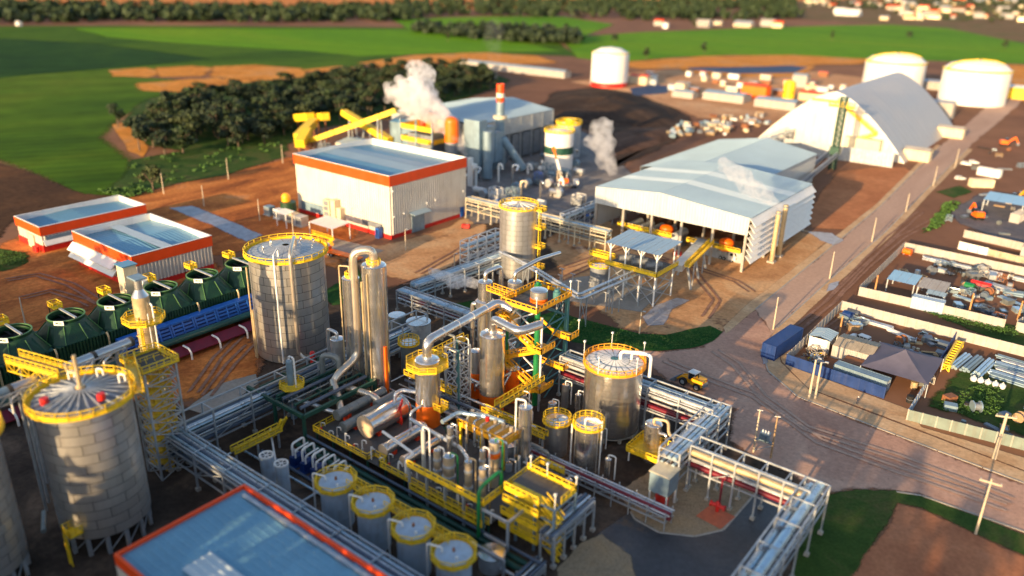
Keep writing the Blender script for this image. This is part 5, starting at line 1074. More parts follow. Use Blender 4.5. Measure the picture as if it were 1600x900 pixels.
rack('long pipe rack running back beside the open shed to the far road', (-131.5,198), (-131.5,420), 3.4, 9.5, (4.5,8.0), [(-1.2,8.15,.4,S),(-.2,8.15,.35,'pipe_grey'),(.9,8.15,.4,PB),(-.6,4.65,.3,'pipe_grey'),(.7,4.65,.4,'pipe_dark')], 9.0)
t = thing('elevated_pipe', 'two silver pipes carried high from the grey columns to the unloading platform', 'pipe', (-100,150,0))
for k in range(2):
    dz = -.6*k; b = MB(); b.pipe([(xs-1,ys-7+k,8.6+dz),(-111.5+k*1.2,155.2-k,8.6+dz),(-92.8+k,147.4-k*1.2,8.6+dz),(-91.0+k*1.3,171,8.6+dz),(-86,172.5-k,8.4+dz)],.34,10,1.2); b.build('pipe', M['pipe_silver'], t)
for (u, v) in ((-118,160),(-108,153.5),(-100,150.2),(-92.4,149),(-91.6,160)):
    b = MB(); b.bar((u-.9,v,0),(u-.9,v,7.6),.2); b.bar((u+.9,v,0),(u+.9,v,7.6),.2); b.bar((u-.9,v,7.6),(u+.9,v,7.6),.22); b.bar((u-.9,v,1),(u+.9,v,7),.12); b.bar((u+.9,v,1),(u-.9,v,7),.12); b.build('support_frame', M['galv'], t)
# ================================================================== STAIR TOWER BY THE CENTRAL COLUMNS
X0, X1, Y0, Y1, ZT = -86.2, -79.2, 111.3, 121.6, 20.0
M['oyellow'] = mat('orange_yellow_steel', (.86,.40,.012), .45, 0, .15, 1.0, streak=.12, dirt=(.4,.2,.04))
t = thing('stair_tower', 'orange yellow stair tower with zigzag flights and one bright green post, beside the central vessel', 'stair tower', (-82.5, 116, 0))
b = MB(); b.pipe([(X1+.2,Y0,0),(X1+.2,Y0,ZT+.3)],.55,12); b.build('green_post', M['green_pipe'], t)
b = MB(); b.pipe([(X0,Y0,0),(X0,Y0,ZT-3)],.32,10); b.build('green_post', M['green_pipe'], t)
for (u, v) in ((X1,Y1),(X0,Y1)): b = MB(); b.bar((u,v,0),(u,v,ZT),.7); b.build('teal_post', M['teal'], t)
b = MB(); b.pipe([(X1+1.0,Y0+.4,1),(X1+1.0,Y0+.4,ZT-1)],.22,8); b.build('white_riser', M['white'], t)
for z in (4.5, 12.5): b = MB(); b.lathe([(.7,0),(.8,.1),(.8,.35),(.7,.45)],(X1+.2,Y0,z),12); b.build('post_clamp', M['white'], t)
for i in range(5):
    za, zb = ZT*i/5, ZT*(i+1)/5; b = MB()
    b.bar((X1,Y0,zb-.1),(X1,Y1,zb-.1),.25); b.bar((X0,Y1,zb-.1),(X1,Y1,zb-.1),.25); b.bar((X0,Y0,zb-.1),(X0,Y1,zb-.1),.25); b.build('frame_beam', M['teal'], t)
    b = MB(); b.bar((X1,Y0+3.5,za),(X1,Y1,zb),.2); b.bar((X1,Y1,za),(X1,Y0+3.5,zb),.2); b.bar((X0,Y0,za),(X0,Y1,zb),.2); b.build('bracing', M['teal'], t)
    b = MB(); b.bar((X0,Y0,za),(X1,Y0,zb),.22); b.bar((X1,Y0,za),(X0,Y0,zb),.22); b.build('bracing', M['white'], t)
for i in range(4):
    z = 4.2+i*4.2; side = i % 2; b = MB()
    xa, xb = (X1-.6, X1+2.6) if not side else (X0-1.6, X0+1.2)
    b.box((xa,Y0-1.8,z-.14),(xb,Y0+2.6,z)); b.rail([(xa,Y0-1.8,z),(xb,Y0-1.8,z),(xb,Y0+2.6,z)] if not side else [(xb,Y0-1.8,z),(xa,Y0-1.8,z),(xa,Y0+2.6,z)],1.2,sp=1.1,t=.16,toe=.45,toe_t=.12); b.build('landing', M['oyellow'], t)
    b = MB(); zl = z-4.2; sa, sb = ((X0-.6, zl), (X1+1.2, z)) if not side else ((X1+1.2, zl), (X0-.6, z))
    for yy in (Y0-1.7, Y0-.4):
        b.bar((sa[0],yy,max(.1,sa[1])),(sb[0],yy,sb[1]),.18,.6); b.bar((sa[0],yy,max(.1,sa[1])+1.1),(sb[0],yy,sb[1]+1.1),.14)
        for k in range(6): f_ = k/5; q = Vector((sa[0],yy,sa[1])).lerp(Vector((sb[0],yy,sb[1])), f_); b.bar(q,q+Vector((0,0,1.1)),.12)
    for k in range(11): q = Vector((sa[0],Y0-1.05,sa[1])).lerp(Vector((sb[0],Y0-1.05,sb[1])), (k+.5)/11); b.cbox(q,(.4,1.2,.1))
    b.build('stair_flight', M['oyellow'], t)
b = MB(); b.box((X0-.8,Y0-1.0,ZT),(X1+.6,Y1+.4,ZT+.15)); b.build('top_deck', M['grate'], t)
b = MB(); b.rail([(X0-.8,Y0-1.0,ZT+.15),(X1+.6,Y0-1.0,ZT+.15),(X1+.6,Y1+.4,ZT+.15),(X0-.8,Y1+.4,ZT+.15)],1.25,True,sp=1.2,t=.17,toe=.7,toe_t=.14); b.build('railing', M['oyellow'], t)
b = MB(); b.box((X1-2,Y0+5,6.6),(X1+3.4,Y0+7.5,6.8)); b.rail([(X1-2,Y0+5,6.8),(X1+3.4,Y0+5,6.8),(X1+3.4,Y0+7.5,6.8)],1.2,sp=1.1,t=.16,toe=.5,toe_t=.12); b.build('outrigger', M['oyellow'], t)
b = MB(); b.box((X1-1,Y0+7,12.4),(X1+3.2,Y0+10,12.6)); b.rail([(X1-1,Y0+7,12.6),(X1+3.2,Y0+7,12.6),(X1+3.2,Y0+10,12.6)],1.2,sp=1.1,t=.16,toe=.6,toe_t=.12); b.bar((X0,Y0+7,16.6),(X1+1,Y0+7,12.5),.2,.7); b.build('outrigger', M['oyellow'], t)
for (u, v) in ((X1+.6,Y0-1),(X1+.6,Y1),(X1+3.2,Y0+10),(X0-.8,Y1)):
    z = ZT if u < X1+2 else 12.5; b = MB(); b.bar((u,v,z),(u,v,z+3.4),.12); b.cbox((u,v,z+3.4),(.4,.4,.35)); b.build('lamp_post', M['white'], t)
dv = vessel('dome_vessel', 'white capped drum standing on the top deck of the orange yellow stair tower', 'vessel', X0+4.2, Y0+4.4, 1.7, ZT+2.4, 'alu_soft', 2, 'dome', z0=ZT+.16)
b = MB(); b.cyl((X0+4.2,Y0+4.4,ZT+.16),1.75,.8,16); b.build('orange_foot', M['orange'], dv)
b = MB(); b.cyl((X0+6.2,Y0+7.6,ZT+.16), .8, 1.5, 12); b.cyl((X0+6.2,Y0+7.6,ZT+1.66), .5, .5, 12); o = b.build('teal_motor', M['teal']); tag(o, 'small teal motor on the stair tower top deck behind the white capped drum', 'motor')
b = MB(); b.cyl((X0+1.2,Y0+8.2,ZT+.16), .8, 1.6, 12); b.cyl((X0+1.2,Y0+8.2,ZT+1.76), .4, .5, 12); o = b.build('green_motor', M['green_pipe']); tag(o, 'green motor at the far left edge of the stair tower top deck', 'motor')
catwalk('catwalk', 'orange yellow walkway bridging from the steaming column to the stair tower top', (xq+rq+.2, yq-.5, ZT-.6), (X0-.8, Y0+2.5, ZT), 1.8, 'grate', 'oyellow', (), False)
# lattice trestle behind the overhead pipe
t = thing('pipe_trestle', 'dark lattice trestle carrying the overhead pipe between orange column and central vessel', 'trestle', (-90, 100, 0))
for cxx, cyy in ((xv-3.8, yv-5.5),):
    for z in range(6):
        b = MB(); za, zb = z*2.5, z*2.5+2.5; cs = [(cxx-1.6,cyy-1.6),(cxx+1.6,cyy-1.6),(cxx+1.6,cyy+1.6),(cxx-1.6,cyy+1.6)]
        for k in range(4): a_, c_ = cs[k], cs[(k+1) % 4]; b.bar((*a_,zb),(*c_,zb),.16); b.bar((*a_,za),(*c_,zb),.13); b.bar((*c_,za),(*a_,zb),.13)
        b.build('bracing', M['galv'], t)
    for k in range(4): b = MB(); a_ = cs[k]; b.bar((*a_,0),(*a_,15.2),.28); b.build('leg', M['teal' if k % 2 else 'galv'], t)
# clutter of valves and lines round the central columns
for i in range(16):
    px_ = rnd.uniform(-97, -84); py_ = rnd.uniform(97, 118); h_ = rnd.uniform(3, 11); r_ = rnd.choice((.14,.2,.3))
    rk = rnd.choice(['pipe_silver','alu','white','pipe_grey','pipe_blue']); t = thing('riser_line', {'pipe_silver':'silver','alu':'polished','white':'white','pipe_grey':'dull grey','pipe_blue':'bluish'}[rk]+' bent riser line standing among the central columns', 'pipe', (px_, py_, 0), 'thin riser lines among the central columns')
    b = MB(); dx = rnd.choice((-1,1))*rnd.uniform(1.5,4); b.pipe([(px_,py_,0),(px_,py_,h_),(px_+dx,py_,h_),(px_+dx,py_+rnd.uniform(-3,3),h_),(px_+dx,py_+.5,h_-2)],r_,8,.5); b.build('line', M[rk], t)
    b = MB(); b.lathe([(r_+.02,0),(r_+.2,0),(r_+.2,.2),(r_+.02,.2)],(px_,py_,h_*.5),10); b.build('flange', M['galv'], t)
# ================================================================== GREEN FRAME AND SKID WITH EXCHANGERS
t = thing('portal_structure', 'dark green steel frame with horizontal beams round the exchanger deck', 'frame', (-102, 76, 0))
for (p, q) in (((-118,73.2,6.2),(-101.6,73.2,6.2)),((-101.6,73.2,6.2),(-101.6,90,6.2)),((-101.6,90,6.2),(-118,90,6.2)),((-118,81,6.2),(-101.6,81,6.2)),((-110,73.2,6.2),(-110,90,6.2))):
    b = MB(); b.bar(p,q,.55,.75); b.build('beam', M['green_steel'], t)
for (u, v) in ((-118,73.2),(-110,73.2),(-101.6,73.2),(-101.6,90),(-118,90),(-110,90),(-101.6,81)): b = MB(); b.bar((u,v,0),(u,v,5.8),.5); b.build('post', M['green_steel'], t)
for k in range(9): b = MB(); b.pipe([(-117+k*1.7,74,6.9),(-117+k*1.7,89.5,6.9)],.16+.1*(k%3),8); b.build('pipe', M[['pipe_grey','green_steel','pipe_dark'][k%3]], t)
dk = thing('exchanger_deck', 'dark grated deck with yellow railing under the polished heat exchangers', 'platform', (-88, 80, 0))
dx0, dx1, dy0, dy1, dz = -101.0, -60.5, 74.6, 90.5, 2.9
for k in range(9):
    b = MB(); xa = dx0+(dx1-dx0)*k/9; xb = dx0+(dx1-dx0)*(k+1)/9-.08; b.box((xa,dy0,dz-.18),(xb,dy1,dz)); b.build('grating', M['grate'], dk)
b = MB(); b.rail([(dx0,dy0,dz),(dx0+14,dy0,dz),(dx0+14,dy0+1.6,dz),(dx0+17,dy0+1.6,dz),(dx0+17,dy0,dz),(dx1,dy0,dz)],1.2,sp=1.5,t=.13,toe=.35,toe_t=.1); b.build('front_railing', M['yellow'], dk)
b = MB(); b.rail([(dx0,dy0+.1,dz),(dx0,dy1,dz)],1.2,sp=1.5,t=.12,toe=.3); b.build('side_railing', M['yellow'], dk)
for k in range(10):
    for v in (dy0+.4, (dy0+dy1)/2, dy1-.4): b = MB(); u = dx0+.4+(dx1-dx0-.8)*k/9; b.bar((u,v,0),(u,v,dz-.18),.3); b.build('column', M['green_steel'], dk)
for k in range(6):
    u = dx0+8+k*6.5; b = MB(); b.pipe([(u,dy0+.5,dz),(u,dy0+.5,dz+2.6),(u+.5,dy0+.5,dz+2.6)],.1,6); b.build('lamp_post', M['white'], dk)
b = MB()
b.bar((-108.5,72.2,.2),(-105.2,72.2,5.2),.2,.5); b.bar((-108.5,71.1,.2),(-105.2,71.1,5.2),.2,.5)
for k in range(12): b.cbox((-108.5+3.3*(k+.5)/12,71.65,.2+5*(k+.5)/12),(.35,1.0,.08))
b.build('stair', M['yellow'], dk)
t = thing('header_pipe', 'pair of thick dark green lines running along the foot of the exchanger deck', 'pipe', (-80, 72.5, 0))
for k, (yy, zz, r) in enumerate(((72.9,1.4,.45),(71.7,1.2,.5),(70.4,.9,.28),(73.4,2.4,.25))):
    b = MB(); b.pipe([(-102,yy,zz),(-50,yy,zz)],r,12); b.build('pipe', M[['green_steel','green_steel','pipe_silver','pipe_dark'][k]], t)
def exchanger(label, x, y0, y1, z, r, m, face, saddles=True):
    t = thing('heat_exchanger', label, 'heat exchanger', (x, (y0+y1)/2, 0))
    n = max(2, int((y1-y0)/2.2)); L = (y1-y0)
    for k in range(n): b = MB(); b.pipe([(x,y0+L*(k+.012)/n,z),(x,y0+L*(k+1-.012)/n,z)],r,24); b.build('shell_band', M[m], t)
    for yy, s_ in ((y0,-1),(y1,1)):
        b = MB(); b.pipe([(x,yy,z),(x,yy+s_*.25,z)],r*1.13,24); b.build('flange', M[m], t)
        b = MB(); b.pipe([(x,yy+s_*.25,z),(x,yy+s_*.33,z)],r*1.05,24); b.build('end_cover', M[face], t)
        for k in range(0): pass
    if saddles:
        for f_ in (.2,.8): b = MB(); yy = y0+L*f_; b.box((x-r*.8,yy-.35,dz+.005),(x+r*.8,yy+.35,z-r*.55)); b.build('saddle', M['orange_red'], t)
    return t
M['orange_red'] = mat('orange_red_support', (.75,.05,.01), .5, 0, .2, 1)
M['peach'] = mat('primed_end_cover', (.62,.46,.30), .5, .1, .15, .6)  # on exchanger end covers this tone paints in the warm sunlight
ex = exchanger('largest polished heat exchanger, its round tan end cover facing the camera', -92.4, 79.4, 88.2, 5.0, 2.0, 'alu', 'peach')
b = MB(); b.rail([(-90.6,85.2,5.0),(-90.6,86.6,7.0)],1.0,sp=1,t=.1); b.bar((-90.4,86.0,2.9),(-90.4,86.0,7.2),.15); b.build('red_ladder', M['red'], ex)
exchanger('medium polished heat exchanger right of the largest, on red feet', -85.4, 77.0, 86.2, 4.3, 1.05, 'alu', 'peach')
exchanger('smallest polished heat exchanger, right most of the row', -80.8, 77.2, 85.0, 4.0, .85, 'alu', 'peach')
exchanger('lower grey condenser drum left of the largest heat exchanger', -96.2, 77.6, 89.5, 4.2, .95, 'pipe_grey', 'pipe_grey')
exchanger('upper grey condenser drum fed by the gooseneck pipe', -98.9, 78.5, 89.5, 5.2, .9, 'pipe_grey', 'pipe_grey')
exchanger('shadowed grey condenser drum at the back of the deck', -96.8, 86.0, 90.2, 4.9, .7, 'pipe_grey', 'pipe_grey')
t = thing('transfer_pipe', 'white bent line dropping between the orange column and the largest exchanger', 'pipe', (-90, 88, 0))
b = MB(); b.pipe([(xo-ro-.1,yo-.4,8.6),(xo-ro-3.2,yo-1.2,8.3),(xo-ro-3.2,yo-3.0,8.3),(xo-ro-3.2,yo-3.0,3.0)],.36,10,.8); b.build('pipe', M['pipe_silver'], t)
b = MB(); b.pipe([(xo+.4,yo-ro-.1,7.6),(xo+.3,yo-ro-2.5,7.4),(xo+.3,yo-ro-2.8,3.0)],.3,10,.8); b.build('pipe', M['pipe_silver'], t)
# blue grey slim column with yellow basket, upper left of the deck
lx, ly = -111.2, 78.0
bc = thing('slim_column', 'slim blue grey column rising through a yellow railed basket left of the exchangers', 'column', (lx, ly, 0))
banded(bc, lx, ly, 0, 12.0, .62, M['blue_grey'], 2.4, 14)
b = MB(); b.dome((lx,ly,12.0),.62,.5,14); b.build('cap', M['blue_grey'], bc)
octplat('basket', bc, lx+.6, ly-.2, 7.2, 2.3)
b = MB(); b.pipe([(lx,ly,12.4),(lx,ly,13.2),(lx+1.5,ly,13.2),(lx+1.5,ly,4)],.16,8,.5); b.build('top_pipe', M['white'], bc)
for k in range(4): b = MB(); g = PI/4+k*PI/2; b.bar((lx+.6+1.9*math.cos(g),ly-.2+1.9*math.sin(g),0),(lx+.6+1.9*math.cos(g),ly-.2+1.9*math.sin(g),7.1),.2); b.build('leg', M['galv'], bc)
sv = vessel('surge_vessel', 'grey domed vessel between the upright silo and the slim column', 'vessel', x2-5.6, y2+.4, 1.35, 11.5, 'alu_soft', 1.5)
b = MB(); b.pipe([(x2-5.6,y2+.4,11.6),(x2-5.6,y2+.4,12.8),(x2-8.4,y2+.4,12.8),(x2-8.4,y2+.4,6)],.35,10,.8); b.build('top_pipe', M['alu_soft'], sv)
t = thing('u_pipe', 'tall grey hairpin pipe bend left of the slimmer polished column', 'pipe', (-110, 86, 0))
b = MB(); b.pipe([(-110.6,85,2),(-110.6,85,11.0),(-107.4,86.4,11.0),(-107.4,86.4,3.6),(-105.8,84,3.0)],.55,12,1.4); b.build('pipe', M['pipe_grey'], t)
t = thing('bent_pipe', 'grey bent line from the yellow basket to the condenser drums', 'pipe', (-103, 80, 0))
b = MB(); b.pipe([(-109,77,5.4),(-103.5,77.8,5.6),(-101.6,78.2,5.4),(-99.9,79.6,4.6)],.42,10,1); b.build('pipe', M['alu_soft'], t)
b = MB(); b.cyl((-121.4,91,0),.55,5.5,12); b.dome((-121.4,91,5.5),.55,.4,12); o = b.build('fire_hydrant_column', M['red']); tag(o, 'red upright canister at the foot of the upright silo', 'canister')
# plate exchanger pumps: blue blocks with white looping lines
for i in range(5):
    u = -98.5+i*2.7; v = 69.0
    t = thing('pump_set', ['blue pump block with looping white line, left most of five below the deck','blue pump block with looping white line, second of five below the deck','blue pump block with looping white line, middle of five below the deck','blue pump block with looping white line, fourth of five below the deck','blue pump block with looping white line, nearest the first white tank'][i], 'pump', (u, v, 0), 'blue pump blocks below the exchanger deck')
    b = MB(); b.box((u-.6,v-1.2,.3),(u+.6,v+1.2,1.9)); b.box((u-.9,v-1.6,0),(u+.9,v+1.6,.3)); b.build('block', M['blue'], t)
    b = MB(); b.pipe([(u-.4,v-.6,1.9),(u-.4,v-.6,4.2),(u-.4,v+1.9,4.4),(u-.4,v+1.9,1.0)],.2,8,.6); b.pipe([(u+.6,v-.8,1.9),(u+.6,v-.8,3.4),(u+.6,v+2.0,3.6)],.16,8,.6); b.build('loop_line', M['white'], t)
# long low lines on the ground of the pump yard
for i, (p, q, r, m) in enumerate((((-108,65,.6),(-88,65.5,.6),.22,'pipe_blue'),((-108,70.5,2.4),(-95,62.5,2.4),.18,'white'),((-101,60,1.2),(-60,60.2,1.2),.25,'pipe_dark'),((-106,67,.5),(-88,67,.5),.3,'pipe_dark'))):
    b = MB(); b.pipe([p,q],r,8); o = b.build('ground_pipe', M[m]); tag(o, ['bluish line low over the dark pump yard floor','white slanting line above the dark pump yard','dark line along the back of the white tank row','dark line beside the blue pump blocks'][i], 'pipe')
# ================================================================== EVAPORATOR DECK
ev = thing('evaporator_deck', 'raised deck edged with bright yellow railing round a cluster of tan vessels', 'platform', (-68, 79, 0))
ez = 7.0; ex0, ex1, ey0, ey1 = -76.2, -60.6, 73.4, 87.5
for k in range(6):
    b = MB(); xa = ex0+(ex1-ex0)*k/6; b.box((xa,ey0,ez-.2),(xa+(ex1-ex0)/6-.08,ey0+1.4,ez)); b.build('grating', M['grate'], ev)
b = MB(); b.box((ex1-1.4,ey0+1.45,ez-.2),(ex1,ey1,ez)); b.build('grating', M['grate'], ev)
b = MB(); b.rail([(ex0,ey0,ez),(ex1,ey0,ez)],1.25,sp=1.3,t=.17,toe=.55,toe_t=.12); b.build('front_railing', M['oyellow2'] if 'oyellow2' in M else M['yellow'], ev)
b = MB(); b.rail([(ex1,ey0+.1,ez),(ex1,ey1,ez),(ex1+4.6,ey1,ez)],1.25,sp=1.3,t=.17,toe=.5,toe_t=.12); b.build('side_railing', M['yellow'], ev)
for k in range(5):
    for v in (ey0+.2, ey1-.2): b = MB(); u = ex0+.2+(ex1-ex0-.4)*k/4; b.bar((u,v,0),(u,v,ez-.2),.34); b.build('column', M['galv'] if k != 4 else M['teal'], ev)
b = MB(); b.rail([(ex0+1,ey0-.6,3.6),(ex1+.2,ey0-.6,3.6)],1.15,sp=1.5,t=.13,toe=.4); b.build('lower_railing', M['yellow'], ev)
tl = [('tan ribbed evaporator vessel nearest the grey post, left of the widest one',-73.7,77.6,.52,9.0),('widest tan evaporator vessel with a grey domed lid',-71.2,77.6,.9,9.0),('slim tan evaporator vessel in the middle of the railed deck',-66.9,77.3,.55,10.0),('tall tan evaporator vessel with stacked collars near the green hoop',-63.3,76.4,.55,10.8),('tan evaporator vessel on an orange ring, tallest at the right',-66.2,82.7,.8,11.2),('polished slim vessel standing behind the widest tan one',-74.5,81.6,.52,11.0),('thin tan evaporator vessel at the back beside the orange ringed one',-66.9,80.7,.45,10.2)]
for i, (lb_, u, v, r, h) in enumerate(tl):
    t = vessel('evaporator_vessel', lb_, 'vessel', u, v, r, h, 'alu' if i == 5 else 'tan_light', 1.15, 'dome', n=18, skirt=(2.2,'orange_red') if i in (0,2,4) else None)
    b = MB(); b.lathe([(r,h-2.0),(r+.12,h-1.9),(r+.12,h-1.6),(r,h-1.5)],(u,v,0),18); b.build('collar', M['galv'], t); b = MB(); b.lathe([(r,5.0),(r+.2,5.1),(r+.2,5.4),(r,5.5)],(u,v,0),18); b.build('collar', M['galv'], t)
    b = MB(); b.pipe([(u+r*.4,v,h+.1),(u+r*.4,v,h+.8),(u+r+.7,v+.3,h+.6),(u+r+.7,v+.3,3)],.13,8,.4); b.build('feed_line', M[['white','green_pipe','tan_steel','alu','green_pipe','alu','white'][i]], t)
    if i == 4: b = MB(); b.lathe([(r,8.4),(r+.25,8.5),(r+.25,9.2),(r,9.3)],(u,v,0),18); b.build('orange_ring', M['orange'], t)
t = thing('green_hoop', 'dark green bent pipe hoop at the front corner of the evaporator deck', 'pipe', (-61, 73, 0))
b = MB(); b.pipe([(ex1-.4,ey0-.6,0),(ex1-.4,ey0-.6,10.2),(ex1-.2,ey0+4.4,11.0),(ex1-.2,ey0+4.4,7.4)],.3,10,1.2); b.build('pipe', M['green_pipe'], t)
t = thing('grey_post_pipe', 'pale grey standpipe with a white hooked line at the left end of the evaporator deck', 'pipe', (-77, 76, 0))
b = MB(); b.pipe([(-77.1,78,0),(-77.1,78,11.0)],.36,12); b.build('standpipe', M['blue_grey_light'] if 'blue_grey_light' in M else M['galv'], t)
b = MB(); b.pipe([(-77.1,78,11),(-77.1,78,11.8),(-75.7,78,11.8),(-75.7,78,2)],.14,8,.5); b.build('hook_line', M['white'], t)
# yellow manifold skid behind
t = thing('manifold_skid', 'yellow framed manifold with white valves and lines behind the tan vessels', 'skid', (-70, 90, 0))
b = MB(); b.box((-77.5,86.8,7.6),(-67.2,91.6,7.8)); b.rail([(-77.5,86.8,7.8),(-67.2,86.8,7.8),(-67.2,91.6,7.8)],1.2,sp=1.1,t=.17,toe=.6,toe_t=.12); b.build('frame', M['oyellow'], t)
for (u, v) in ((-77,87),(-72.4,87),(-67.6,87),(-67.6,91.2),(-77,91.2)): b = MB(); b.bar((u,v,0),(u,v,7.6),.35); b.build('leg', M['yellow'], t)
for k in range(6):
    u = -76.6+k*1.7; b = MB(); b.pipe([(u,91,8.6),(u,88.2-.3*k,8.8),(u+1.2,86.8,8.6),(u+1.2,86.8,5)],.24,8,.7); b.build('line', M['pipe_silver' if k % 2 else 'tan_light'], t)
    b = MB(); b.cyl((u,89.6,8.9),.35,.8,10); b.build('valve', M['red' if k == 2 else 'tan_light'], t)
b = MB(); b.pipe([(-78.5,84,9.2),(-78.5,88,9.2),(-73.5,90,9.4),(-70.2,90.4,9.4)],.4,10,1); b.build('big_line', M['pipe_blue'], t)
t = thing('overhead_line', 'silver line crossing the deck from the small exchangers to the manifold', 'pipe', (-74, 84, 0))
b = MB(); b.pipe([(-86,84,6.8),(-79.5,83.4,6.8),(-72.5,82,7.6),(-68.4,79.5,8.0),(-68.4,79.5,5)],.36,10,1); b.build('pipe', M['pipe_silver'], t)
b = MB(); b.pipe([(-87.5,78.8,6.2),(-78.4,77.2,6.4),(-78.4,75.2,6.4),(-78.4,75.2,3)],.26,10,.8); b.build('pipe', M['white'], t)
# stacked yellow stair tower at the right end
X0, X1, Y0, Y1 = -57.4, -50.6, 77.2, 82.6
t = thing('stair_tower', 'open steel stair tower with stacked yellow landings at the right end of the evaporator deck', 'stair tower', (-54, 80, 0))
for (u, v) in ((X0,Y0),(X1,Y0),(X1,Y1),(X0,Y1),((X0+X1)/2,Y0)): b = MB(); b.bar((u,v,0),(u,v,9.0),.36); b.build('post', M['blue_grey'], t)
for i, z in enumerate((2.0,4.4,6.8,9.0)):
    b = MB(); b.box((X0-2.6+i*.3,Y0-.7,z-.15),(X1-2.4,Y0+1.6,z)); b.rail([(X1-2.4,Y0-.7,z),(X0-2.6+i*.3,Y0-.7,z)],1.3,sp=1.1,t=.18,toe=.6,toe_t=.14); b.build('landing', M['yellow'], t)
    b = MB(); b.bar((X0,Y0,z-.2),(X1,Y0,z-.2),.22); b.bar((X1,Y0,z-.2),(X1,Y1,z-.2),.22); b.bar((X0,Y1,z-.2),(X1,Y1,z-.2),.22); b.build('beam', M['blue_grey'], t)
    b = MB(); 
    for yy in (Y0+.2, Y0+1.4): b.bar((X1-2.4,yy,z),(X1+.6 if i%2 else X1+1.0,yy,max(.1,z-2.4)),.18,.5); b.bar((X1-2.4,yy,z+1.1),(X1+.8,yy,max(1.2,z-1.3)),.14)
    for k in range(7): f_ = (k+.5)/7; b.cbox((X1-2.4+3.2*f_,Y0+.8,z-2.2*f_),(.35,1.2,.1))
    b.build('stair_flight', M['yellow'], t)
b = MB(); b.rail([(X0-2.0,Y1,9.0),(X1,Y1,9.0),(X1,Y0+1.6,9.0)],1.25,sp=1.3,t=.15,toe=.5,toe_t=.12); b.build('top_railing', M['yellow'], t); b = MB(); b.box((X0-2,Y0+1.62,8.85),(X1,Y1,8.98)); b.build('top_deck', M['grate'], t)
for (u, v) in ((X0-1.5,Y1),(X0+1.6,Y1),(X1,Y1),(X1,Y0)): b = MB(); b.bar((u,v,9),(u,v,11.6),.12); b.cbox((u,v,11.6),(.35,.35,.3)); b.build('lamp_post', M['white'], t)
t = thing('pipe_portal', 'bare grey steel pipe frame in front of the stacked yellow landings', 'frame', (-57, 74, 0))
for (p, q) in (((-60.4,72.9,6.9),(-55.6,72.9,6.9)),((-55.6,72.9,6.9),(-55.6,72.9,0)),((-55.6,72.9,6.9),(-55.6,77,6.9)),((-60,72.9,2.6),(-55.6,72.9,2.6)),((-60,70,0),(-60,70,3)),((-60,70,3),(-54,70,3)),((-54,70,3),(-54,70,0))): b = MB(); b.bar(p,q,.34); b.build('member', M['galv'], t)
t = vessel('sump_tank', 'low grey tank in the dark under the bare steel frame', 'tank', -56.6, 70.6, 1.9, 2.6, 'galv', 1.3, 'cone')
# ================================================================== PUMP PAD, POSTS, UNLOADING PLATFORM
pd = G(1118, 808)
o = gmesh('pump_pad', [(pd.x-2.1,pd.y-1.6),(pd.x+1.6,pd.y-2.0),(pd.x+2.1,pd.y+1.6),(pd.x-1.6,pd.y+2.0)], .06, mat('orange_red_pad', (.50,.13,.06), .7, 0, .2, 1))
t = thing('fire_pump', 'bright red hydrant pump on an orange pad in the gravel bed', 'pump', (pd.x-.4, pd.y+1.2, 0))
ux, uy = pd.x-.4, pd.y+1.4
b = MB(); b.pipe([(ux,uy,.1),(ux,uy,1.6)],.3,10); b.pipe([(ux-1.0,uy,1.2),(ux+1.0,uy,1.2)],.35,10); b.dome((ux,uy,1.6),.45,.5,10); b.build('body', M['red'], t)
b = MB(); b.pipe([(ux-1,uy,1.2),(ux-1.25,uy,1.2)],.5,10); b.pipe([(ux+1,uy,1.2),(ux+1.25,uy,1.2)],.5,10); b.build('outlet', M['red'], t)
b = MB(); b.pipe([(ux+.2,uy,1.8),(ux+.2,uy,6.4)],.16,8); b.build('riser', M['magenta'], t)
up = Vector((-92.5, 176.5, 0))
t = thing('unloading_platform', 'raised truck loading platform with pale flat roof, white lattice legs and yellow railing', 'platform', up)
bx0, bx1, by0, by1 = -98.5, -85.0, 170.8, 180.5; dzp = 8.6; rz_ = 14.6
for u in [bx0+(bx1-bx0)*k/3 for k in range(4)]:
    for v in (by0, by1): b = MB(); b.bar((u,v,0),(u,v,rz_),.32); b.build('leg', M['white'], t)
for i in range(2):
    b = MB(); za, zb = i*4.2+.2, i*4.2+4.3
    for k in range(3):
        ua, ub = bx0+(bx1-bx0)*k/3, bx0+(bx1-bx0)*(k+1)/3
        b.bar((ua,by0,za),(ub,by0,zb),.16); b.bar((ub,by0,za),(ua,by0,zb),.16); b.bar((ua,by0,zb),(ub,by0,zb),.2); b.bar((ua,by1,zb),(ub,by1,zb),.2)
    b.bar((bx1,by0,za),(bx1,by1,zb),.16); b.bar((bx1,by1,za),(bx1,by0,zb),.16); b.bar((bx1,by0,zb),(bx1,by1,zb),.2); b.build('bracing', M['galv'], t)
for k in range(4):
    u = bx0+(bx1-bx0)*k/3; b = MB(); b.bar((u,by0,rz_-2),(u+1.3,by0,rz_-.1),.16); b.bar((u,by0,rz_-2),(u-1.3,by0,rz_-.1),.16); b.build('roof_bracket', M['white'], t)
b = MB(); b.box((bx0-.8,by0-1.0,dzp-.25),(bx1+.8,by1+1,dzp)); b.build('deck', M['grate'], t)
b = MB(); b.rail([(bx0-.8,by0-1.0,dzp),(bx1+.8,by0-1.0,dzp),(bx1+.8,by1+1,dzp)],1.2,sp=1.3,t=.17,toe=.9,toe_t=.14); b.build('railing', M['yellow'], t)
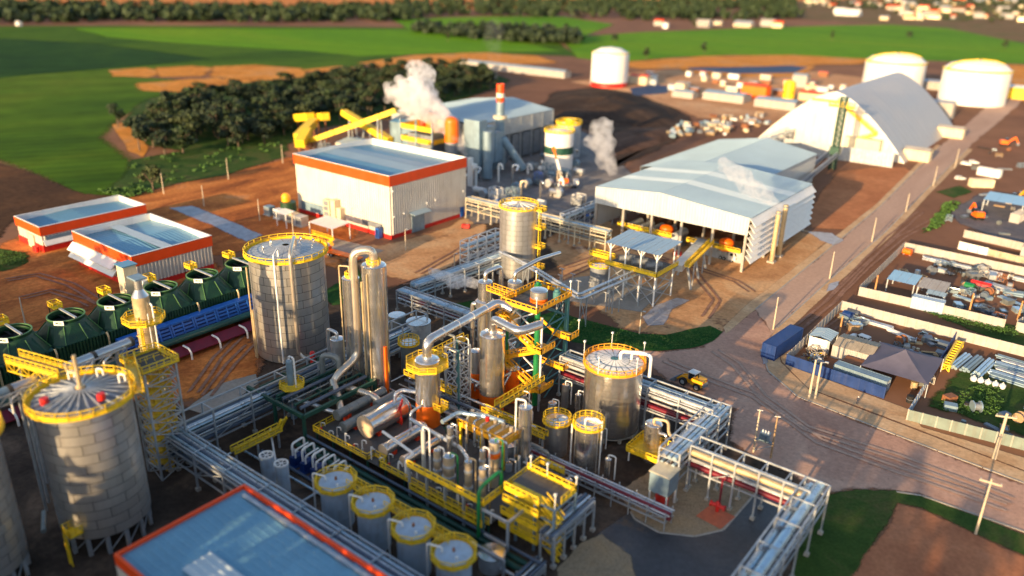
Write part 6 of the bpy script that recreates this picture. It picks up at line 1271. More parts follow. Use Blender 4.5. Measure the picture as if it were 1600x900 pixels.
for k in range(7):
    b = MB(); ua = bx0-1.2+(bx1-bx0+2.4)*k/7; ub = bx0-1.2+(bx1-bx0+2.4)*(k+1)/7-.06; b.sheet((ua,by0-1.4,rz_),(ub,by0-1.4,rz_),(ub,by1+1.6,rz_+.5),(ua,by1+1.6,rz_+.5),.9); b.build('roof_sheet', M['roof_light'], t)
for k in range(3):
    u = bx0+2.6+k*4; b = MB(); b.pipe([(u-1.2,by0+2,dzp+1.3),(u+1.8,by0+5,dzp+1.3)],.9,12); o = b.build('grey_drum_mill', M['galv_dark']); tag(o, ['dark drum mill under the platform roof, left most','dark drum mill under the middle of the platform roof','dark drum mill under the platform roof, right most'][k], 'machine')
# steaming pot with yellow ring at its left
pv = G(918, 470)
t = vessel('reaction_tank', 'dark round tank with yellow crown platform steaming beside the unloading platform', 'tank', -102.5, 172.5, 2.6, 6.6, 'galv_dark', 1.6, 'flat', z0=1.2, legs=6)
octplat('crown_platform', t, -102.5, 172.5, 6.8, 3.3, hole=2.4, m='yellow')
b = MB(); b.box((-105.5,171.6,9.2),(-98.6,173.4,9.35)); b.rail([(-105.5,171.6,9.35),(-98.6,171.6,9.35)],1.2,sp=1.1,t=.2,toe=.7,toe_t=.14); b.rail([(-105.5,173.4,9.35),(-98.6,173.4,9.35)],1.2,sp=1.1,t=.2,toe=.5); b.build('yellow_bridge', M['yellow'], t)
for i in range(14):
    u = -113+i*1.9+rnd.uniform(-.5,.5); v = 162.5+rnd.uniform(-3,6); h = rnd.uniform(2.5,5)
    t = thing('support_post', 'slender galvanised post in the pipe field left of the unloading platform', 'post', (u, v, 0), 'galvanised posts in the pipe field')
    b = MB(); b.bar((u,v,0),(u,v,h),.22); b.build('post', M['galv'], t); b = MB(); b.bar((u-.8,v,h),(u+.8,v,h),.2); b.build('crosshead', M['galv'], t)

# ================================================================== MORE LINES, VALVES AND WALKWAYS THAT FILL THE PROCESS AREA
LM = ['pipe_silver','pipe_blue','alu','pipe_grey','green_steel','white','alu_warm','pipe_dark','galv']
def laid(label, pts, r, m, posts=0):
    t = thing('process_pipe', label, 'pipe', Vector((pts[0][0],pts[0][1],0)))
    b = MB(); b.pipe(pts, r, 8, r*3); b.build('pipe', M[m], t)
    for a, c in zip(pts[:-1], pts[1:]):
        a = Vector(a); c = Vector(c)
        if (c-a).length > 5 and abs(c.z-a.z) < .5:
            for f_ in (.3, .7): p = a.lerp(c, f_); b = MB(); b.pipe([p-(c-a).normalized()*.12, p+(c-a).normalized()*.12], r*1.6, 8); b.build('flange', M['galv'], t); 
            if p.z > 1 and posts: b = MB(); b.bar((p.x,p.y,0),(p.x,p.y,p.z-r),.16); b.build('support', M['galv'], t)
    return t
lane = ['at the back of the exchanger deck','behind the exchanger deck','in front of the orange footed column','between the tall columns and the exchanger deck']
for i in range(12):
    y = 91.6+.62*i; z = 1.6+1.1*(i % 4); xa, xb = -101+rnd.uniform(0,6), -63+rnd.uniform(-10,0)
    if abs(y-yo) < 3.2: xb = xo-ro-.8
    laid(['lowest','second lowest','upper','topmost'][i % 4]+' long line of the '+['front','middle','rear'][i//4]+' bundle running behind the exchanger deck', [(xa,y,z),(xb,y,z),(xb,y,max(.5,z-1.4))], (.16,.22,.14,.26)[i % 4], LM[i % 9], 1)
for i in range(10):
    x = -117+1.5*i; z = 3.0+(i % 3)*1.3
    if abs(x-x1) < r1+1.2 or abs(x-x2) < r2+1.0: continue
    laid('line running back along the columns, number from the silo side '+['one','two','three','four','five','six','seven','eight','nine','ten'][i], [(x,91,z),(x,116,z),(x,116,.8)], (.14,.2,.17)[i % 3], LM[(i*2) % 9], 1)
for i in range(18):
    x = -100+i*2.15; h = (4.6,3.8,5.4)[i % 3]
    t = thing('vent_line', ('white' if i % 2 else 'silver')+' hooked vent line along the front of the exchanger deck', 'pipe', (x,75.6,0), 'hooked vent lines on the exchanger deck'); b = MB(); b.pipe([(x,75.6,dz),(x,75.6,h),(x+.7,75.9,h),(x+.7,75.9,h-.6)],.10,6,.3); b.build('line', M['white' if i % 2 else 'pipe_silver'], t); b = MB(); b.cyl((x,75.6,dz+.4),.2,.35,8); b.build('valve', M['red' if i % 4 == 0 else 'galv'], t)
for i in range(16):
    x = -89.5+i*1.75; y = 88.6+(i % 3)*.7
    if abs(x-xo) < ro+.8: continue
    t = thing('valve_station', 'small valve station at the back edge of the exchanger deck', 'valve', (x,y,0), 'valve stations on the exchanger deck'); b = MB(); b.pipe([(x-.7,y,dz+.8),(x+.7,y,dz+.8)],.16,8); b.pipe([(x,y,dz),(x,y,dz+1.9)],.12,8); b.build('body', M[LM[i % 9]], t); b = MB(); b.lathe([(.28,0),(.34,.04),(.28,.08)],(x,y,dz+1.9),10); b.build('handwheel', M[('red','oyellow','galv')[i % 3]], t)
for i, (p, q, w_) in enumerate((((-100.5,97.5,5.2),(-88,97.5,5.2),1.3),((-80,96.8,4.8),(-66,96.8,4.8),1.2),((-97.6,99,8.4),(-97.6,112,8.4),1.2),((-77,97,6.6),(-77,110.5,6.6),1.3),((-105,70.5,3.4),(-105,61,3.4),1.2))):
    catwalk('catwalk', ['yellow walkway across the lines below the tall columns','yellow walkway behind the evaporator vessels','yellow walkway running back beside the tall columns','yellow walkway joining the deck to the orange yellow stair tower','short yellow walkway over the dark pump yard'][i], p, q, w_, 'grate', 'yellow', (.05,.5,.95), False)
for i in range(9):
    x, y = ((-73.5,101),(-76.5,104),(-72.5,108),(-69.4,112),(-74,114.5),(-60.5,105.6),(-54.5,98.6),(-57,90.6),(-66.8,87.4))[i]; h = (5,6.4,4.4,5.6,5,4.2,4.6,3.8,4.4)[i]; r = (.5,.65,.8,.55,.7,.6,.5,.6,.55)[i]
    tt = vessel('knockout_drum', ['slim silver drum in the pipe area','silver drum in the pipe area','stout grey drum in the pipe area'][i % 3]+[' right of the stair tower foot, front',' right of the stair tower foot, middle',' right of the stair tower foot, rear',' between stair tower and round tank',' beside the rear pipe rack',' left of the round tank foot',' in front of the yellow tray',' beside the dark ladder bridge',' behind the evaporator deck'][i], 'drum', x, y, r, h, ('alu','alu_soft','galv')[i % 3], 1.3, 'dome', n=14)
    b = MB(); b.pipe([(x,y,h+.2),(x,y,h+.9),(x+1.3,y+.2,h+.9),(x+1.3,y+.2,1)],.12,6,.4); b.build('feed_line', M['white'], tt)
for i in range(7):
    x = -112+i*10.2; laid('ground level line in the dark pump yard, '+['first','second','third','fourth','fifth','sixth','last'][i]+' from the silo rack', [(x,57.6,.6),(x,61.5,.6),(x+2.6,61.5,.6),(x+2.6,66.4 if i < 3 else 61.6,.6)], .2, LM[(i*4) % 9])
# ================================================================== BOILER AREA AND BACKGROUND PLANT
def shed(name, label, x0, x1, y0, y1, h, rise, axis, wall, roof, cat='shed', n=8, open_sides='', colw=.5, apron=0):
    t = thing(name, label, cat, ((x0+x1)/2, (y0+y1)/2, 0))
    for k in range(n):
        for side in (0, 1):
            d = MB()
            if axis == 'x':
                a, b_ = x0+(x1-x0)*k/n, x0+(x1-x0)*(k+1)/n-.05; m = (y0+y1)/2
                if side == 0: d.sheet((a,y0-.3,h),(b_,y0-.3,h),(b_,m,h+rise),(a,m,h+rise),1.0)
                else: d.sheet((b_,y1+.3,h),(a,y1+.3,h),(a,m,h+rise),(b_,m,h+rise),1.0)
            else:
                a, b_ = y0+(y1-y0)*k/n, y0+(y1-y0)*(k+1)/n-.05; m = (x0+x1)/2
                if side == 0: d.sheet((x0-.3,b_,h),(x0-.3,a,h),(m,a,h+rise),(m,b_,h+rise),1.0)
                else: d.sheet((x1+.3,a,h),(x1+.3,b_,h),(m,b_,h+rise),(m,a,h+rise),1.0)
            d.build('roof_sheet', M[roof], t)
    zlo = lambda c: (h-apron if apron else h) if c in open_sides else 0
    for c, p, q, o in (('s',(x0,y0),(x1,y0),(0,-1)),('e',(x1,y0),(x1,y1),(1,0)),('n',(x1,y1),(x0,y1),(0,1)),('w',(x0,y1),(x0,y0),(-1,0))):
        z0 = zlo(c)
        if z0 < h: d = MB(); d.corr(p,q,z0,h-.05,1.1,.12,o); d.build('wall', M[wall], t)
        if c in open_sides:
            L = max(1, round((Vector(q)-Vector(p)).length/8))
            for i in range(L+1): v = Vector(p).lerp(Vector(q), i/L); d = MB(); d.box((v.x-colw/2,v.y-colw/2,0),(v.x+colw/2,v.y+colw/2,h)); d.build('column', M['galv'], t)
    return t
# boiler hall behind the white hall
bh = shed('boiler_hall', 'large grey blue roofed boiler hall behind the red banded chimney', -262, -214, 250, 308, 19.5, 3.0, 'y', 'galv', 'roof_light', n=10, open_sides='e', apron=7)
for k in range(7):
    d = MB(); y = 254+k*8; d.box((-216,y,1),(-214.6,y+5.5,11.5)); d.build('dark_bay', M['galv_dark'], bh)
# chimney with red and white bands
cx, cy = -209.0, 262.0; chh = HT(cx, cy, 131); print('chimney', chh)
ch = thing('chimney', 'tall grey chimney with red and white bands at its top', 'chimney', (cx, cy, 0))
d = MB(); d.lathe([(2.4,0),(1.9,chh*.6)],(cx,cy,0),20); d.build('shaft', M['blue_grey'], ch)
d = MB(); d.lathe([(1.9,chh*.6),(3.0,chh*.6+.2),(3.0,chh*.6+1.4),(1.7,chh*.6+1.5)],(cx,cy,0),20); d.build('ring_platform', M['cream'], ch)
for k in range(7):
    za = chh*.6+1.5+(chh*.4-1.5)*k/7; d = MB(); d.lathe([(1.75,za),(1.75,za+(chh*.4-1.5)/7-.03)]+([(1.4,za+(chh*.4-1.5)/7-.03)] if k == 6 else []),(cx,cy,0),20); d.build('paint_band', M['redorange' if k in (3,5,6) else ('blue_grey' if k < 3 else 'clad')], ch)
# precipitator and ducts
t = thing('dust_filter', 'blue grey boxy flue filter with leaning ducts at the foot of the chimney', 'filter', (-205, 245, 0))
for k in range(3):
    y = 240+k*5.2; d = MB(); d.box((-210,y,6),(-202,y+4.9,24-k*3)); d.build('filter_box', M['blue_grey'], t)
    d = MB(); d.add([(-210,y,6),(-202,y,6),(-202,y+4.9,6),(-210,y+4.9,6),(-206.6,y+2,1.5),(-205.4,y+2,1.5),(-205.4,y+3,1.5),(-206.6,y+3,1.5)], [(0,1,2,3),(4,7,6,5),(0,4,5,1),(1,5,6,2),(2,6,7,3),(3,7,4,0)]); d.build('hopper', M['blue_grey'], t)
for (p, q, r) in (((-200,243,20),(-200,243,1),2.0),((-203,256,15),(-196,262,2),1.7),((-206,258,16),(cx,cy,9),1.6)): d = MB(); d.pipe([p,q],r,12); d.build('duct', M['blue_grey'], t)
for k in range(4): d = MB(); d.bar((-211+k*3.4,239.6,0),(-211+k*3.4,239.6,6),.5); d.build('leg', M['galv_dark'], t)
# boiler tower with yellow and orange platforms
t = thing('boiler_tower', 'dark boiler tower with yellow and orange top platforms behind the steam plume', 'boiler', (-228, 240, 0))
d = MB(); d.box((-236,234,0),(-222,246,16)); d.build('casing', M['galv_dark'], t)
for i, z in enumerate((8,13,18)): d = MB(); d.box((-238,232,z),(-220,248,z+.3)); d.rail([(-238,232,z+.3),(-220,232,z+.3),(-220,248,z+.3),(-238,248,z+.3)],1.5,True,sp=2,t=.3,toe=1.2,toe_t=.2); d.build('platform', M['yellow' if i else 'galv'], t)
for (u, v) in ((-238,232),(-220,232),(-220,248),(-238,248),(-229,232),(-220,240)): d = MB(); d.bar((u,v,0),(u,v,22),.6); d.build('column', M['blue_grey'], t)
d = MB(); d.cyl((-226,238,18.3),2.4,5,16); d.dome((-226,238,23.3),2.4,1.5,16); d.build('steam_drum', M['orange'], t)
d = MB(); d.cyl((-233,240,18.3),1.6,4,14); d.build('feed_hopper', M['orange_red'], t)
t = thing('orange_silo', 'orange top silo standing between steam plume and chimney', 'silo', (-213, 236, 0))
d = MB(); d.cyl((-213,236,0),2.6,15,16); d.build('body', M['galv_dark'], t)
d = MB(); d.cyl((-213,236,15.02),2.9,8,16); d.dome((-213,236,23.02),2.9,2,16); d.build('orange_top', M['orange'], t)
# yellow belt galleries
def gallery(label, p, q, w=3.0, h=2.6, m='yellow', legs=3, name='belt_conveyor'):
    p = Vector(p); q = Vector(q); t = thing(name, label, 'conveyor', Vector(((p.x+q.x)/2,(p.y+q.y)/2,0)))
    n = max(2, int((q-p).length/7))
    for i in range(n): d = MB(); d.bar(p.lerp(q,i/n), p.lerp(q,(i+1)/n-.006), w, h); d.build('gallery_section', M[m], t)
    sd = Vector((q.y-p.y,p.x-q.x,0)).normalized()
    for i in range(legs):
        c = p.lerp(q,(i+.6)/(legs+.2)); d = MB(); d.bar(c+sd*1.5-Vector((0,0,h/2)),(c.x+sd.x*3,c.y+sd.y*3,0),.5); d.bar(c-sd*1.5-Vector((0,0,h/2)),(c.x-sd.x*3,c.y-sd.y*3,0),.5); d.build('trestle_leg', M['galv'], t)
    return t
a = G(478, 222, 6); b_ = G(620, 172, 23)
gallery('long yellow belt gallery climbing from left to right behind the white hall', a, b_, 2.6, 2.2)
c_ = G(537, 175, 17); e_ = G(610, 220, 9)
gallery('shorter yellow belt gallery crossing the long one and descending right', c_, e_, 3.2, 2.6)
for i, (p, q) in enumerate((((466,215),(490,190)),((468,225),(480,205)),((465,184),(485,182)),((497,183),(508,182)))):
    lab = ['yellow hopper chute leaning at the low end of the long gallery','yellow chute nearest the corner of the white hall','yellow crusher hood behind the low end of the gallery','small yellow crusher hood right of the others'][i]
    p_ = G(p[0],p[1],6+i); q_ = G(q[0],q[1],9+i); t = thing('chute', lab, 'chute', ((p_.x+q_.x)/2,(p_.y+q_.y)/2,0))
    d = MB(); d.bar(p_,q_,4.2,3.6); d.build('body', M['yellow'], t)
    for z in (p_,q_): d = MB(); d.bar((z.x,z.y,0),(z.x,z.y,z.z-1.5),.6); d.build('leg', M['rust'], t)
t = shed('chip_shed', 'pale cream walled shed under the crossing yellow galleries', -268, -246, 222, 236, 9, 1.4, 'x', 'cream', 'roof_light', n=5)
shed('feed_shed', 'blue grey sheeted shed between the yellow galleries and the boiler tower', -256, -240, 243, 249.5, 17, .8, 'x', 'blue_grey', 'roof_blue', n=4)
for i in range(10):
    x = -292+i*3.2; y = 214+rnd.uniform(0,16); h = rnd.uniform(3,8); t = thing('steel_trestle', 'brown steel trestle frame under the yellow belt galleries', 'trestle', (x,y,0), 'trestle frames under the yellow galleries')
    d = MB(); d.lattice(x-1.3,y-1.3,x+1.3,y+1.3,0,h,2,.4,.25); d.build('frame', M[rnd.choice(['rust','galv','galv_dark'])], t)
# white tank with green stripe, beside a yellow topped one
g = G(872, 262); hg = HT(g.x, g.y, 205); r = RAD((g.x,g.y,hg), 45)
t = vessel('striped_tank', 'white tank with a dark green stripe round its middle', 'tank', g.x, g.y, r, hg, 'white', 3.6, 'cone')
d = MB(); d.lathe([(r+.06,hg*.42),(r+.08,hg*.44),(r+.08,hg*.60),(r+.06,hg*.62)],(g.x,g.y,0),32); d.build('green_stripe', M['green_steel'], t)
d = MB(); d.rail(circ((g.x,g.y),r+.3,hg-.1,20),1.3,True,sp=9,t=.22,toe=.5); d.build('railing', M['yellow'], t)
t = vessel('ash_tank', 'grey tank with yellow crown half hidden by the steam left of the shed', 'tank', g.x-10, g.y+22, 5.5, 15, 'galv', 3.6, 'cone')
d = MB(); d.rail(circ((g.x-10,g.y+22),5.8,15,20),1.6,True,sp=9,t=.3,toe=.9); d.cyl((g.x-8,g.y+20,15.2),2,2.5,12); d.build('railing', M['yellow'], t)
# truck crane
def crane():
    t = thing('truck_crane', 'white truck crane with orange tipped boom raised before the striped tank', 'crane', (0,0,0))
    d = MB(); d.box((-4.5,-1.25,.9),(4.5,1.25,1.6)); d.build('chassis', M['galv_dark'], t)
    d = MB(); d.box((3.0,-1.2,1.6),(5.0,1.2,3.2)); d.build('cab', M['white'], t)
    d = MB(); d.cyl((-1,0,1.6),1.1,.6,14); d.box((-2.8,-1.1,2.2),(.8,1.1,3.6)); d.build('turret', M['orange'], t)
    for x in (-3.4,-2.0,2.2,3.6):
        for y in (-1.2,1.2): w_ = MB(); w_.hcyl((x,y-.2,.55),(x,y+.2,.55),.55,12); w_.build('wheel', M['tyre'], t)
    d = MB(); d.bar((-1.5,0,3.0),(-4.2,0,11.5),1.0,1.0); d.build('boom', M['white'], t)
    d = MB(); d.bar((-4.22,0,11.55),(-5.2,0,14.6),.75,.75); d.bar((-5.2,0,14.6),(-5.6,0,16.2),1.2,.9); d.build('boom_tip', M['orange'], t)
    return t
t = crane(); cg = G(884, 293); t.location = cg; t.rotation_euler = (0,0,R_(40))
# clutter of the boiler yard: frames, ducts, tanks, bins
cats = [('skid_tank','horizontal pale tank on saddles in the boiler yard','tank'),('pump_skid','low grey machine frame in the boiler yard','machine'),('standpipe','pale standpipe with elbow in the boiler yard','pipe'),('fan_unit','bluish fan housing in the boiler yard','fan')]
for i in range(84):
    p = G(rnd.uniform(735, 905), rnd.uniform(232, 325)); x, y = p.x, p.y
    if -176 > x and y < 200: continue
    if (x-g.x)**2+(y-g.y)**2 < 64: continue
    k = i % 4; nm, lb, ct = cats[k]; bm = rnd.choice((['white','galv','blue_grey','alu_soft'],['galv','galv_dark','white','blue_grey'],['white','tan_light','galv','alu'],['blue_grey','galv','galv_dark'])[k]); lb = {'white':'white','galv':'pale grey','blue_grey':'blue grey','alu_soft':'silver','galv_dark':'dark grey','tan_light':'tan','alu':'silver'}[bm]+' '+lb.replace('pale ','').replace('bluish ','').replace('low grey','low'); t = thing(nm, lb, ct, (x,y,0), nm.replace('_',' ')+'s scattered in the boiler yard')
    if k == 0:
        L = rnd.uniform(3,6); d = MB(); d.hcyl((x-L/2,y,1.9),(x+L/2,y,1.9),1.1,14); d.build('shell', M[bm], t)
        for s in (-.3,.3): d = MB(); d.box((x+L*s-.3,y-.8,0),(x+L*s+.3,y+.8,1.0)); d.build('saddle', M['concrete'], t)
    elif k == 1:
        d = MB(); d.lattice(x-2,y-1.5,x+2,y+1.5,0,rnd.uniform(3,6),2,.3,.18); d.build('frame', M[bm], t); d = MB(); d.box((x-1.4,y-1,.4),(x+1.4,y+1,2.2)); d.build('machine', M[rnd.choice(['blue_grey','galv_dark','blue_light','galv'])], t)
    elif k == 2:
        h = rnd.uniform(4,9); d = MB(); d.pipe([(x,y,0),(x,y,h),(x+2,y+rnd.uniform(-2,2),h),(x+2,y,h-2)],rnd.uniform(.25,.6),10,1); d.build('pipe', M[bm], t); d = MB(); d.box((x-.6,y-.6,0),(x+.6,y+.6,.4)); d.build('footing', M['concrete'], t)
    else:
        d = MB(); d.hcyl((x,y-.9,1.8),(x,y+.9,1.8),1.6,16); d.build('volute', M[bm], t); d = MB(); d.box((x-1.2,y-1.2,0),(x+1.2,y+1.2,.6)); d.build('plinth', M['concrete'], t)
d = MB(); p = G(841,284); d.cyl((p.x,p.y,.5),2.0,3.0,16); d.dome((p.x,p.y,3.5),2.0,.7,16); o = d.build('blue_tank', M['blue_light']); tag(o, 'squat bright blue tank in front of the striped white tank', 'tank')
for (u, v, nm, h) in ((735,290,'left',11),(741,292,'right',9)):
    p = G(u, v); t = vessel('upright_cylinder', 'white upright cylinder off the right corner of the white hall, '+nm+' one', 'tank', p.x, p.y, 1.2, h, 'white', 2.5, 'dome')
# bagasse heap
def heap(name, label, pts, h, m, res=26):
    P = [G(x, y) for x, y in pts]; c = sum(P, Vector())/len(P); vs = [(c.x,c.y,h*.9)]; fs = []; n = len(P)*4; ring = []
    for i in range(len(P)):
        a, b__ = P[i], P[(i+1) % len(P)]
        for k in range(4): ring.append(a.lerp(b__, k/4))
    R = 9
    for j in range(1, R+1):
        for q in ring:
            f_ = j/R; x, y = c.x+(q.x-c.x)*f_, c.y+(q.y-c.y)*f_
            z = h*(1-f_**1.8)*(.85+.5*mnoise.noise((x*.05,y*.05,3)))+1.2*mnoise.noise((x*.18,y*.18,9))*(1-f_); vs.append((x,y,max(-.1,z) if j < R else -.1))
    for k in range(n): fs.append((0,1+k,1+(k+1)%n))
    for j in range(R-1):
        for k in range(n): a = 1+j*n+k; b__ = 1+j*n+(k+1)%n; fs.append((a,a+n,b__+n,b__))
    o = link(mesh(name, vs, fs, m, [True]*len(fs)), name); return tag(o, label, 'heap')
heap('bagasse_heap', 'big dark brown bagasse heap behind the boiler hall', [(838,172),(862,150),(905,138),(960,140),(1000,150),(1040,170),(1060,192),(1010,200),(940,196),(880,195)], 6, m_bag)
heap('bagasse_heap', 'lower brown bagasse heap in front of the dark one', [(940,215),(990,198),(1050,200),(1060,215),(1000,236),(955,245)], 2.5, blend('brown_bagasse', [(.3,(.06,.035,.025)), (.6,(.14,.08,.055)), (.8,(.22,.14,.10))], .05, scale2=.4))
# far white tank with red foot
p = G(951, 134); hh = HT(p.x, p.y, 82); r = RAD((p.x,p.y,hh), 58)
t = vessel('far_tank', 'white far tank with red band at its foot before the green field', 'tank', p.x, p.y, r, hh, 'white', 5, 'cone', skirt=(hh*.14,'red'))
d = MB(); d.lathe([(r+.1,hh-.2),(r+.1,hh+.5),(r-.3,hh+.5)],(p.x,p.y,0),32); d.build('rim', M['yellow'], t)
d = MB(); d.lathe([(r,hh),(r*.55,hh+3.2),(.1,hh+4.2)],(p.x,p.y,0),32); d.build('roof_dome', M['white'], t)
d = MB()
for k in range(14): gg = -2.2+k*.09; d.cbox((p.x+(r+.5)*math.cos(gg),p.y+(r+.5)*math.sin(gg),hh*.1+hh*.85*k/14),(1.6,1.6,.5))
d.build('spiral_stair', M['galv'], t)
for nm, bx, by, ty, ww in (('left',1392,140,96,88),('right',1516,160,108,96)):
    p = G(bx, by); hh = HT(p.x, p.y, ty); r = RAD((p.x,p.y,hh), ww)
    t = vessel('far_tank', 'huge white tank with yellow domed rim beyond the arched store, '+nm+' one of two', 'tank', p.x, p.y, r, hh, 'white', 5, 'flat', n=36)
    d = MB(); d.lathe([(r,hh),(r*.8,hh+3.4),(r*.5,hh+5.2),(.1,hh+6)],(p.x,p.y,0),36); d.build('roof_dome', M['white'], t)
    d = MB(); pts = [(r*c2, z2) for c2, z2 in ((1.0,hh+.1),(.8,hh+3.5),(.5,hh+5.3),(.05,hh+6.1))]
    for (ra, za), (rb2, zb2_) in zip(pts[:-1], pts[1:]):
        d.bar((p.x+ra*CR.x,p.y+ra*CR.y,za),(p.x+rb2*CR.x,p.y+rb2*CR.y,zb2_),1.6,1.2); d.bar((p.x-ra*CR.x,p.y-ra*CR.y,za),(p.x-rb2*CR.x,p.y-rb2*CR.y,zb2_),1.6,1.2)
    d.lathe([(r+.1,hh-.6),(r+.5,hh-.6),(r+.5,hh+.5),(r+.1,hh+.5)],(p.x,p.y,0),36); d.build('yellow_rail', M['yellow'], t)
# sheds and offices of the far yard
far = [('far_shed','long pale roofed greenhouse like shed at the wood edge behind the chimney',800,112,190,9,5,'conc_wall','roof_light'),('far_shed','second pale long roof below the first behind the chimney',745,120,60,9,5,'conc_wall','roof_light'),
 ('far_shed','pale blue roofed shed left of the orange office',1135,157,60,14,5,'conc_wall','roof_light'),('far_shed','pale blue roofed shed right of the orange office',1215,168,58,14,5,'conc_wall','roof_light'),
 ('far_shed','small pale blue roof by the second pond',1070,152,32,9,4,'conc_wall','roof_light'),('far_office','orange walled office block in the far yard',1180,152,36,9,8,'orange','redorange'),
 ('far_office','small cream cube building by the second pond',1064,146,14,7,7,'cream','conc_wall'),('far_office','white cube building by the dark pond',1250,136,20,8,9,'conc_wall','roof_light'),('far_office','small red roofed house beside the far white tank',1000,131,28,9,6,'cream','redorange'),
 ('far_office','salmon low house right of the yellow silo',1270,157,36,9,5,'peach','redorange'),('far_shed','grey roofed tank farm office with red stripe between the huge tanks',1468,140,52,12,6,'conc_wall','galv'),
 ('far_shed','yellow lit loading bay right of the huge tanks',1578,152,56,14,8,'yellow','white'),('far_office','white gatehouse by the far end of the arched store',1484,214,34,6,5,'cream','conc_wall'),('far_office','white two storey office behind the arched store',1470,185,28,8,10,'conc_wall','galv'),('far_office','low cream office beside the near corner of the arched store',1432,250,34,6,5,'cream','conc_wall')]  # loading bay walls are plain yellow
for nm, lb, bx, by, wpx, dep_, h, wall, roof in far:
    p = G(bx, by); W = wpx/FPX*DEP(p)*1.1; shed(nm, lb, p.x-W/2, p.x+W/2, p.y-dep_/2, p.y+dep_/2, h, 1.2, 'x', wall, roof, 'building', n=3)
p = G(1231,156); t = thing('yellow_silo', 'small yellow silo between orange office and salmon house', 'silo', p); d = MB(); d.cyl((p.x,p.y,0),4,11,16); d.dome((p.x,p.y,11),4,2.5,16); d.build('body', M['yellow'], t); d = MB(); d.lathe([(4.1,5),(4.1,5.8)],(p.x,p.y,0),16); d.build('band', M['orange'], t)
jm = ['cream','tan_steel','galv','roof_light','rust','timber','cream','blue_grey','poly','tan_light','galv_dark','timber']
JW = {'cream':'cream','tan_steel':'tan','galv':'grey','roof_light':'pale blue','rust':'rusty','yellow':'yellow','blue_grey':'blue grey','poly':'white','tan_light':'pale tan','galv_dark':'dark grey','timber':'brown'}
for i in range(70):
    f_ = rnd.random(); p = G(1060+110*f_+rnd.uniform(-30,45), 212-22*f_+rnd.uniform(-16,8)); w_ = rnd.uniform(1.6,5)
    jk = rnd.choice(jm); t = thing('stored_equipment', JW[jk]+' machine part or crate laid out beyond the shed roof', 'equipment', p, 'equipment laid out beyond the open shed')
    d = MB(); d.cbox((p.x,p.y,rnd.uniform(.5,1.3)+.1),(w_,rnd.uniform(1,3),rnd.uniform(1,2.4)),rnd.random()*3); d.build('body', M[jk], t); d = MB(); d.cbox((p.x,p.y,.1),(w_*1.05,1.4,.2),rnd.random()*3); d.build('base', M['timber'], t)
for i in range(34):
    p = G(rnd.uniform(985,1345), rnd.uniform(118,150)); w_ = rnd.uniform(3,9)
    hw_ = rnd.choice(['cream','white','peach','rust','galv']); hr_ = rnd.choice(['redorange','roof_light','galv','white']); t = thing('site_hut', {'cream':'cream','white':'white','peach':'salmon','rust':'rusty','galv':'grey'}[hw_]+' hut with '+{'redorange':'red','roof_light':'pale blue','galv':'grey','white':'white'}[hr_]+' roof in the far yard', 'hut', p, 'small huts of the far yard')
    d = MB(); d.cbox((p.x,p.y,1.8),(w_,3.5,3.6)); d.build('wall', M[hw_], t); d = MB(); d.cbox((p.x,p.y,3.75),(w_+.6,4.1,.25)); d.build('roof', M[hr_], t)
# things around the white hall
p = G(452, 338); t = thing('green_tank', 'dark green square tank with a yellow dome top left of the white hall', 'tank', p)
d = MB(); d.cyl((p.x,p.y,0),2.6,5.2,12); d.build('body', M['green'], t); d = MB(); d.dome((p.x-1,p.y,6.6),1.5,1.5,12); d.cyl((p.x-1,p.y,5.2),1.5,1.4,12); d.build('dome', M['oyellow'], t)
for k, (u, v, w_, d_, h_, m) in enumerate(((-224.5,155.5,3,2.5,3.2,'blue_grey'),(-218.5,155,3,2.5,3.4,'white'),(-213,156,5,3,3.0,'cream'),(-207,155,4,3,3.4,'galv'))):
    t = thing('transformer_cabinet', ['blue grey','white','cream','grey'][k]+' equipment cabinet along the sunlit side of the white hall', 'cabinet', (u,v,0))
    d = MB(); d.box((u-w_/2,v-d_/2,.3),(u+w_/2,v+d_/2,h_)); d.build('body', M[m], t); d = MB(); d.box((u-w_/2-.3,v-d_/2-.3,0),(u+w_/2+.3,v+d_/2+.3,.3)); d.build('plinth', M['concrete'], t); d = MB(); d.box((u-w_/2+.2,v-d_/2-.06,.8),(u+w_/2-.2,v-d_/2-.003,h_-.5)); d.build('door', M['galv_dark'], t)
def canopy(label, x0, x1, y0, y1, h, roof='white', leg='white'):
    t = thing('canopy', label, 'canopy', ((x0+x1)/2,(y0+y1)/2,0))
    n = 3
    for k in range(n): d = MB(); d.sheet((x0+(x1-x0)*k/n,y0,h),(x0+(x1-x0)*(k+1)/n-.05,y0,h),(x0+(x1-x0)*(k+1)/n-.05,y1,h+.5),(x0+(x1-x0)*k/n,y1,h+.5),.8); d.build('roof_sheet', M[roof], t)
    for u in (x0+.3,x1-.3):
        for v in (y0+.3,y1-.3): d = MB(); d.bar((u,v,0),(u,v,h),.25); d.build('leg', M[leg], t)
    return t
canopy('small white canopy at the foot of the duct tower by the white hall', -213, -207.5, 149.5, 153.5, 4.6)
cp = canopy('bigger white canopy over orange railings before the white hall', -195.5, -184, 149, 156.5, 5.0)
d = MB(); d.rail([(-195,149.4,1.2),(-184.6,149.4,1.2)],1.3,sp=1,t=.2,toe=.5); d.bar((-186,148.6,0),(-183,148.6,2.6),.3,1.0); d.rail([(-190,148.2,0),(-183,148.2,0)],1.1,sp=1,t=.18); o = d.build('orange_railing', M['oyellow'], cp)
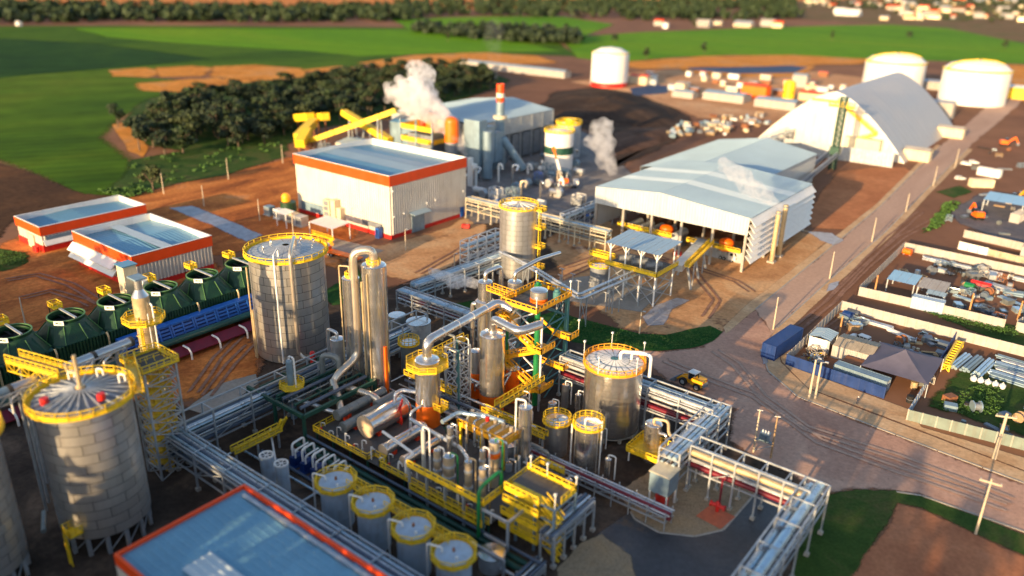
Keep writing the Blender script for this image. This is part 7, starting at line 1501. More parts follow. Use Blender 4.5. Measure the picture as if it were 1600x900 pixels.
for k, (u, v) in enumerate(((592,372),(720,338),(920,350))):
    p = G(u, v); t = thing('portable_cabin', ['blue portable toilet cabin at the corner of the white hall','blue portable toilet cabin at the right end of the white hall','blue portable toilet cabin beside the open shed'][k], 'portable toilet', p)
    d = MB(); d.box((p.x-.8,p.y-.8,.1),(p.x+.8,p.y+.8,3.4)); d.build('body', M['blue_light'], t); d = MB(); d.add([(p.x-.85,p.y-.85,3.41),(p.x+.85,p.y-.85,3.41),(p.x+.85,p.y+.85,3.41),(p.x-.85,p.y+.85,3.41),(p.x,p.y,3.8)],[(0,1,4),(1,2,4),(2,3,4),(3,0,4),(3,2,1,0)]); d.build('roof', M['blue'], t); d = MB(); d.box((p.x-.6,p.y-.86,.2),(p.x+.6,p.y-.81,3.0)); d.build('door', M['blue'], t)
for k, (u, v, lb) in enumerate(((728,357,'small red generator on the gravel right of the white hall'),(1058,400,'small red generator on the bare earth before the open shed'))):
    p = G(u, v); t = thing('generator', lb, 'generator', p); d = MB(); d.cbox((p.x,p.y,.9),(2.6,1.3,1.2),.4); d.build('body', M['red'], t); d = MB(); d.cbox((p.x,p.y,.2),(2.8,1.4,.3),.4); d.build('skid', M['black'], t); d = MB(); d.pipe([(p.x+.6,p.y,1.5),(p.x+.6,p.y,2.1)],.12,6); d.build('exhaust', M['galv_dark'], t)
# chimneys and machines of the open shed
for k, (bx, by, ty) in enumerate(((1205,410,330),(1216,401,320))):
    p = G(bx, by); h = HT(p.x,p.y,ty); t = thing('exhaust_stack', ['tan exhaust stack before the shed louvres, nearer the apron','tan exhaust stack before the shed louvres, nearer the road'][k], 'stack', p)
    d = MB(); d.pipe([(p.x,p.y,0),(p.x,p.y,h)],.72,14); d.build('stack', M['tan_steel'], t); d = MB(); d.cbox((p.x,p.y,.3),(2.2,2.2,.6)); d.build('footing', M['concrete'], t); d = MB(); d.lathe([(.75,0),(.86,0),(.86,.5),(.75,.5)],(p.x,p.y,h-.9),14); d.build('rim', M['galv_dark'], t)
mt_ = thing('cane_mill', 'long dark mill train with yellow railings under the open shed', 'machine', (-100, 220, 0))
d = MB(); d.box((-119,216,0),(-101,222,3.2)); d.build('mill_bed', M['galv_dark'], mt_)
for k in range(5): d = MB(); d.hcyl((-118+k*4,215.5,4.2),(-118+k*4,222.5,4.2),1.3,16); d.build('roller', M['galv'], mt_)
for (a_, b__) in (((-121,213.5,4.6),(-102,213.5,4.6)),((-97,214,4.4),(-80,214,4.4))): d = MB(); d.bar(a_,b__,1.4,.15); d.rail([Vector(a_)+Vector((0,-.6,.1)),Vector(b__)+Vector((0,-.6,.1))],1.2,sp=1.4,t=.18,toe=.6,toe_t=.14); d.build('walkway', M['yellow'], mt_)
d = MB(); d.bar((-116,213,0),(-113.5,213,4.6),.3,1.1); d.rail([(-116,212.4,.2),(-113.2,212.4,4.6)],1.1,sp=1,t=.16); d.build('stair', M['yellow'], mt_)
for k in range(2): d = MB(); d.cyl((-106+k*20,217.5,3.2),2.2,2.4,16); d.dome((-106+k*20,217.5,5.6),2.2,1.2,16); d.build('orange_hopper', M['orange'], mt_)
d = MB(); d.box((-97,217,0),(-80.5,222,3.4)); d.build('bin_wall', M['galv'], mt_)
gallery('grey sloping feed conveyor with yellow side rails leaving the shed toward the unloading platform', (-84.5,182,7.6), (-91,211,6.2), 2.6, 1.6, 'galv', 3)
catwalk('catwalk', 'yellow walkway running beside the sloping feed conveyor', (-82.2,183,8.2), (-87.6,210,6.8), 1.4, 'yellow', 'yellow', (.3,.7), False)
# ================================================================== VEHICLES
def wheel(t, x, y, r, w, nm='wheel'):
    a = MB(); a.hcyl((x,y-w/2,r),(x,y+w/2,r),r,16); o = a.build(nm, M['tyre'], t)
    a = MB(); s = -1 if y < 0 else 1; a.hcyl((x,y+s*w*.42,r),(x,y+s*w*.54,r),r*.55,12); a.build('rim', M['galv'], o)
def loft(mb, secs):
    """secs: list of (x, half width, z0, z1); box sections lofted along x"""
    vs = []
    for x, hw, z0, z1 in secs: vs += [(x,-hw,z0),(x,hw,z0),(x,hw*.92,z1),(x,-hw*.92,z1)]
    fs = [(0,1,2,3)]
    for i in range(len(secs)-1):
        o = i*4
        for k in range(4): fs.append((o+k, o+4+k, o+4+(k+1)%4, o+(k+1)%4))
    o = (len(secs)-1)*4; fs.append((o+3,o+2,o+1,o)); mb.add(vs, fs); return mb
def truck(label, cabm, bedm, L, kind):
    t = thing('flatbed_truck' if kind == 'flat' else 'hopper_truck', label, 'truck', (0,0,0))
    d = MB(); d.box((-L,-.5,.75),(1.6,.5,1.1)); d.build('chassis', M['galv_dark'], t)
    d = MB(); loft(d, [(0,1.25,.7,3.0),(.3,1.25,.7,3.2),(1.7,1.25,.7,3.1),(2.2,1.22,.7,2.0),(2.35,1.2,.7,1.8)]); d.build('cab', M[cabm], t)
    d = MB(); d.add([(1.78,-1.05,2.9),(1.78,1.05,2.9),(2.2,1.08,2.05),(2.2,-1.08,2.05)],[(0,1,2,3),(3,2,1,0)]); d.v = [(x+.06,y,z+.02) for x,y,z in d.v]; d.build('windscreen', M['glass'], t)
    for s in (-1,1): d = MB(); d.box((.5,s*1.255-.01,2.0),(1.5,s*1.255+.01,2.8)); d.build('side_window', M['glass'], t)
    d = MB(); d.box((2.36,-1.0,.8),(2.42,1.0,1.4)); d.build('grille', M['galv_dark'], t)
    for s in (-1,1): d = MB(); d.box((2.36,s*1.0-.2,.85),(2.44,s*1.0+.2,1.1)); d.build('headlight', M['white'], t)
    for x in (1.2,-1.4,-2.6,-L+1.2,-L+2.5,-L+3.8):
        for s in (-1,1): wheel(t, x, s*1.05, .52, .34)
    if kind == 'flat': d = MB(); d.box((-L,-1.3,1.12),(-.4,1.3,1.45)); d.box((-.6,-1.3,1.45),(-.45,1.3,2.4)); d.build('flatbed', M[bedm], t)
    else:
        d = MB(); d.add([(-L,-1.3,1.8),(-.5,-1.3,1.8),(-.5,1.3,1.8),(-L,1.3,1.8),(-L-.2,-1.35,3.9),(-.4,-1.35,3.9),(-.4,1.35,3.9),(-L-.2,1.35,3.9)],[(3,2,1,0),(0,1,5,4),(1,2,6,5),(2,3,7,6),(3,0,4,7)]); d.build('body', M[bedm], t)
        for k in range(9): d = MB(); x = -L+.4+k*(L-1.2)/8; d.box((x-.1,-1.48,1.8),(x+.1,-1.34,3.9)); d.build('body_rib', M['galv'], t)
        d = MB(); d.box((-L,-1.2,3.3),(-.6,1.2,3.5)); d.build('load', M['timber'], t)
    return t
t = truck('white cabbed flatbed truck with empty orange deck before the white hall', 'white', 'orange', 13, 'flat'); p = G(512, 397); t.location = p; t.rotation_euler = (0,0,PI+.10)
t = truck('white cabbed hopper truck nosing out from under the open shed', 'white', 'galv', 13, 'hopper'); p = G(1140, 407); t.location = p; t.rotation_euler = (0,0,R_(-6))
def loader():
    t = thing('wheel_loader', 'yellow wheel loader with black bucket on the dirt yard', 'wheel loader', (0,0,0))
    d = MB(); loft(d, [(-3.3,.9,1.1,2.1),(-3.0,1.15,.9,2.5),(-1.0,1.15,.9,2.6),(-.4,1.0,.9,2.0)]); d.build('engine_body', M['oyellow'], t)
    d = MB(); d.box((-3.45,-.9,.9),(-3.3,.9,1.9)); d.build('radiator_grille', M['galv_dark'], t)
    d = MB(); loft(d, [(-.4,.6,.8,1.6),(1.6,.7,.8,1.5)]); d.build('front_frame', M['oyellow'], t)
    d = MB(); loft(d, [(-1.2,.85,2.0,3.3),(.2,.85,1.8,3.3)]); d.build('cab', M['glass'], t)
    for x in (-1.2,.2):
        for y in (-.82,.82): d = MB(); d.bar((x,y,1.9),(x,y*.93,3.3),.14); d.build('cab_pillar', M['galv_dark'], t)
    d = MB(); d.box((-1.45,-.98,3.3),(.4,.98,3.45)); d.build('cab_roof', M['white'], t)
    for x in (-2.2,1.2):
        for s in (-1,1): wheel(t, x, s*1.12, .85, .6)
    for s in (-1,1): d = MB(); d.bar((.4,s*.55,2.0),(2.0,s*.55,1.6),.3,.4); d.bar((2.0,s*.55,1.6),(3.1,s*.55,.6),.28,.36); d.build('lift_arm', M['oyellow'], t)
    d = MB()
    pr = [(3.1,.9),(3.0,.45),(3.2,.15),(4.4,.1)]; pr2 = [(3.2,.9),(3.1,.5),(3.25,.25),(4.4,.16)]
    for (a, b), (c, e) in zip(zip(pr, pr2), zip(pr[1:], pr2[1:])):
        d.add([(a[0],-1.4,a[1]),(c[0],-1.4,c[1]),(c[0],1.4,c[1]),(a[0],1.4,a[1]),(b[0],-1.4,b[1]),(e[0],-1.4,e[1]),(e[0],1.4,e[1]),(b[0],1.4,b[1])],[(0,1,2,3),(7,6,5,4),(0,4,5,1),(3,2,6,7)])
    for s in (-1,1): d.add([(3.1,s*1.4,1.2),(3.0,s*1.4,.4),(3.2,s*1.4,.15),(4.4,s*1.4,.1),(3.1,s*1.46,1.2),(3.0,s*1.46,.4),(3.2,s*1.46,.15),(4.4,s*1.46,.1)],[(0,1,2,3),(7,6,5,4),(0,4,5,1),(1,5,6,2),(2,6,7,3),(3,7,4,0)])
    d.box((3.0,-1.4,.85),(3.12,1.4,1.25)); d.build('bucket', M['galv_dark'], t)
    for s in (-1,1): d = MB(); d.box((-3.4,s*.7-.15,2.1),(-3.32,s*.7+.15,2.3)); d.build('tail_light', M['red'], t)
    d = MB(); d.pipe([(-1.8,.3,2.5),(-1.8,.3,3.2)],.08,6); d.build('exhaust', M['black'], t)
    return t
t = loader(); p = (G(1058,598)+G(1100,606))/2; t.location = p; t.rotation_euler = (0,0,R_(172)); 
def suv(label, m, name='parked_car', cat='car'):
    t = thing(name, label, cat, (0,0,0)); d = MB()
    loft(d, [(-2.25,.82,.45,.95),(-2.1,.9,.35,1.05),(1.1,.92,.35,1.05),(2.1,.86,.35,.9),(2.25,.78,.42,.75)]); d.build('body', M[m], t)
    d = MB(); loft(d, [(-2.0,.82,1.05,1.62),(-1.8,.8,1.05,1.7),(.2,.8,1.05,1.68),(1.0,.84,1.05,1.1)]); d.build('roof', M[m], t)
    for s in (-1,1):
        for (xa, xb) in ((-1.9,-1.2),(-1.1,-.3),(-.2,.45)): d = MB(); d.add([(xa,s*.84,1.12),(xb,s*.84,1.12),(xb-.05,s*.80,1.56),(xa+.05,s*.80,1.56)],[(0,1,2,3),(3,2,1,0)]); d.build('side_window', M['glass'], t)
    d = MB(); d.add([(.28,-.72,1.66),(.28,.72,1.66),(1.02,.76,1.14),(1.02,-.76,1.14)],[(0,1,2,3),(3,2,1,0)]); d.v = [(x+.04,y,z+.03) for x,y,z in d.v]; d.build('windscreen', M['glass'], t)
    d = MB(); d.add([(-2.03,-.7,1.12),(-2.03,.7,1.12),(-1.97,.7,1.58),(-1.97,-.7,1.58)],[(0,1,2,3),(3,2,1,0)]); d.build('rear_window', M['glass'], t)
    for x in (-1.4,1.4):
        for s in (-1,1): wheel(t, x, s*.82, .36, .24)
    for s in (-1,1): d = MB(); d.box((2.1,s*.62-.16,.66),(2.27,s*.62+.16,.8)); d.build('headlight', M['galv'], t); d = MB(); d.box((-2.27,s*.72-.1,.75),(-2.18,s*.72+.1,1.0)); d.build('tail_light', M['red'], t)
    return t
t = suv('white estate car parked in the near walled yard', 'white'); p = G(1343, 533); t.location = p; t.rotation_euler = (0,0,R_(165)); t.scale = (1.08,1.08,1.08)
def container(label, m, L=12.2, rib=.6, name='shipping_container', cat='container'):
    t = thing(name, label, cat, (0,0,0)); W, H_ = 2.44, 2.7
    d = MB(); d.corr((-L/2,-W/2),(L/2,-W/2),.15,H_,rib,.07,(0,-1)); d.build('side_wall', M[m], t)
    d = MB(); d.corr((L/2,W/2),(-L/2,W/2),.15,H_,rib,.07,(0,1)); d.build('side_wall', M[m], t)
    d = MB(); d.corr((-L/2,W/2),(-L/2,-W/2),.15,H_,rib,.07,(-1,0)); d.build('end_wall', M[m], t)
    for s in (-1,1): d = MB(); d.box((L/2,min(0,s*(W/2-.04))+.02,.2),(L/2+.08,max(0,s*(W/2-.04))-.02,H_-.05)); o = d.build('door', M[m], t); e = MB(); e.bar((L/2+.12,s*.5,.3),(L/2+.12,s*.5,H_-.15),.07); e.build('lock_bar', M['galv'], o)
    d = MB(); d.sheet((-L/2,-W/2,H_),(L/2,-W/2,H_),(L/2,W/2,H_+.02),(-L/2,W/2,H_+.02),rib,.05); d.build('roof', M[m], t)
    d = MB()
    for (a, b) in (((-L/2,-W/2),(L/2,-W/2)),((L/2,-W/2),(L/2,W/2)),((L/2,W/2),(-L/2,W/2)),((-L/2,W/2),(-L/2,-W/2))):
        for z in (.12,H_): d.bar((*a,z),(*b,z),.16)
        d.bar((*a,.1),(*a,H_),.18)
    d.build('frame', M[m], t)
    d = MB(); d.box((-L/2+.1,-W/2+.1,.16),(L/2-.1,W/2-.1,H_-.06)); d.build('lining', M['black'], t)
    return t
# ================================================================== WALLED YARDS ON THE RIGHT
def wall(label, p, q, h=2.6, m='conc_wall', step=2.6, post='concrete', name='yard_wall'):
    p = Vector((p[0],p[1],0)); q = Vector((q[0],q[1],0)); t = thing(name, label, 'wall', (p+q)/2); n = max(1, round((q-p).length/step)); u = Vector((0,0,1))
    for i in range(n):
        a, b = p.lerp(q,(i+.035)/n), p.lerp(q,(i+.965)/n); d = MB(); d.bar(a+u*(h/2-.02), b+u*(h/2-.02), .12, h); d.build('wall_panel', M[m], t)
    for i in range(n+1): c = p.lerp(q,i/n); d = MB(); d.bar(c,c+u*(h+.05),.22); d.build('post', M[post], t)
    return t
AW = (-46.3,264); AS = (-46.3,214.4)
wall('pale wall along the road side of the far walled yard', AW, AS)
wall('pale wall at the back of the far walled yard', AW, (12,262))
wall('pale wall at the front of the far walled yard, left of the bluish container', AS, (-33.2,215))
wall('pale wall at the front of the far walled yard, right of the bluish container', (-25.5,215.4), (-11.8,215.6))
wall('short pale wall stub at the right end of the far walled yard front', (-9.2,215.8), (4,216))
wall('grey cross wall inside the far yard at the right border', (-9.4,218), (-3.5,240), 2.4, 'galv')
wall('pale wall along the road side of the near walled yard', (-46.7,200.7), (-46.7,161.6))
wall('pale wall behind the near walled yard and the pipe store', (-46.7,201), (12,201))
wall('blue painted wall at the front of the near walled yard', (-46.6,161.2), (-25.6,159.4), 2.6, 'blue', 2.6, 'blue')
wall('blue slatted divider between the near yard and the pipe store', (-19.9,199.8), (-19.9,172), 2.2, 'blue', 2.6, 'blue')
wall('pale blue divider continuing to the corner of the pipe store', (-19.9,171.4), (-19.9,154), 2.2, 'pale_blue', 2.6, 'galv')
wall('dull grey green wall at the front of the pipe store', (-19.8,153.4), (10,157.5), 2.4, 'galv_green' if 'galv_green' in M else 'galv', 2.6)
wall('pale wall across the dirt beyond the far yard', (-34,292), (-8,288), 2.6)
wall('white wall with an ochre stretch beyond the far yard', (-33,277), (-24.5,275.6), 2.6, 'white')
wall('ochre wall stretch beyond the far yard, running off the right border', (-24.3,275.5), (-2,272), 2.4, 'tan_light')
shed('yard_shed', 'pale flat roofed hall half cut by the right border', -16, 2, 276, 288, 5, .8, 'x', 'conc_wall', 'conc_wall', n=3)
t = container('long dark blue container lying outside the near yard wall', 'blue', 14.0); a = G(1212,565); t.location = Vector(((-50.2),168.2,0)); t.rotation_euler = (0,0,R_(85)); t.scale = (1,1.25,1.3)
t = container('greyish container standing along the blue wall of the near yard', 'blue_grey', 11); t.location = (-31.4,163.6,0); t.rotation_euler = (0,0,R_(-6))
t = container('weathered bluish container set in the front wall of the far yard', 'pale_blue', 7.4); t.location = (-29.4,216.2,0); t.rotation_euler = (0,0,R_(2)); t.scale = (1,1.1,1.15)
t = shed('site_hut', 'white open fronted hut beside the long dark blue container', -45.6, -41.2, 172.6, 178.6, 3.3, .5, 'y', 'white', 'roof_light', 'hut', n=2, open_sides='e')
t = shed('site_hut', 'tan roofed hut in the near yard next to the purple tent', -40.0, -31.4, 171.5, 179, 3.2, .7, 'x', 'conc_wall', 'tan_roof' if 'tan_roof' in M else 'conc_wall', 'hut', n=3)
t = thing('rusty_plate_stack', 'rusty brown plate stack between tan hut and grey container', 'stack', (-33.6,168.8,0)); d = MB(); d.cbox((-33.6,168.8,1.9),(6,3.4,.3),-.05); d.build('plate', M['rust'], t); d = MB(); d.cbox((-33.6,168.8,.88),(5.8,3.2,1.7),-.05); d.build('base', M['conc_wall'], t)
# big purple grey tent
tc = Vector((-25.6,172.6,0)); t = thing('marquee_tent', 'big purple grey pyramid tent in the near walled yard', 'tent', tc)
W, D = 6.6, 7.6; ze, zt = 3.2, 6.2
cs = [Vector((tc.x+sx*W,tc.y+sy*D,ze)) for sx, sy in ((-1,-1),(1,-1),(1,1),(-1,1))]; ap = Vector((tc.x,tc.y,zt))
for k in range(4):
    a, b = cs[k], cs[(k+1)%4]; d = MB(); vs = []; N_ = 8
    for i in range(N_+1):
        e = a.lerp(b,i/N_)
        for j in range(N_+1):
            q = e.lerp(ap,j/N_); q.z -= .5*math.sin(PI*j/N_)*(.6+.4*math.sin(PI*i/N_))+.12*mnoise.noise((q.x,q.y,4)); vs.append(q)
    d.add(vs,[(i*(N_+1)+j,(i+1)*(N_+1)+j,(i+1)*(N_+1)+j+1,i*(N_+1)+j+1) for i in range(N_) for j in range(N_)],True); d.build('canvas_panel', M['tarp'], t)
for c in cs: d = MB(); d.bar((c.x,c.y,0),(c.x,c.y,ze),.16); d.build('pole', M['galv'], t)
canopy('sky blue lean to roof in the far yard', -41.5, -34.2, 222.5, 230.5, 3.6, 'roof_blue_light' if 'roof_blue_light' in M else 'roof_light', 'galv')
canopy('grey lean to roof joined to the sky blue one in the far yard', -33.9, -27.0, 222.8, 230.5, 3.3, 'conc_wall', 'galv')
canopy('small pale lean to roof behind the bluish container', -31.0, -26.4, 220.4, 222.6, 2.9, 'roof_light', 'galv')
canopy('sky blue roofed workshop canopy beyond the far yard', -35, -22, 330, 343, 5, 'roof_blue_light' if 'roof_blue_light' in M else 'roof_light', 'galv')
for i, (bx, by, m, lb) in enumerate(((1545,275,'white','white box trailer lit by the sun at the right border road'),(1532,292,'cream','cream box trailer nearer than the white one'),(1590,345,'conc_wall','pale trailer beside the workshop canopy'))):
    t = container(lb, m, 9, name='box_trailer', cat='trailer'); t.location = G(bx,by); t.rotation_euler = (0,0,R_(-10+i*45)); t.scale = (1,1.2,1.2)
def excavator(label, m):
    t = thing('excavator', label, 'excavator', (0,0,0))
    for s in (-1,1): d = MB(); d.pipe([(-1.6,s*1.0,.45),(1.6,s*1.0,.45)],.45,10); d.box((-1.6,s*1.0-.3,.02),(1.6,s*1.0+.3,.88)); d.build('track', M['tyre'], t)
    d = MB(); loft(d,[(-2.0,1.2,1.0,2.2),(-1.6,1.25,1.0,2.5),(.8,1.25,1.0,2.2),(1.0,1.1,1.0,1.8)]); d.build('body', M[m], t)
    d = MB(); d.box((-.1,.3,1.8),(1.2,1.2,3.1)); d.build('cab', M['glass'], t)
    d = MB(); d.bar((.9,-.2,1.8),(3.2,-.2,3.8),.45,.6); d.bar((3.2,-.2,3.8),(4.6,-.2,1.6),.35,.45); d.build('boom', M[m], t)
    d = MB(); d.cbox((4.6,-.2,1.1),(.9,1.1,1.0)); d.build('bucket', M['galv_dark'], t)
    return t
for i, (bx, by, rz, lb, m) in enumerate(((1525,342,2.2,'orange excavator left of the sky blue workshop canopy','orange'),(1583,318,1.0,'orange yellow excavator behind the sky blue workshop canopy','oyellow'),(1570,228,.4,'faint orange excavator far up the right border','orange'))):
    t = excavator(lb, m); t.location = G(bx,by); t.rotation_euler = (0,0,rz); t.scale = (1.25,)*3
for i, (bx, by) in enumerate(((1509,258),(1521,256),(1500,281))):
    t = suv(['white car parked by the far right road, left of a pair','white car parked by the far right road, right of a pair','white car alone on the earth below the parked pair'][i], 'white'); t.location = G(bx,by); t.rotation_euler = (0,0,.4*i)
# stored goods ------------------------------------------------------
def pipe_bundle(name, label, x, y, L, rz, n, r, m, cat='pipe stack', rows=2, group=None):
    t = thing(name, label, cat, (0,0,0), group)
    k0 = n
    for j in range(rows):
        for i in range(k0-j):
            d = MB(); yy = (i-(k0-j-1)/2)*2.05*r; dl = rnd.uniform(-.3,.3); d.pipe([(-L/2+dl,yy,r+j*1.75*r),(L/2+dl,yy,r+j*1.75*r)],r,8); d.build('pipe', M[m], t)
    t.location = (x,y,0); t.rotation_euler = (0,0,rz); return t
pipe_bundle('pipe_stack', 'bluish pipe stack next to the yellow girder, left most', -16.6, 187.5, 9, R_(80), 3, .35, 'pipe_blue')
pipe_bundle('pipe_stack', 'bluish pipe stack, second from the yellow girder', -14.2, 187.8, 9, R_(81), 3, .35, 'blue_grey')
pipe_bundle('pipe_stack', 'bluish pipe stack, third from the yellow girder', -11.8, 187.2, 9.5, R_(82), 3, .36, 'pipe_blue')
for i in range(7):
    pipe_bundle('pipe_stack', ['nearest','second nearest','third nearest','middle','third farthest','second farthest','farthest'][i]+' row of long grey blue pipes at the right of the pipe store', -4.5+rnd.uniform(-.8,.8), 184.5+i*1.9, 11, R_(-4+rnd.uniform(-4,4)), 4, .22, ['blue_grey','pipe_blue','galv'][i%3], rows=2)
pipe_bundle('pipe_stack', 'long silver pipes along the back wall of the near yard', -37.5, 197.2, 9, R_(-4), 5, .2, 'pipe_silver')
pipe_bundle('pipe_stack', 'white pipes on the ground beside the back wall of the near yard', -30.5, 194.5, 7, R_(-20), 4, .18, 'white')
for i in range(5): pipe_bundle('pipe_stack', ['left most','second','middle','fourth','right most'][i]+' bundle of silver pipes along the back wall of the far yard', -36+i*8.2, 258.6-i*.5, 7, R_(-4), 4, .28, ['pipe_silver','galv','white','galv','pipe_silver'][i])
for i in range(4): pipe_bundle('pipe_stack', ['left most','second','third','right most'][i]+' heap of grey frames and pipes in the right half of the far yard', -17+i*5.4, 246+rnd.uniform(-3,3), 8, R_(rnd.uniform(-30,20)), 5, .3, ['galv','blue_grey','galv','pipe_blue'][i])
t = thing('lattice_girder', 'bright yellow lattice girder lying beside the blue divider', 'girder', (-18.2,187,0)); d = MB(); d.lattice(-19.0,181,-17.6,196.5,.2,1.6,1,.3,.2); 
for k in range(11): y = 181+k*1.5; d.bar((-19,y,.3),(-17.6,y+.7,1.5),.2); d.bar((-19,y,1.6),(-17.6,y,1.6),.25)
d.bar((-19,181,1.6),(-19,196.5,1.6),.4); d.bar((-17.6,181,1.6),(-17.6,196.5,1.6),.4); d.build('girder', M['yellow'], t)
for i in range(5):
    p = Vector((-12.6+i*1.35, 180.6+rnd.uniform(-.5,.5), 0)); t = thing('wrapped_bag', 'white wrapped bulk bag in front of the bluish pipe stacks', 'bag', p, 'white bulk bags before the pipe stacks')
    d = MB(); vs = []; d.lathe([(.01,0),(.55,.05),(.68,.5),(.6,.95),(.2,1.15),(.01,1.2)],(p.x,p.y,0),10); d.v = [(x+.1*mnoise.noise((x*2,y*2,z*2)),y+.1*mnoise.noise((y*2,x*2,z)),z) for x,y,z in d.v]; d.build('bag', M['poly'], t); d = MB(); d.pipe([(p.x-.2,p.y,1.15),(p.x,p.y,1.5),(p.x+.2,p.y,1.15)],.05,5); d.build('loop', M['white'], t)
CW = {'galv':'grey','rust':'rusty','blue_grey':'blue grey','galv_dark':'dark grey','timber':'wood brown','pipe_blue':'bluish','tan_steel':'tan','concrete':'pale stone coloured','black':'black','pipe_grey':'dull grey','pipe_dark':'dark blue grey'}
junkm = ['galv','rust','blue_grey','galv_dark','timber','pipe_blue','rust','tan_steel','concrete','black','pipe_grey','pipe_dark','galv_dark','pipe_blue']
def junk(i, x, y, grp, place, kinds=None):
    k = rnd.choice(kinds or ['crate','drum','beam','spool','frame','bin']); m = rnd.choice(junkm); sz = rnd.uniform(.7,1.5); rz = rnd.random()*3.1
    nm = {'crate':'wooden_crate','drum':'steel_drum','beam':'steel_beam','spool':'cable_spool','frame':'steel_cage','bin':'scrap_bin'}[k]
    t = thing(nm, CW[m]+' '+{'crate':'crate','drum':'drum','beam':'bundle of beams','spool':'cable spool','frame':'open steel cage','bin':'box bin'}[k]+' '+place, {'crate':'crate','drum':'drum','beam':'beam','spool':'spool','frame':'cage','bin':'bin'}[k], (0,0,0), nm.replace('_',' ')+'s '+place)
    if k == 'crate':
        d = MB(); d.box((-sz,-sz*.7,.12),(sz,sz*.7,sz*1.1)); d.build('box', M[m], t); d = MB(); d.box((-sz,-sz*.7,0),(sz,sz*.7,.11)); d.build('pallet', M['timber'], t)
    elif k == 'drum':
        d = MB(); d.cyl((0,0,0),.5*sz,1.1*sz,12); d.build('body', M[m], t); d = MB(); d.lathe([(.5*sz,0),(.55*sz,.04),(.5*sz,.08)],(0,0,.5*sz),12); d.build('ring', M['galv'], t)
    elif k == 'beam':
        for j in range(3): d = MB(); d.bar((-sz*2.4,(j-1)*.5,.25),(sz*2.4,(j-1)*.5+rnd.uniform(-.3,.3),.25),.3,.4); d.build('beam', M[m], t)
    elif k == 'spool':
        for s in (-1,1): d = MB(); d.hcyl((0,s*.45*sz,.8*sz),(0,s*.55*sz,.8*sz),.8*sz,14); d.build('flange', M['timber' if m == 'black' else m], t)
        d = MB(); d.hcyl((0,-.45*sz,.8*sz),(0,.45*sz,.8*sz),.5*sz,12); d.build('drum_core', M['galv_dark'], t)
    elif k == 'frame':
        d = MB(); d.lattice(-sz*1.3,-sz*.8,sz*1.3,sz*.8,0,sz*1.4,1,.16,.12); d.build('frame', M[m], t); d = MB(); d.box((-sz*1.2,-sz*.7,.2),(sz*1.2,sz*.7,.35)); d.build('tray', M['galv_dark'], t)
    else:
        d = MB(); d.add([(-sz,-sz*.7,0),(sz,-sz*.7,0),(sz,sz*.7,0),(-sz,sz*.7,0),(-sz*1.3,-sz*.9,sz),(sz*1.3,-sz*.9,sz),(sz*1.3,sz*.9,sz),(-sz*1.3,sz*.9,sz)],[(3,2,1,0),(0,1,5,4),(1,2,6,5),(2,3,7,6),(3,0,4,7)]); d.build('bin', M[m], t); d = MB(); d.box((-sz*1.1,-sz*.7,sz*.5),(sz*1.1,sz*.7,sz*.8)); d.build('scrap', M[rnd.choice(junkm)], t)
    t.location = (x,y,.05); t.rotation_euler = (0,0,rz)
i = 0
for n_, (xa, xb, ya, yb), grp, place in ((52,(-44,-6,233,258),'far','in the far walled yard'),(22,(-26,-6,218,236),'farf','in the right corner of the far walled yard'),(26,(-31,-21,182,198),'near','by the back wall of the near walled yard'),(14,(-45,-40,163,171),'heap','in the corner behind the blue wall'),(10,(-23,-20.6,160,196),'div','along the blue divider'),(16,(-16,4,158,180),'store','on the grass of the pipe store'),(14,(-44.5,-40,190,199),'corner','in the road side corner of the near walled yard'),(24,(-42,0,296,360),'beyond','on the earth beyond the far walled yard'),(14,(-60,-20,360,470),'beyond2','beside the far end of the main road')):
    for _ in range(n_): junk(i, rnd.uniform(xa,xb), rnd.uniform(ya,yb), grp, place); i += 1
for (x, y, m, lb) in ((-21.5,243,'red','long bright red tank lying in the middle of the far yard'),(-23.5,239.5,'green_pipe','bright green drum in front of the red tank in the far yard'),(-44.2,260,'orange','orange water tank in the back corner of the far yard'),(-43.6,196.5,'blue','blue skip in the road side corner of the near yard')):
    t = thing('horizontal_tank' if m != 'orange' else 'water_tank', lb, 'tank', (x,y,0)); d = MB(); d.hcyl((x-2.2 if m=='red' else x-1.2,y,1.1),(x+2.8 if m=='red' else x+1.2,y-.4,1.1),1.0,14); d.build('shell', M[m], t)
    for s in (-.9,.9): d = MB(); d.box((x+s-.2,y-.7,0),(x+s+.2,y+.5,.5)); d.build('saddle', M['galv_dark'], t)
for i in range(26):
    x, y = -44.5+rnd.random()*4.5, 163+rnd.random()*7; CS = {'yellow':'yellow','rust':'rusty','timber':'brown','galv_dark':'dark grey','tan_light':'pale tan'}; sm = rnd.choice(list(CS)); t = thing('scrap_piece', CS[sm]+' bent scrap piece in the corner heap behind the blue wall', 'scrap', (x,y,0), 'scrap pieces in the corner heap')
    d = MB(); a = rnd.random()*6; L = rnd.uniform(.8,2); d.pipe([(x,y,.1+rnd.random()*.8),(x+L*math.cos(a)*.5,y+L*math.sin(a)*.5,.6+rnd.random()),(x+L*math.cos(a+.6),y+L*math.sin(a+.6),.1+rnd.random()*.8)],.1,6); d.build('bar', M[sm], t)
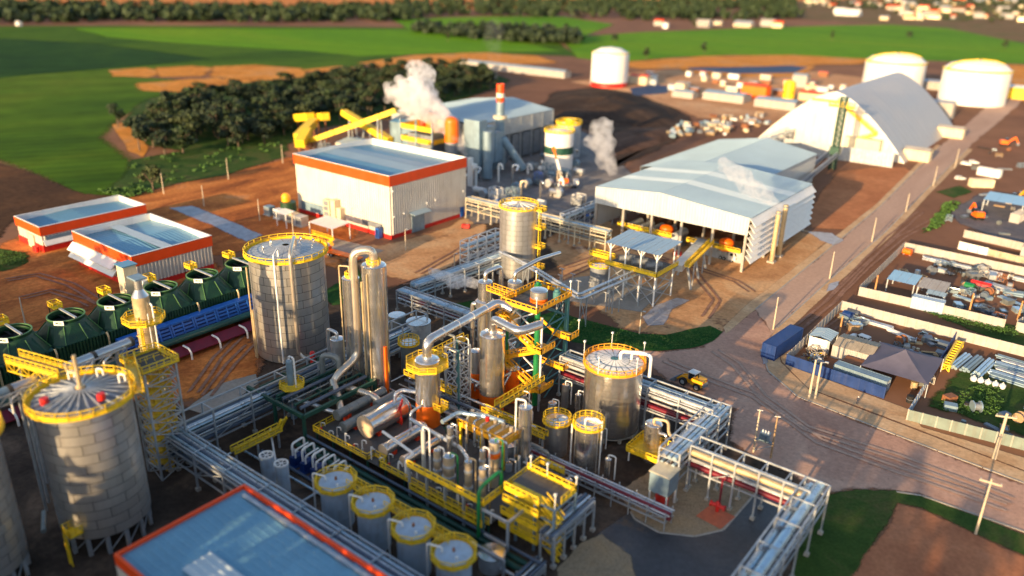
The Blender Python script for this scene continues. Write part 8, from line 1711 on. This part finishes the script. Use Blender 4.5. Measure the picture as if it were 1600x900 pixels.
# ================================================================== POLES
def pole(label, bx, by, ty, r=.16, m='wood_pole', arm=None, lamp=None, group=None):
    p = G(bx, by); h = HT(p.x, p.y, ty); t = thing('utility_pole', label, 'pole', p, group)
    d = MB(); d.lathe([(r*1.3,0),(r*.75,h),(.01,h)],(p.x,p.y,0),10); d.build('shaft', M[m], t)
    if arm:
        L, a = arm; v = Vector((math.cos(a),math.sin(a),0))*L/2; q = Vector((p.x,p.y,h-.7)); d = MB(); d.bar(q-v,q+v,.22,.26); d.build('cross_arm', M[m], t)
        for k in (-.9,0,.9): d = MB(); e = q+v*k; d.cyl((e.x,e.y,e.z+.13),.08,.3,6); d.build('insulator', M['galv'], t)
    if lamp: d = MB(); d.bar((p.x,p.y,h-.1),(p.x+lamp[0],p.y+lamp[1],h+.1),.12); d.cbox((p.x+lamp[0],p.y+lamp[1],h+.08),(.7,.4,.2)); d.build('lamp_arm', M['galv'], t)
    return t, p, h
names = ['nearest','second nearest','third nearest','fourth','fifth','sixth']
for i, (bx, by, ty) in enumerate(((1208,515,464),(1296,436,393),(1362,378,340),(1415,331,302),(1458,291,260),(1492,262,232))): pole('thin pale pole on the right verge of the main road, '+names[i]+' along the road', bx, by, ty, .17)
pole('stout leaning pale pole with short cross arm right of the pipe store wall', 1553, 717, 646, .3, arm=(3.4,.4))
pole('thin pale pole with cross arm at the edge of the red plot', 1524, 835, 748, .16, arm=(3.0,.1))
pole('cream pole before the blue wall, left of a pair', 1264, 622, 562, .22, lamp=(.5,.9)); pole('cream pole before the blue wall, right of a pair', 1273, 623, 566, .22, lamp=(.9,.5))
pole('thin pale lamp pole on the earth edge before the lawn', 999, 522, 486, .14, lamp=(.8,0))
for i, (bx, by, ty, lb) in enumerate(((256,303,270,'pale stake post at the scrub edge, left most of three'),(357,280,247,'pale stake post at the scrub edge, middle of three'),(442,255,226,'pale stake post at the scrub edge nearest the white hall'),(319,322,290,'thin pale post on the red mud beside the ditch'),(406,345,311,'thin pale post on the red mud near the green tank'),(40,508,465,'leaning thin pole on the mud behind the cooling towers'),(460,385,330,'white lamp post by the small canopy'),(634,391,358,'pale lamp post on the gravel pad before the white hall'),(710,418,396,'short pale lamp post beside the gravel pad'))): pole(lb, bx, by, ty, .16, lamp=(.8,.2) if i > 5 else None)
for i, (u, v) in enumerate(((1365,490),(1430,462),(1290,524),(1520,470))):
    pole(['orange timber post inside the far yard road side wall','orange timber post at the front wall of the far yard, right of the bluish container','orange timber post in the road side corner of the near yard','timber post at the right of the far yard'][i], *((1365,464,430),(1512,496,458),(1311,524,494),(1590,500,470))[i], .22, 'timber_orange' if 'timber_orange' in M else 'timber')
# transformer on two poles
pa = G(1177, 707); pb = G(1204, 716); t = thing('pole_transformer', 'blue grey transformer slung between two poles at the edge of the dirt yard', 'transformer', (pa+pb)/2)
for q, ty in ((pa,640),(pb,650)): h = HT(q.x,q.y,ty); d = MB(); d.lathe([(.2,0),(.13,h),(.01,h)],(q.x,q.y,0),8); d.build('pole', M['timber' if q is pb else 'wood_pole'], t); d = MB(); d.bar((q.x-.5,q.y+.3,h-.4),(q.x+.6,q.y-.4,h+.2),.12); d.build('fuse_arm', M['white'], t)
mid = (pa+pb)/2; d = MB(); d.bar(Vector((pa.x,pa.y,3.0)),Vector((pb.x,pb.y,3.0)),.9,.18); d.build('shelf', M['galv_dark'], t)
d = MB(); d.cbox((mid.x,mid.y,3.95),(1.7,1.1,1.6),.1); d.build('tank', M['blue_grey'], t)
for k in range(4): d = MB(); d.cbox((mid.x-.75+k*.5,mid.y-.7,3.9),(.12,.3,1.2),.1); d.build('cooling_fin', M['blue_grey'], t)
for k in range(3): d = MB(); d.cyl((mid.x-.5+k*.5,mid.y,4.75),.12,.5,8); d.build('bushing', M['white'], t)
d = MB(); d.bar((pa.x,pa.y,.5),(pb.x,pb.y,2.6),.12); d.build('brace', M['galv'], t)
# person in dark clothes with white helmet
p = G(1339, 632); t = thing('person', 'person in dark clothes and a white helmet standing on the verge before the blue wall', 'person', p)
J = {'pel':(0,0,.95,.14),'wai':(0,0,1.12,.13),'che':(0,0,1.35,.16),'nec':(0,0,1.52,.06),'hd1':(0,.02,1.62,.085),'hd2':(0,.02,1.74,.085),
 'ls':(-.2,0,1.45,.07),'le':(-.27,.02,1.18,.05),'lw':(-.26,-.06,.93,.035),'rs':(.2,0,1.45,.07),'re':(.27,.02,1.18,.05),'rw':(.26,-.06,.93,.035),
 'lh':(-.1,0,.9,.1),'lk':(-.11,-.02,.5,.07),'la':(-.12,.02,.09,.05),'lt':(-.13,-.16,.05,.045),'rh':(.1,0,.9,.1),'rk':(.12,-.04,.5,.07),'ra':(.14,.0,.09,.05),'rt':(.16,-.18,.05,.045)}
ks = list(J); E_ = [('pel','wai'),('wai','che'),('che','nec'),('nec','hd1'),('hd1','hd2'),('che','ls'),('ls','le'),('le','lw'),('che','rs'),('rs','re'),('re','rw'),('pel','lh'),('lh','lk'),('lk','la'),('la','lt'),('pel','rh'),('rh','rk'),('rk','ra'),('ra','rt')]
me = bpy.data.meshes.new('body'); me.from_pydata([J[k][:3] for k in ks],[(ks.index(a),ks.index(b)) for a,b in E_],[]); me.materials.append(mat('dark_work_clothes',(.03,.035,.06),.8))
bo = link(me, 'body', t); bo.modifiers.new('skin','SKIN'); lay = me.skin_vertices[0] if me.skin_vertices else None
if lay:
    for k, dv_ in zip(ks, lay.data): dv_.radius = (J[k][3],)*2
    lay.data[0].use_root = True
ss = bo.modifiers.new('sub','SUBSURF'); ss.levels = 1; ss.render_levels = 2
skin = mat('skin', (.35,.20,.13), .6)
d = MB(); d.dome((0,.01,1.73),.115,.13,14); d.lathe([(.112,1.72),(.15,1.725),(.15,1.74),(.112,1.745)],(0,-.01,0),14); d.v = [(x+p.x,y+p.y,z) for x,y,z in d.v]; d.build('helmet', M['white'], t)
d = MB(); d.lathe([(.01,0),(.05,.01),(.086,.09),(.09,.15),(.08,.2)],(0,-.012,1.54),14); d.cbox((0,-.105,1.645),(.025,.03,.04)); d.cbox((0,-.095,1.60),(.05,.012,.012)); d.v = [(x+p.x,y+p.y,z) for x,y,z in d.v]; fc = d.build('face', skin, t)
for s in (-1,1):
    d = MB(); x, y, z = .26*s, -.06, .93; d.cbox((x,y-.02,z-.06),(.035,.08,.1))
    for k in range(4): L = (.07,.085,.08,.06)[k]; yy = y-.05+k*.024; d.bar((x,yy,z-.1),(x-.01*s,yy-.008,z-.1-L*.55),.018); d.bar((x-.01*s,yy-.008,z-.1-L*.55),(x-.025*s,yy-.004,z-.1-L),.016)
    d.bar((x-.01*s,y-.06,z-.05),(x-.025*s,y-.085,z-.1),.02); d.v = [(a+p.x,b+p.y,c) for a,b,c in d.v]; d.build('hand', skin, t)
# ================================================================== TREES
def leafball(n, R, H, rs, seed, size):
    """many small leaf clump faces through a lumpy crown volume"""
    q = random.Random(seed); lobes = []
    for i in range(q.randint(7,10)):
        a = q.random()*6.28; rr = q.uniform(.15,.75)*R; lobes.append((Vector((rr*math.cos(a),rr*math.sin(a),q.uniform(.15,.85)*H)), q.uniform(.32,.55)*R))
    lobes.append((Vector((0,0,H*.8)), R*.5)); vs = []; fs = []
    for i in range(n):
        c, r = lobes[i % len(lobes)]; d = Vector((q.gauss(0,1),q.gauss(0,1),q.gauss(0,1))).normalized(); p = c+d*r*q.uniform(.55,1.08)
        if p.z < 0: p.z *= -.2
        u = (d+Vector((q.gauss(0,.6),q.gauss(0,.6),q.gauss(0,.6)))).normalized(); a = u.orthogonal().normalized(); b = u.cross(a); s = size*q.uniform(.6,1.3); o = len(vs)
        g = q.random()*3; a, b = a*math.cos(g)+b*math.sin(g), b*math.cos(g)-a*math.sin(g)
        vs += [p-a*s*.5, p+b*s*.45+u*s*.12, p+a*s*.55, p-b*s*.5+u*s*.1]; fs.append((o,o+1,o+2,o+3))
    return vs, fs
def tree_proto(seed, R, H, th, leaf, n=420, size=1.25):
    t = thing('broadleaf_tree', 'x', 'tree', (0,0,0), 'trees of the dark grove'); q = random.Random(seed)
    d = MB(); d.lathe([(.34,0),(.22,th),(.10,th+H*.6)],(0,0,0),7)
    for k in range(5): a = q.random()*6.28; r = R*.6; d.pipe([(0,0,th*q.uniform(.7,1.1)),(r*.5*math.cos(a),r*.5*math.sin(a),th+H*.25),(r*math.cos(a),r*math.sin(a),th+H*.5)],.1,5)
    d.build('trunk', M['bark'], t)
    vs, fs = leafball(n, R, H, None, seed, size); vs = [(v[0],v[1],v[2]+th*.62) for v in vs]
    link(mesh('crown', vs, fs, M[leaf]), 'crown', t); return t
protos = [tree_proto(1,4.4,9.5,4.5,'leaf'),tree_proto(2,3.8,11,5,'leaf3'),tree_proto(3,4.8,9,4,'leaf2'),tree_proto(4,3.4,12,5,'leaf'),tree_proto(5,4.2,8,4,'leaf3')]
kinds = ['rounded dark green grove tree','tall narrow deep green grove tree','broad olive green grove tree','tall dark green grove tree','low deep green grove tree']
def inpoly(x, y, P):
    c = False; j = len(P)-1
    for i in range(len(P)):
        if (P[i][1] > y) != (P[j][1] > y) and x < (P[j][0]-P[i][0])*(y-P[i][1])/(P[j][1]-P[i][1])+P[i][0]: c = not c
        j = i
    return c
wood = [tuple(G(x,y)[:2]) for x,y in [(212,236),(220,205),(262,178),(330,162),(400,152),(470,140),(545,124),(640,118),(755,116),(770,140),(720,150),(640,168),(560,190),(500,192),(456,210),(440,224),(330,236),(262,246)]]
pts = []; bx0 = min(p[0] for p in wood); bx1 = max(p[0] for p in wood); by0 = min(p[1] for p in wood); by1 = max(p[1] for p in wood); tries = 0
while len(pts) < 270 and tries < 20000:
    tries += 1; x, y = rnd.uniform(bx0,bx1), rnd.uniform(by0,by1)
    if inpoly(x,y,wood) and all((x-a)**2+(y-b)**2 > 26 for a, b in pts): pts.append((x,y))
used = set()
for x, y in pts:
    k = rnd.randrange(5); s = rnd.uniform(.85,1.2); ux, uy = PX((x,y,6))
    place = 'at the left end of the grove' if ux < 270 else 'left of the grove middle' if ux < 340 else 'in the grove middle' if ux < 410 else 'left of the yellow galleries' if ux < 470 else 'behind the yellow galleries' if ux < 540 else 'behind the long gallery top' if ux < 610 else 'behind the steam plume' if ux < 680 else 'behind the chimney'
    lab = ('shorter ' if s < 1.02 else 'taller ')+kinds[k].replace('tall ','slim ').replace('low ','squat ')+' '+place
    if k not in used: used.add(k); o = protos[k]; o.location = (x,y,0); o.rotation_euler = (0,0,rnd.random()*6); o['label'] = lab; o.scale = (s,s,s)
    else: copy_tree(protos[k], (x,y,0), rnd.random()*6, lab, (s*rnd.uniform(1.1,1.4),s*1.25,s*rnd.uniform(.75,1.0)))
def mass(name, polys, n, R, H, leafs, clump, size, seed, world=False):
    q = random.Random(seed); vs = []; fs = []
    P = polys if world else [[tuple(G(x,y)[:2]) for x,y in po] for po in polys]
    for po in P:
        b = (min(p[0] for p in po),max(p[0] for p in po),min(p[1] for p in po),max(p[1] for p in po)); k = 0; tr = 0
        while k < n and tr < n*30:
            tr += 1; x, y = q.uniform(b[0],b[1]), q.uniform(b[2],b[3])
            if not inpoly(x,y,po): continue
            k += 1; h = H*q.uniform(.6,1.25); r = R*q.uniform(.7,1.3)
            for _ in range(clump):
                d = Vector((q.gauss(0,1),q.gauss(0,1),q.gauss(0,1))).normalized(); p = Vector((x+d.x*r,y+d.y*r,max(.5,h*.55+d.z*h*.45))); u = (d+Vector((q.gauss(0,.5),q.gauss(0,.5),q.gauss(0,.5)))).normalized(); a = u.orthogonal().normalized(); bb = u.cross(a); s = size*q.uniform(.6,1.3); o = len(vs)
                vs += [p-a*s,p+bb*s*.9,p+a*s,p-bb*s*.9]; fs.append((o,o+1,o+2,o+3))
    o = link(mesh(name, vs, fs, M[leafs]), name); return tag(o, kind='stuff')
mass('far_wood', [[(-200,8),(120,14),(400,16),(640,14),(640,34),(400,36),(180,34),(0,38),(-200,38)], [(620,6),(880,4),(1240,2),(1250,30),(1100,36),(960,30),(760,26),(640,28)]], 700, 7, 15, 'leaf', 26, 3.6, 5)
mass('far_wood', [[(640,48),(760,50),(860,52),(905,62),(900,70),(800,66),(700,58)], [(1240,14),(1300,4),(1560,-4),(1620,0),(1600,24),(1450,12),(1330,16)]], 220, 6, 12, 'leaf3', 24, 3.2, 6)
mass('hedge_scrub', [[(210,248),(300,238),(440,224),(446,236),(350,262),(260,290),(196,302)], [(150,300),(215,292),(240,300),(200,310)], [(1440,365),(1478,318),(1500,318),(1462,358)], [(560,440),(575,455),(566,470),(540,470)]], 60, 1.0, .9, 'grass_blade', 12, .5, 7)
mass('hedge_scrub', [[(1460,640),(1500,610),(1560,600),(1570,650),(1500,650)], [(1440,488),(1500,496),(1590,516),(1590,530),(1480,505)], [(0,392),(40,398),(40,412),(0,420)]], 260, .35, .15, 'grass_blade', 5, .16, 8)
mass('lawn_tufts', [[(870,488),(900,499),(960,514),(1000,524),(1040,526),(1080,517),(1110,512),(1127,519),(1110,533),(1080,544),(1030,547),(970,545),(900,534),(850,519)]], 900, .3, .06, 'grass_blade', 4, .12, 9)
mass('windbreak_wood', [[(-230,-38),(75,-38),(75,-14),(-230,-14)]], 230, 5.5, 25, 'leaf', 130, 1.7, 21, True)  # unseen tree belt added behind the camera to shade the low plant
for i, (bx, by) in enumerate(((1010,92),(1100,84),(1085,45),(1300,64),(1420,60),(1570,76),(185,198),(240,300),(700,66),(960,66))):
    p = G(bx, by); copy_tree(protos[i % 5], p, rnd.random()*6, 'lone tree '+['left of the long blue pond','above the long blue pond','by the far houses in the bright field','in the middle of the bright field','in the bright field behind the huge tanks','in the bright field at the right border','beside the orange scar left of the grove','by the scrub left of the ditch','on the edge of the far dark wood','in the bright field behind the far white tank'][i], (1.0,1.0,.9))['label'] = 'lone tree '+['left of the long blue pond','above the long blue pond','by the far houses in the bright field','in the middle of the bright field','in the bright field behind the huge tanks','in the bright field at the right border','beside the orange scar left of the grove','by the scrub left of the ditch','on the edge of the far dark wood','in the bright field behind the far white tank'][i]
# far town houses
hc = ['cream','tan_light','peach','conc_wall']; rc2 = ['rust','galv','conc_wall','tan_roof','redorange']
HN = {'tan_roof':'tan','cream':'cream','white':'white','peach':'salmon','tan_light':'tan','redorange':'red','rust':'brown','galv':'grey','roof_light':'pale blue','conc_wall':'dull grey'}
mass('far_wood', [[(1380,4),(1600,0),(1600,40),(1480,34),(1390,20)]], 130, 6, 9, 'leaf2', 20, 3.0, 12)
spots = [(1100,42,26),(1122,40,16),(1162,42,34),(1200,41,26),(1215,43,20),(1030,40,18),(1325,24,44),(1312,20,20),(1395,14,16),(1040,44,10),(30,40,12)]
for i in range(54): spots.append((rnd.uniform(1380,1600), rnd.uniform(2,34)+0, rnd.uniform(10,24)))
for i in range(14): spots.append((rnd.uniform(1250,1420), rnd.uniform(2,12), rnd.uniform(8,18)))
for i, (u, v, w_) in enumerate(spots):
    p = G(u, v); W = w_/FPX*DEP(p)*.8; D = W*.6; h = rnd.uniform(4,8); hw_ = rnd.choice(hc); hr_ = rnd.choice(rc2)
    t = thing('far_house', HN[hw_]+' house with '+HN[hr_]+' roof in the far town' if i > 10 else ['wide cream farm house at the near edge of the far wood','small white shed beside the wide cream farm house','longest cream farm building along the far wood edge','cream house pair along the far wood edge, left one','cream house pair along the far wood edge, right one','small hut left of the farm houses at the wood edge','large white building in the far bright field','white annex left of the large white field building','cream house above the bright field by the town','tiny white hut at the far wood edge','white farm hut at the far upper left'][i], 'house', (p.x,p.y,0), 'houses of the far town' if i > 10 else None)
    d = MB(); d.box((p.x-W/2,p.y-D/2,0),(p.x+W/2,p.y+D/2,h)); d.build('wall', M['white' if i in (6,7,9,10) else hw_], t)
    d = MB(); a = W/2+.6; b = D/2+.6; d.add([(p.x-a,p.y-b,h),(p.x+a,p.y-b,h),(p.x+a,p.y+b,h),(p.x-a,p.y+b,h),(p.x-a,p.y,h+D*.3),(p.x+a,p.y,h+D*.3)],[(0,1,5,4),(2,3,4,5),(1,2,5),(3,0,4),(3,2,1,0)]); d.build('roof', M['white' if i in (6,7,9,10) else hr_], t)
    if i in (0,2,6):
        for k in range(4): d = MB(); x = p.x-W*.35+k*W*.23; d.box((x,p.y-D/2-.1,h*.3),(x+W*.08,p.y-D/2-.02,h*.7)); d.build('window', M['glass'], t)
# ================================================================== STEAM
def P3(px_, py_, depth): return Vector((0,0,CAM_H))+(CR*((px_-800)/FPX)+CD*((py_-450)/FPX)+CF)*depth
def steam(label, pts, depth, dens, seed, vox, col=(.93,.93,.95), soft=.5):
    q = random.Random(seed); vs = []; fs = []
    import bmesh
    tm = bmesh.new(); bmesh.ops.create_icosphere(tm, subdivisions=2, radius=1); bv = [v.co.copy() for v in tm.verts]; bf = [[v.index for v in f.verts] for f in tm.faces]; tm.free()
    balls = []
    for (a, b) in zip(pts[:-1], pts[1:]):
        n = max(2, int(math.hypot(b[0]-a[0],b[1]-a[1])/max(4,(a[2]+b[2])*.35)))
        for i in range(n):
            f_ = i/n; c = P3(a[0]+(b[0]-a[0])*f_, a[1]+(b[1]-a[1])*f_, depth); r = (a[2]+(b[2]-a[2])*f_)/FPX*depth; balls.append((c,r*.72))
            for _ in range(9): d = Vector((q.gauss(0,1),q.gauss(0,1),q.gauss(0,1))).normalized(); balls.append((c+d*r*q.uniform(.45,.8), r*q.uniform(.22,.48)))
    for c, r in balls: o = len(vs); vs += [c+v*r for v in bv]; fs += [[i+o for i in f] for f in bf]
    m = bpy.data.materials.new('steam'); m.use_nodes = True; N = m.node_tree.nodes; L = m.node_tree.links; N.remove(N['Principled BSDF']); out = N['Material Output']
    pv = N.new('ShaderNodeVolumePrincipled'); pv.inputs['Color'].default_value = (*col,1); pv.inputs['Anisotropy'].default_value = .1
    tc = N.new('ShaderNodeTexCoord'); nz = N.new('ShaderNodeTexNoise'); nz.inputs['Scale'].default_value = 2.6/max(2,pts[len(pts)//2][2]/FPX*depth); nz.inputs['Detail'].default_value = 4; L.new(tc.outputs['Object'], nz.inputs['Vector'])
    mr = N.new('ShaderNodeMapRange'); mr.inputs['From Min'].default_value = .5-soft*.2; mr.inputs['From Max'].default_value = .5+soft*.3; mr.inputs['To Min'].default_value = 0; mr.inputs['To Max'].default_value = dens; L.new(nz.outputs['Fac'], mr.inputs['Value']); L.new(mr.outputs['Result'], pv.inputs['Density']); L.new(pv.outputs['Volume'], out.inputs['Volume'])
    o = link(mesh('steam_plume', vs, fs, m), 'steam_plume'); tag(o, label, 'steam', None, 'stuff')
    rm = o.modifiers.new('remesh','REMESH'); rm.mode = 'VOXEL'; rm.voxel_size = vox; return o
steam('thick white steam plume rising left above the white hall', [(725,240,7),(719,222,13),(704,203,19),(684,184,25),(660,166,32),(640,146,32),(620,144,22),(602,147,13)], 318, .45, 1, .9)
steam('upper curl of the thick white steam plume', [(655,150,30),(662,124,26),(648,104,16),(636,98,9)], 319, .40, 2, .9)
steam('grey white steam cloud in front of the dark heap', [(958,268,10),(950,250,18),(940,225,26),(938,202,20),(955,194,13)], 328, .34, 3, .9, (.86,.86,.88), .8)
steam('white steam streak drifting left over the shed roof', [(1222,326,5),(1206,313,11),(1184,299,18),(1160,281,20),(1138,262,16),(1122,244,9)], 226, .38, 4, .6, soft=.8)
steam('small steam wisp blowing left from the stepped column', [(752,446,7),(735,441,13),(710,438,16),(688,430,12),(668,422,7)], 168, .8, 5, .4, soft=.8)
steam('faint steam wisp at the crown of the dark round tank', [(922,396,4),(908,390,8),(896,384,5)], 205, .16, 6, .4, soft=.9)
steam('faint grey smoke trail above the red banded chimney', [(777,128,5),(772,95,12),(770,60,20),(772,30,24)], 365, .020, 7, 1.5, (.7,.7,.72), .9)
# ================================================================== last: look-alikes that share a label say which one they are
bpy.context.view_layer.update()
_by = {}
for o in COL.objects:
    if o.get('category') and o.get('label'): _by.setdefault(o['label'], []).append(o)
_ord = ['leftmost','second','third','fourth','fifth','sixth','seventh','eighth','ninth','tenth','eleventh','twelfth','thirteenth','fourteenth','fifteenth','sixteenth','seventeenth','eighteenth']
def _spot(o):
    ms = [c for c in ([o]+list(o.children)) if c.type == 'MESH' and len(c.data.vertices)]
    return PX(ms[0].matrix_world @ ms[0].data.vertices[0].co) if ms else (0, 0)
for lab, os_ in _by.items():
    n = len(os_)
    if n < 2 or n > 16 or len(lab.split()) > 12: continue
    os_.sort(key=lambda o: _spot(o)[0])
    for i, o in enumerate(os_):
        if n == 2: o['label'] = lab+', '+('left' if i == 0 else 'right')+' one of two'
        else: o['label'] = lab+', '+('leftmost' if i == 0 else 'rightmost' if i == n-1 else _ord[i]+' from left')
        if not o.get('group'): o['group'] = lab
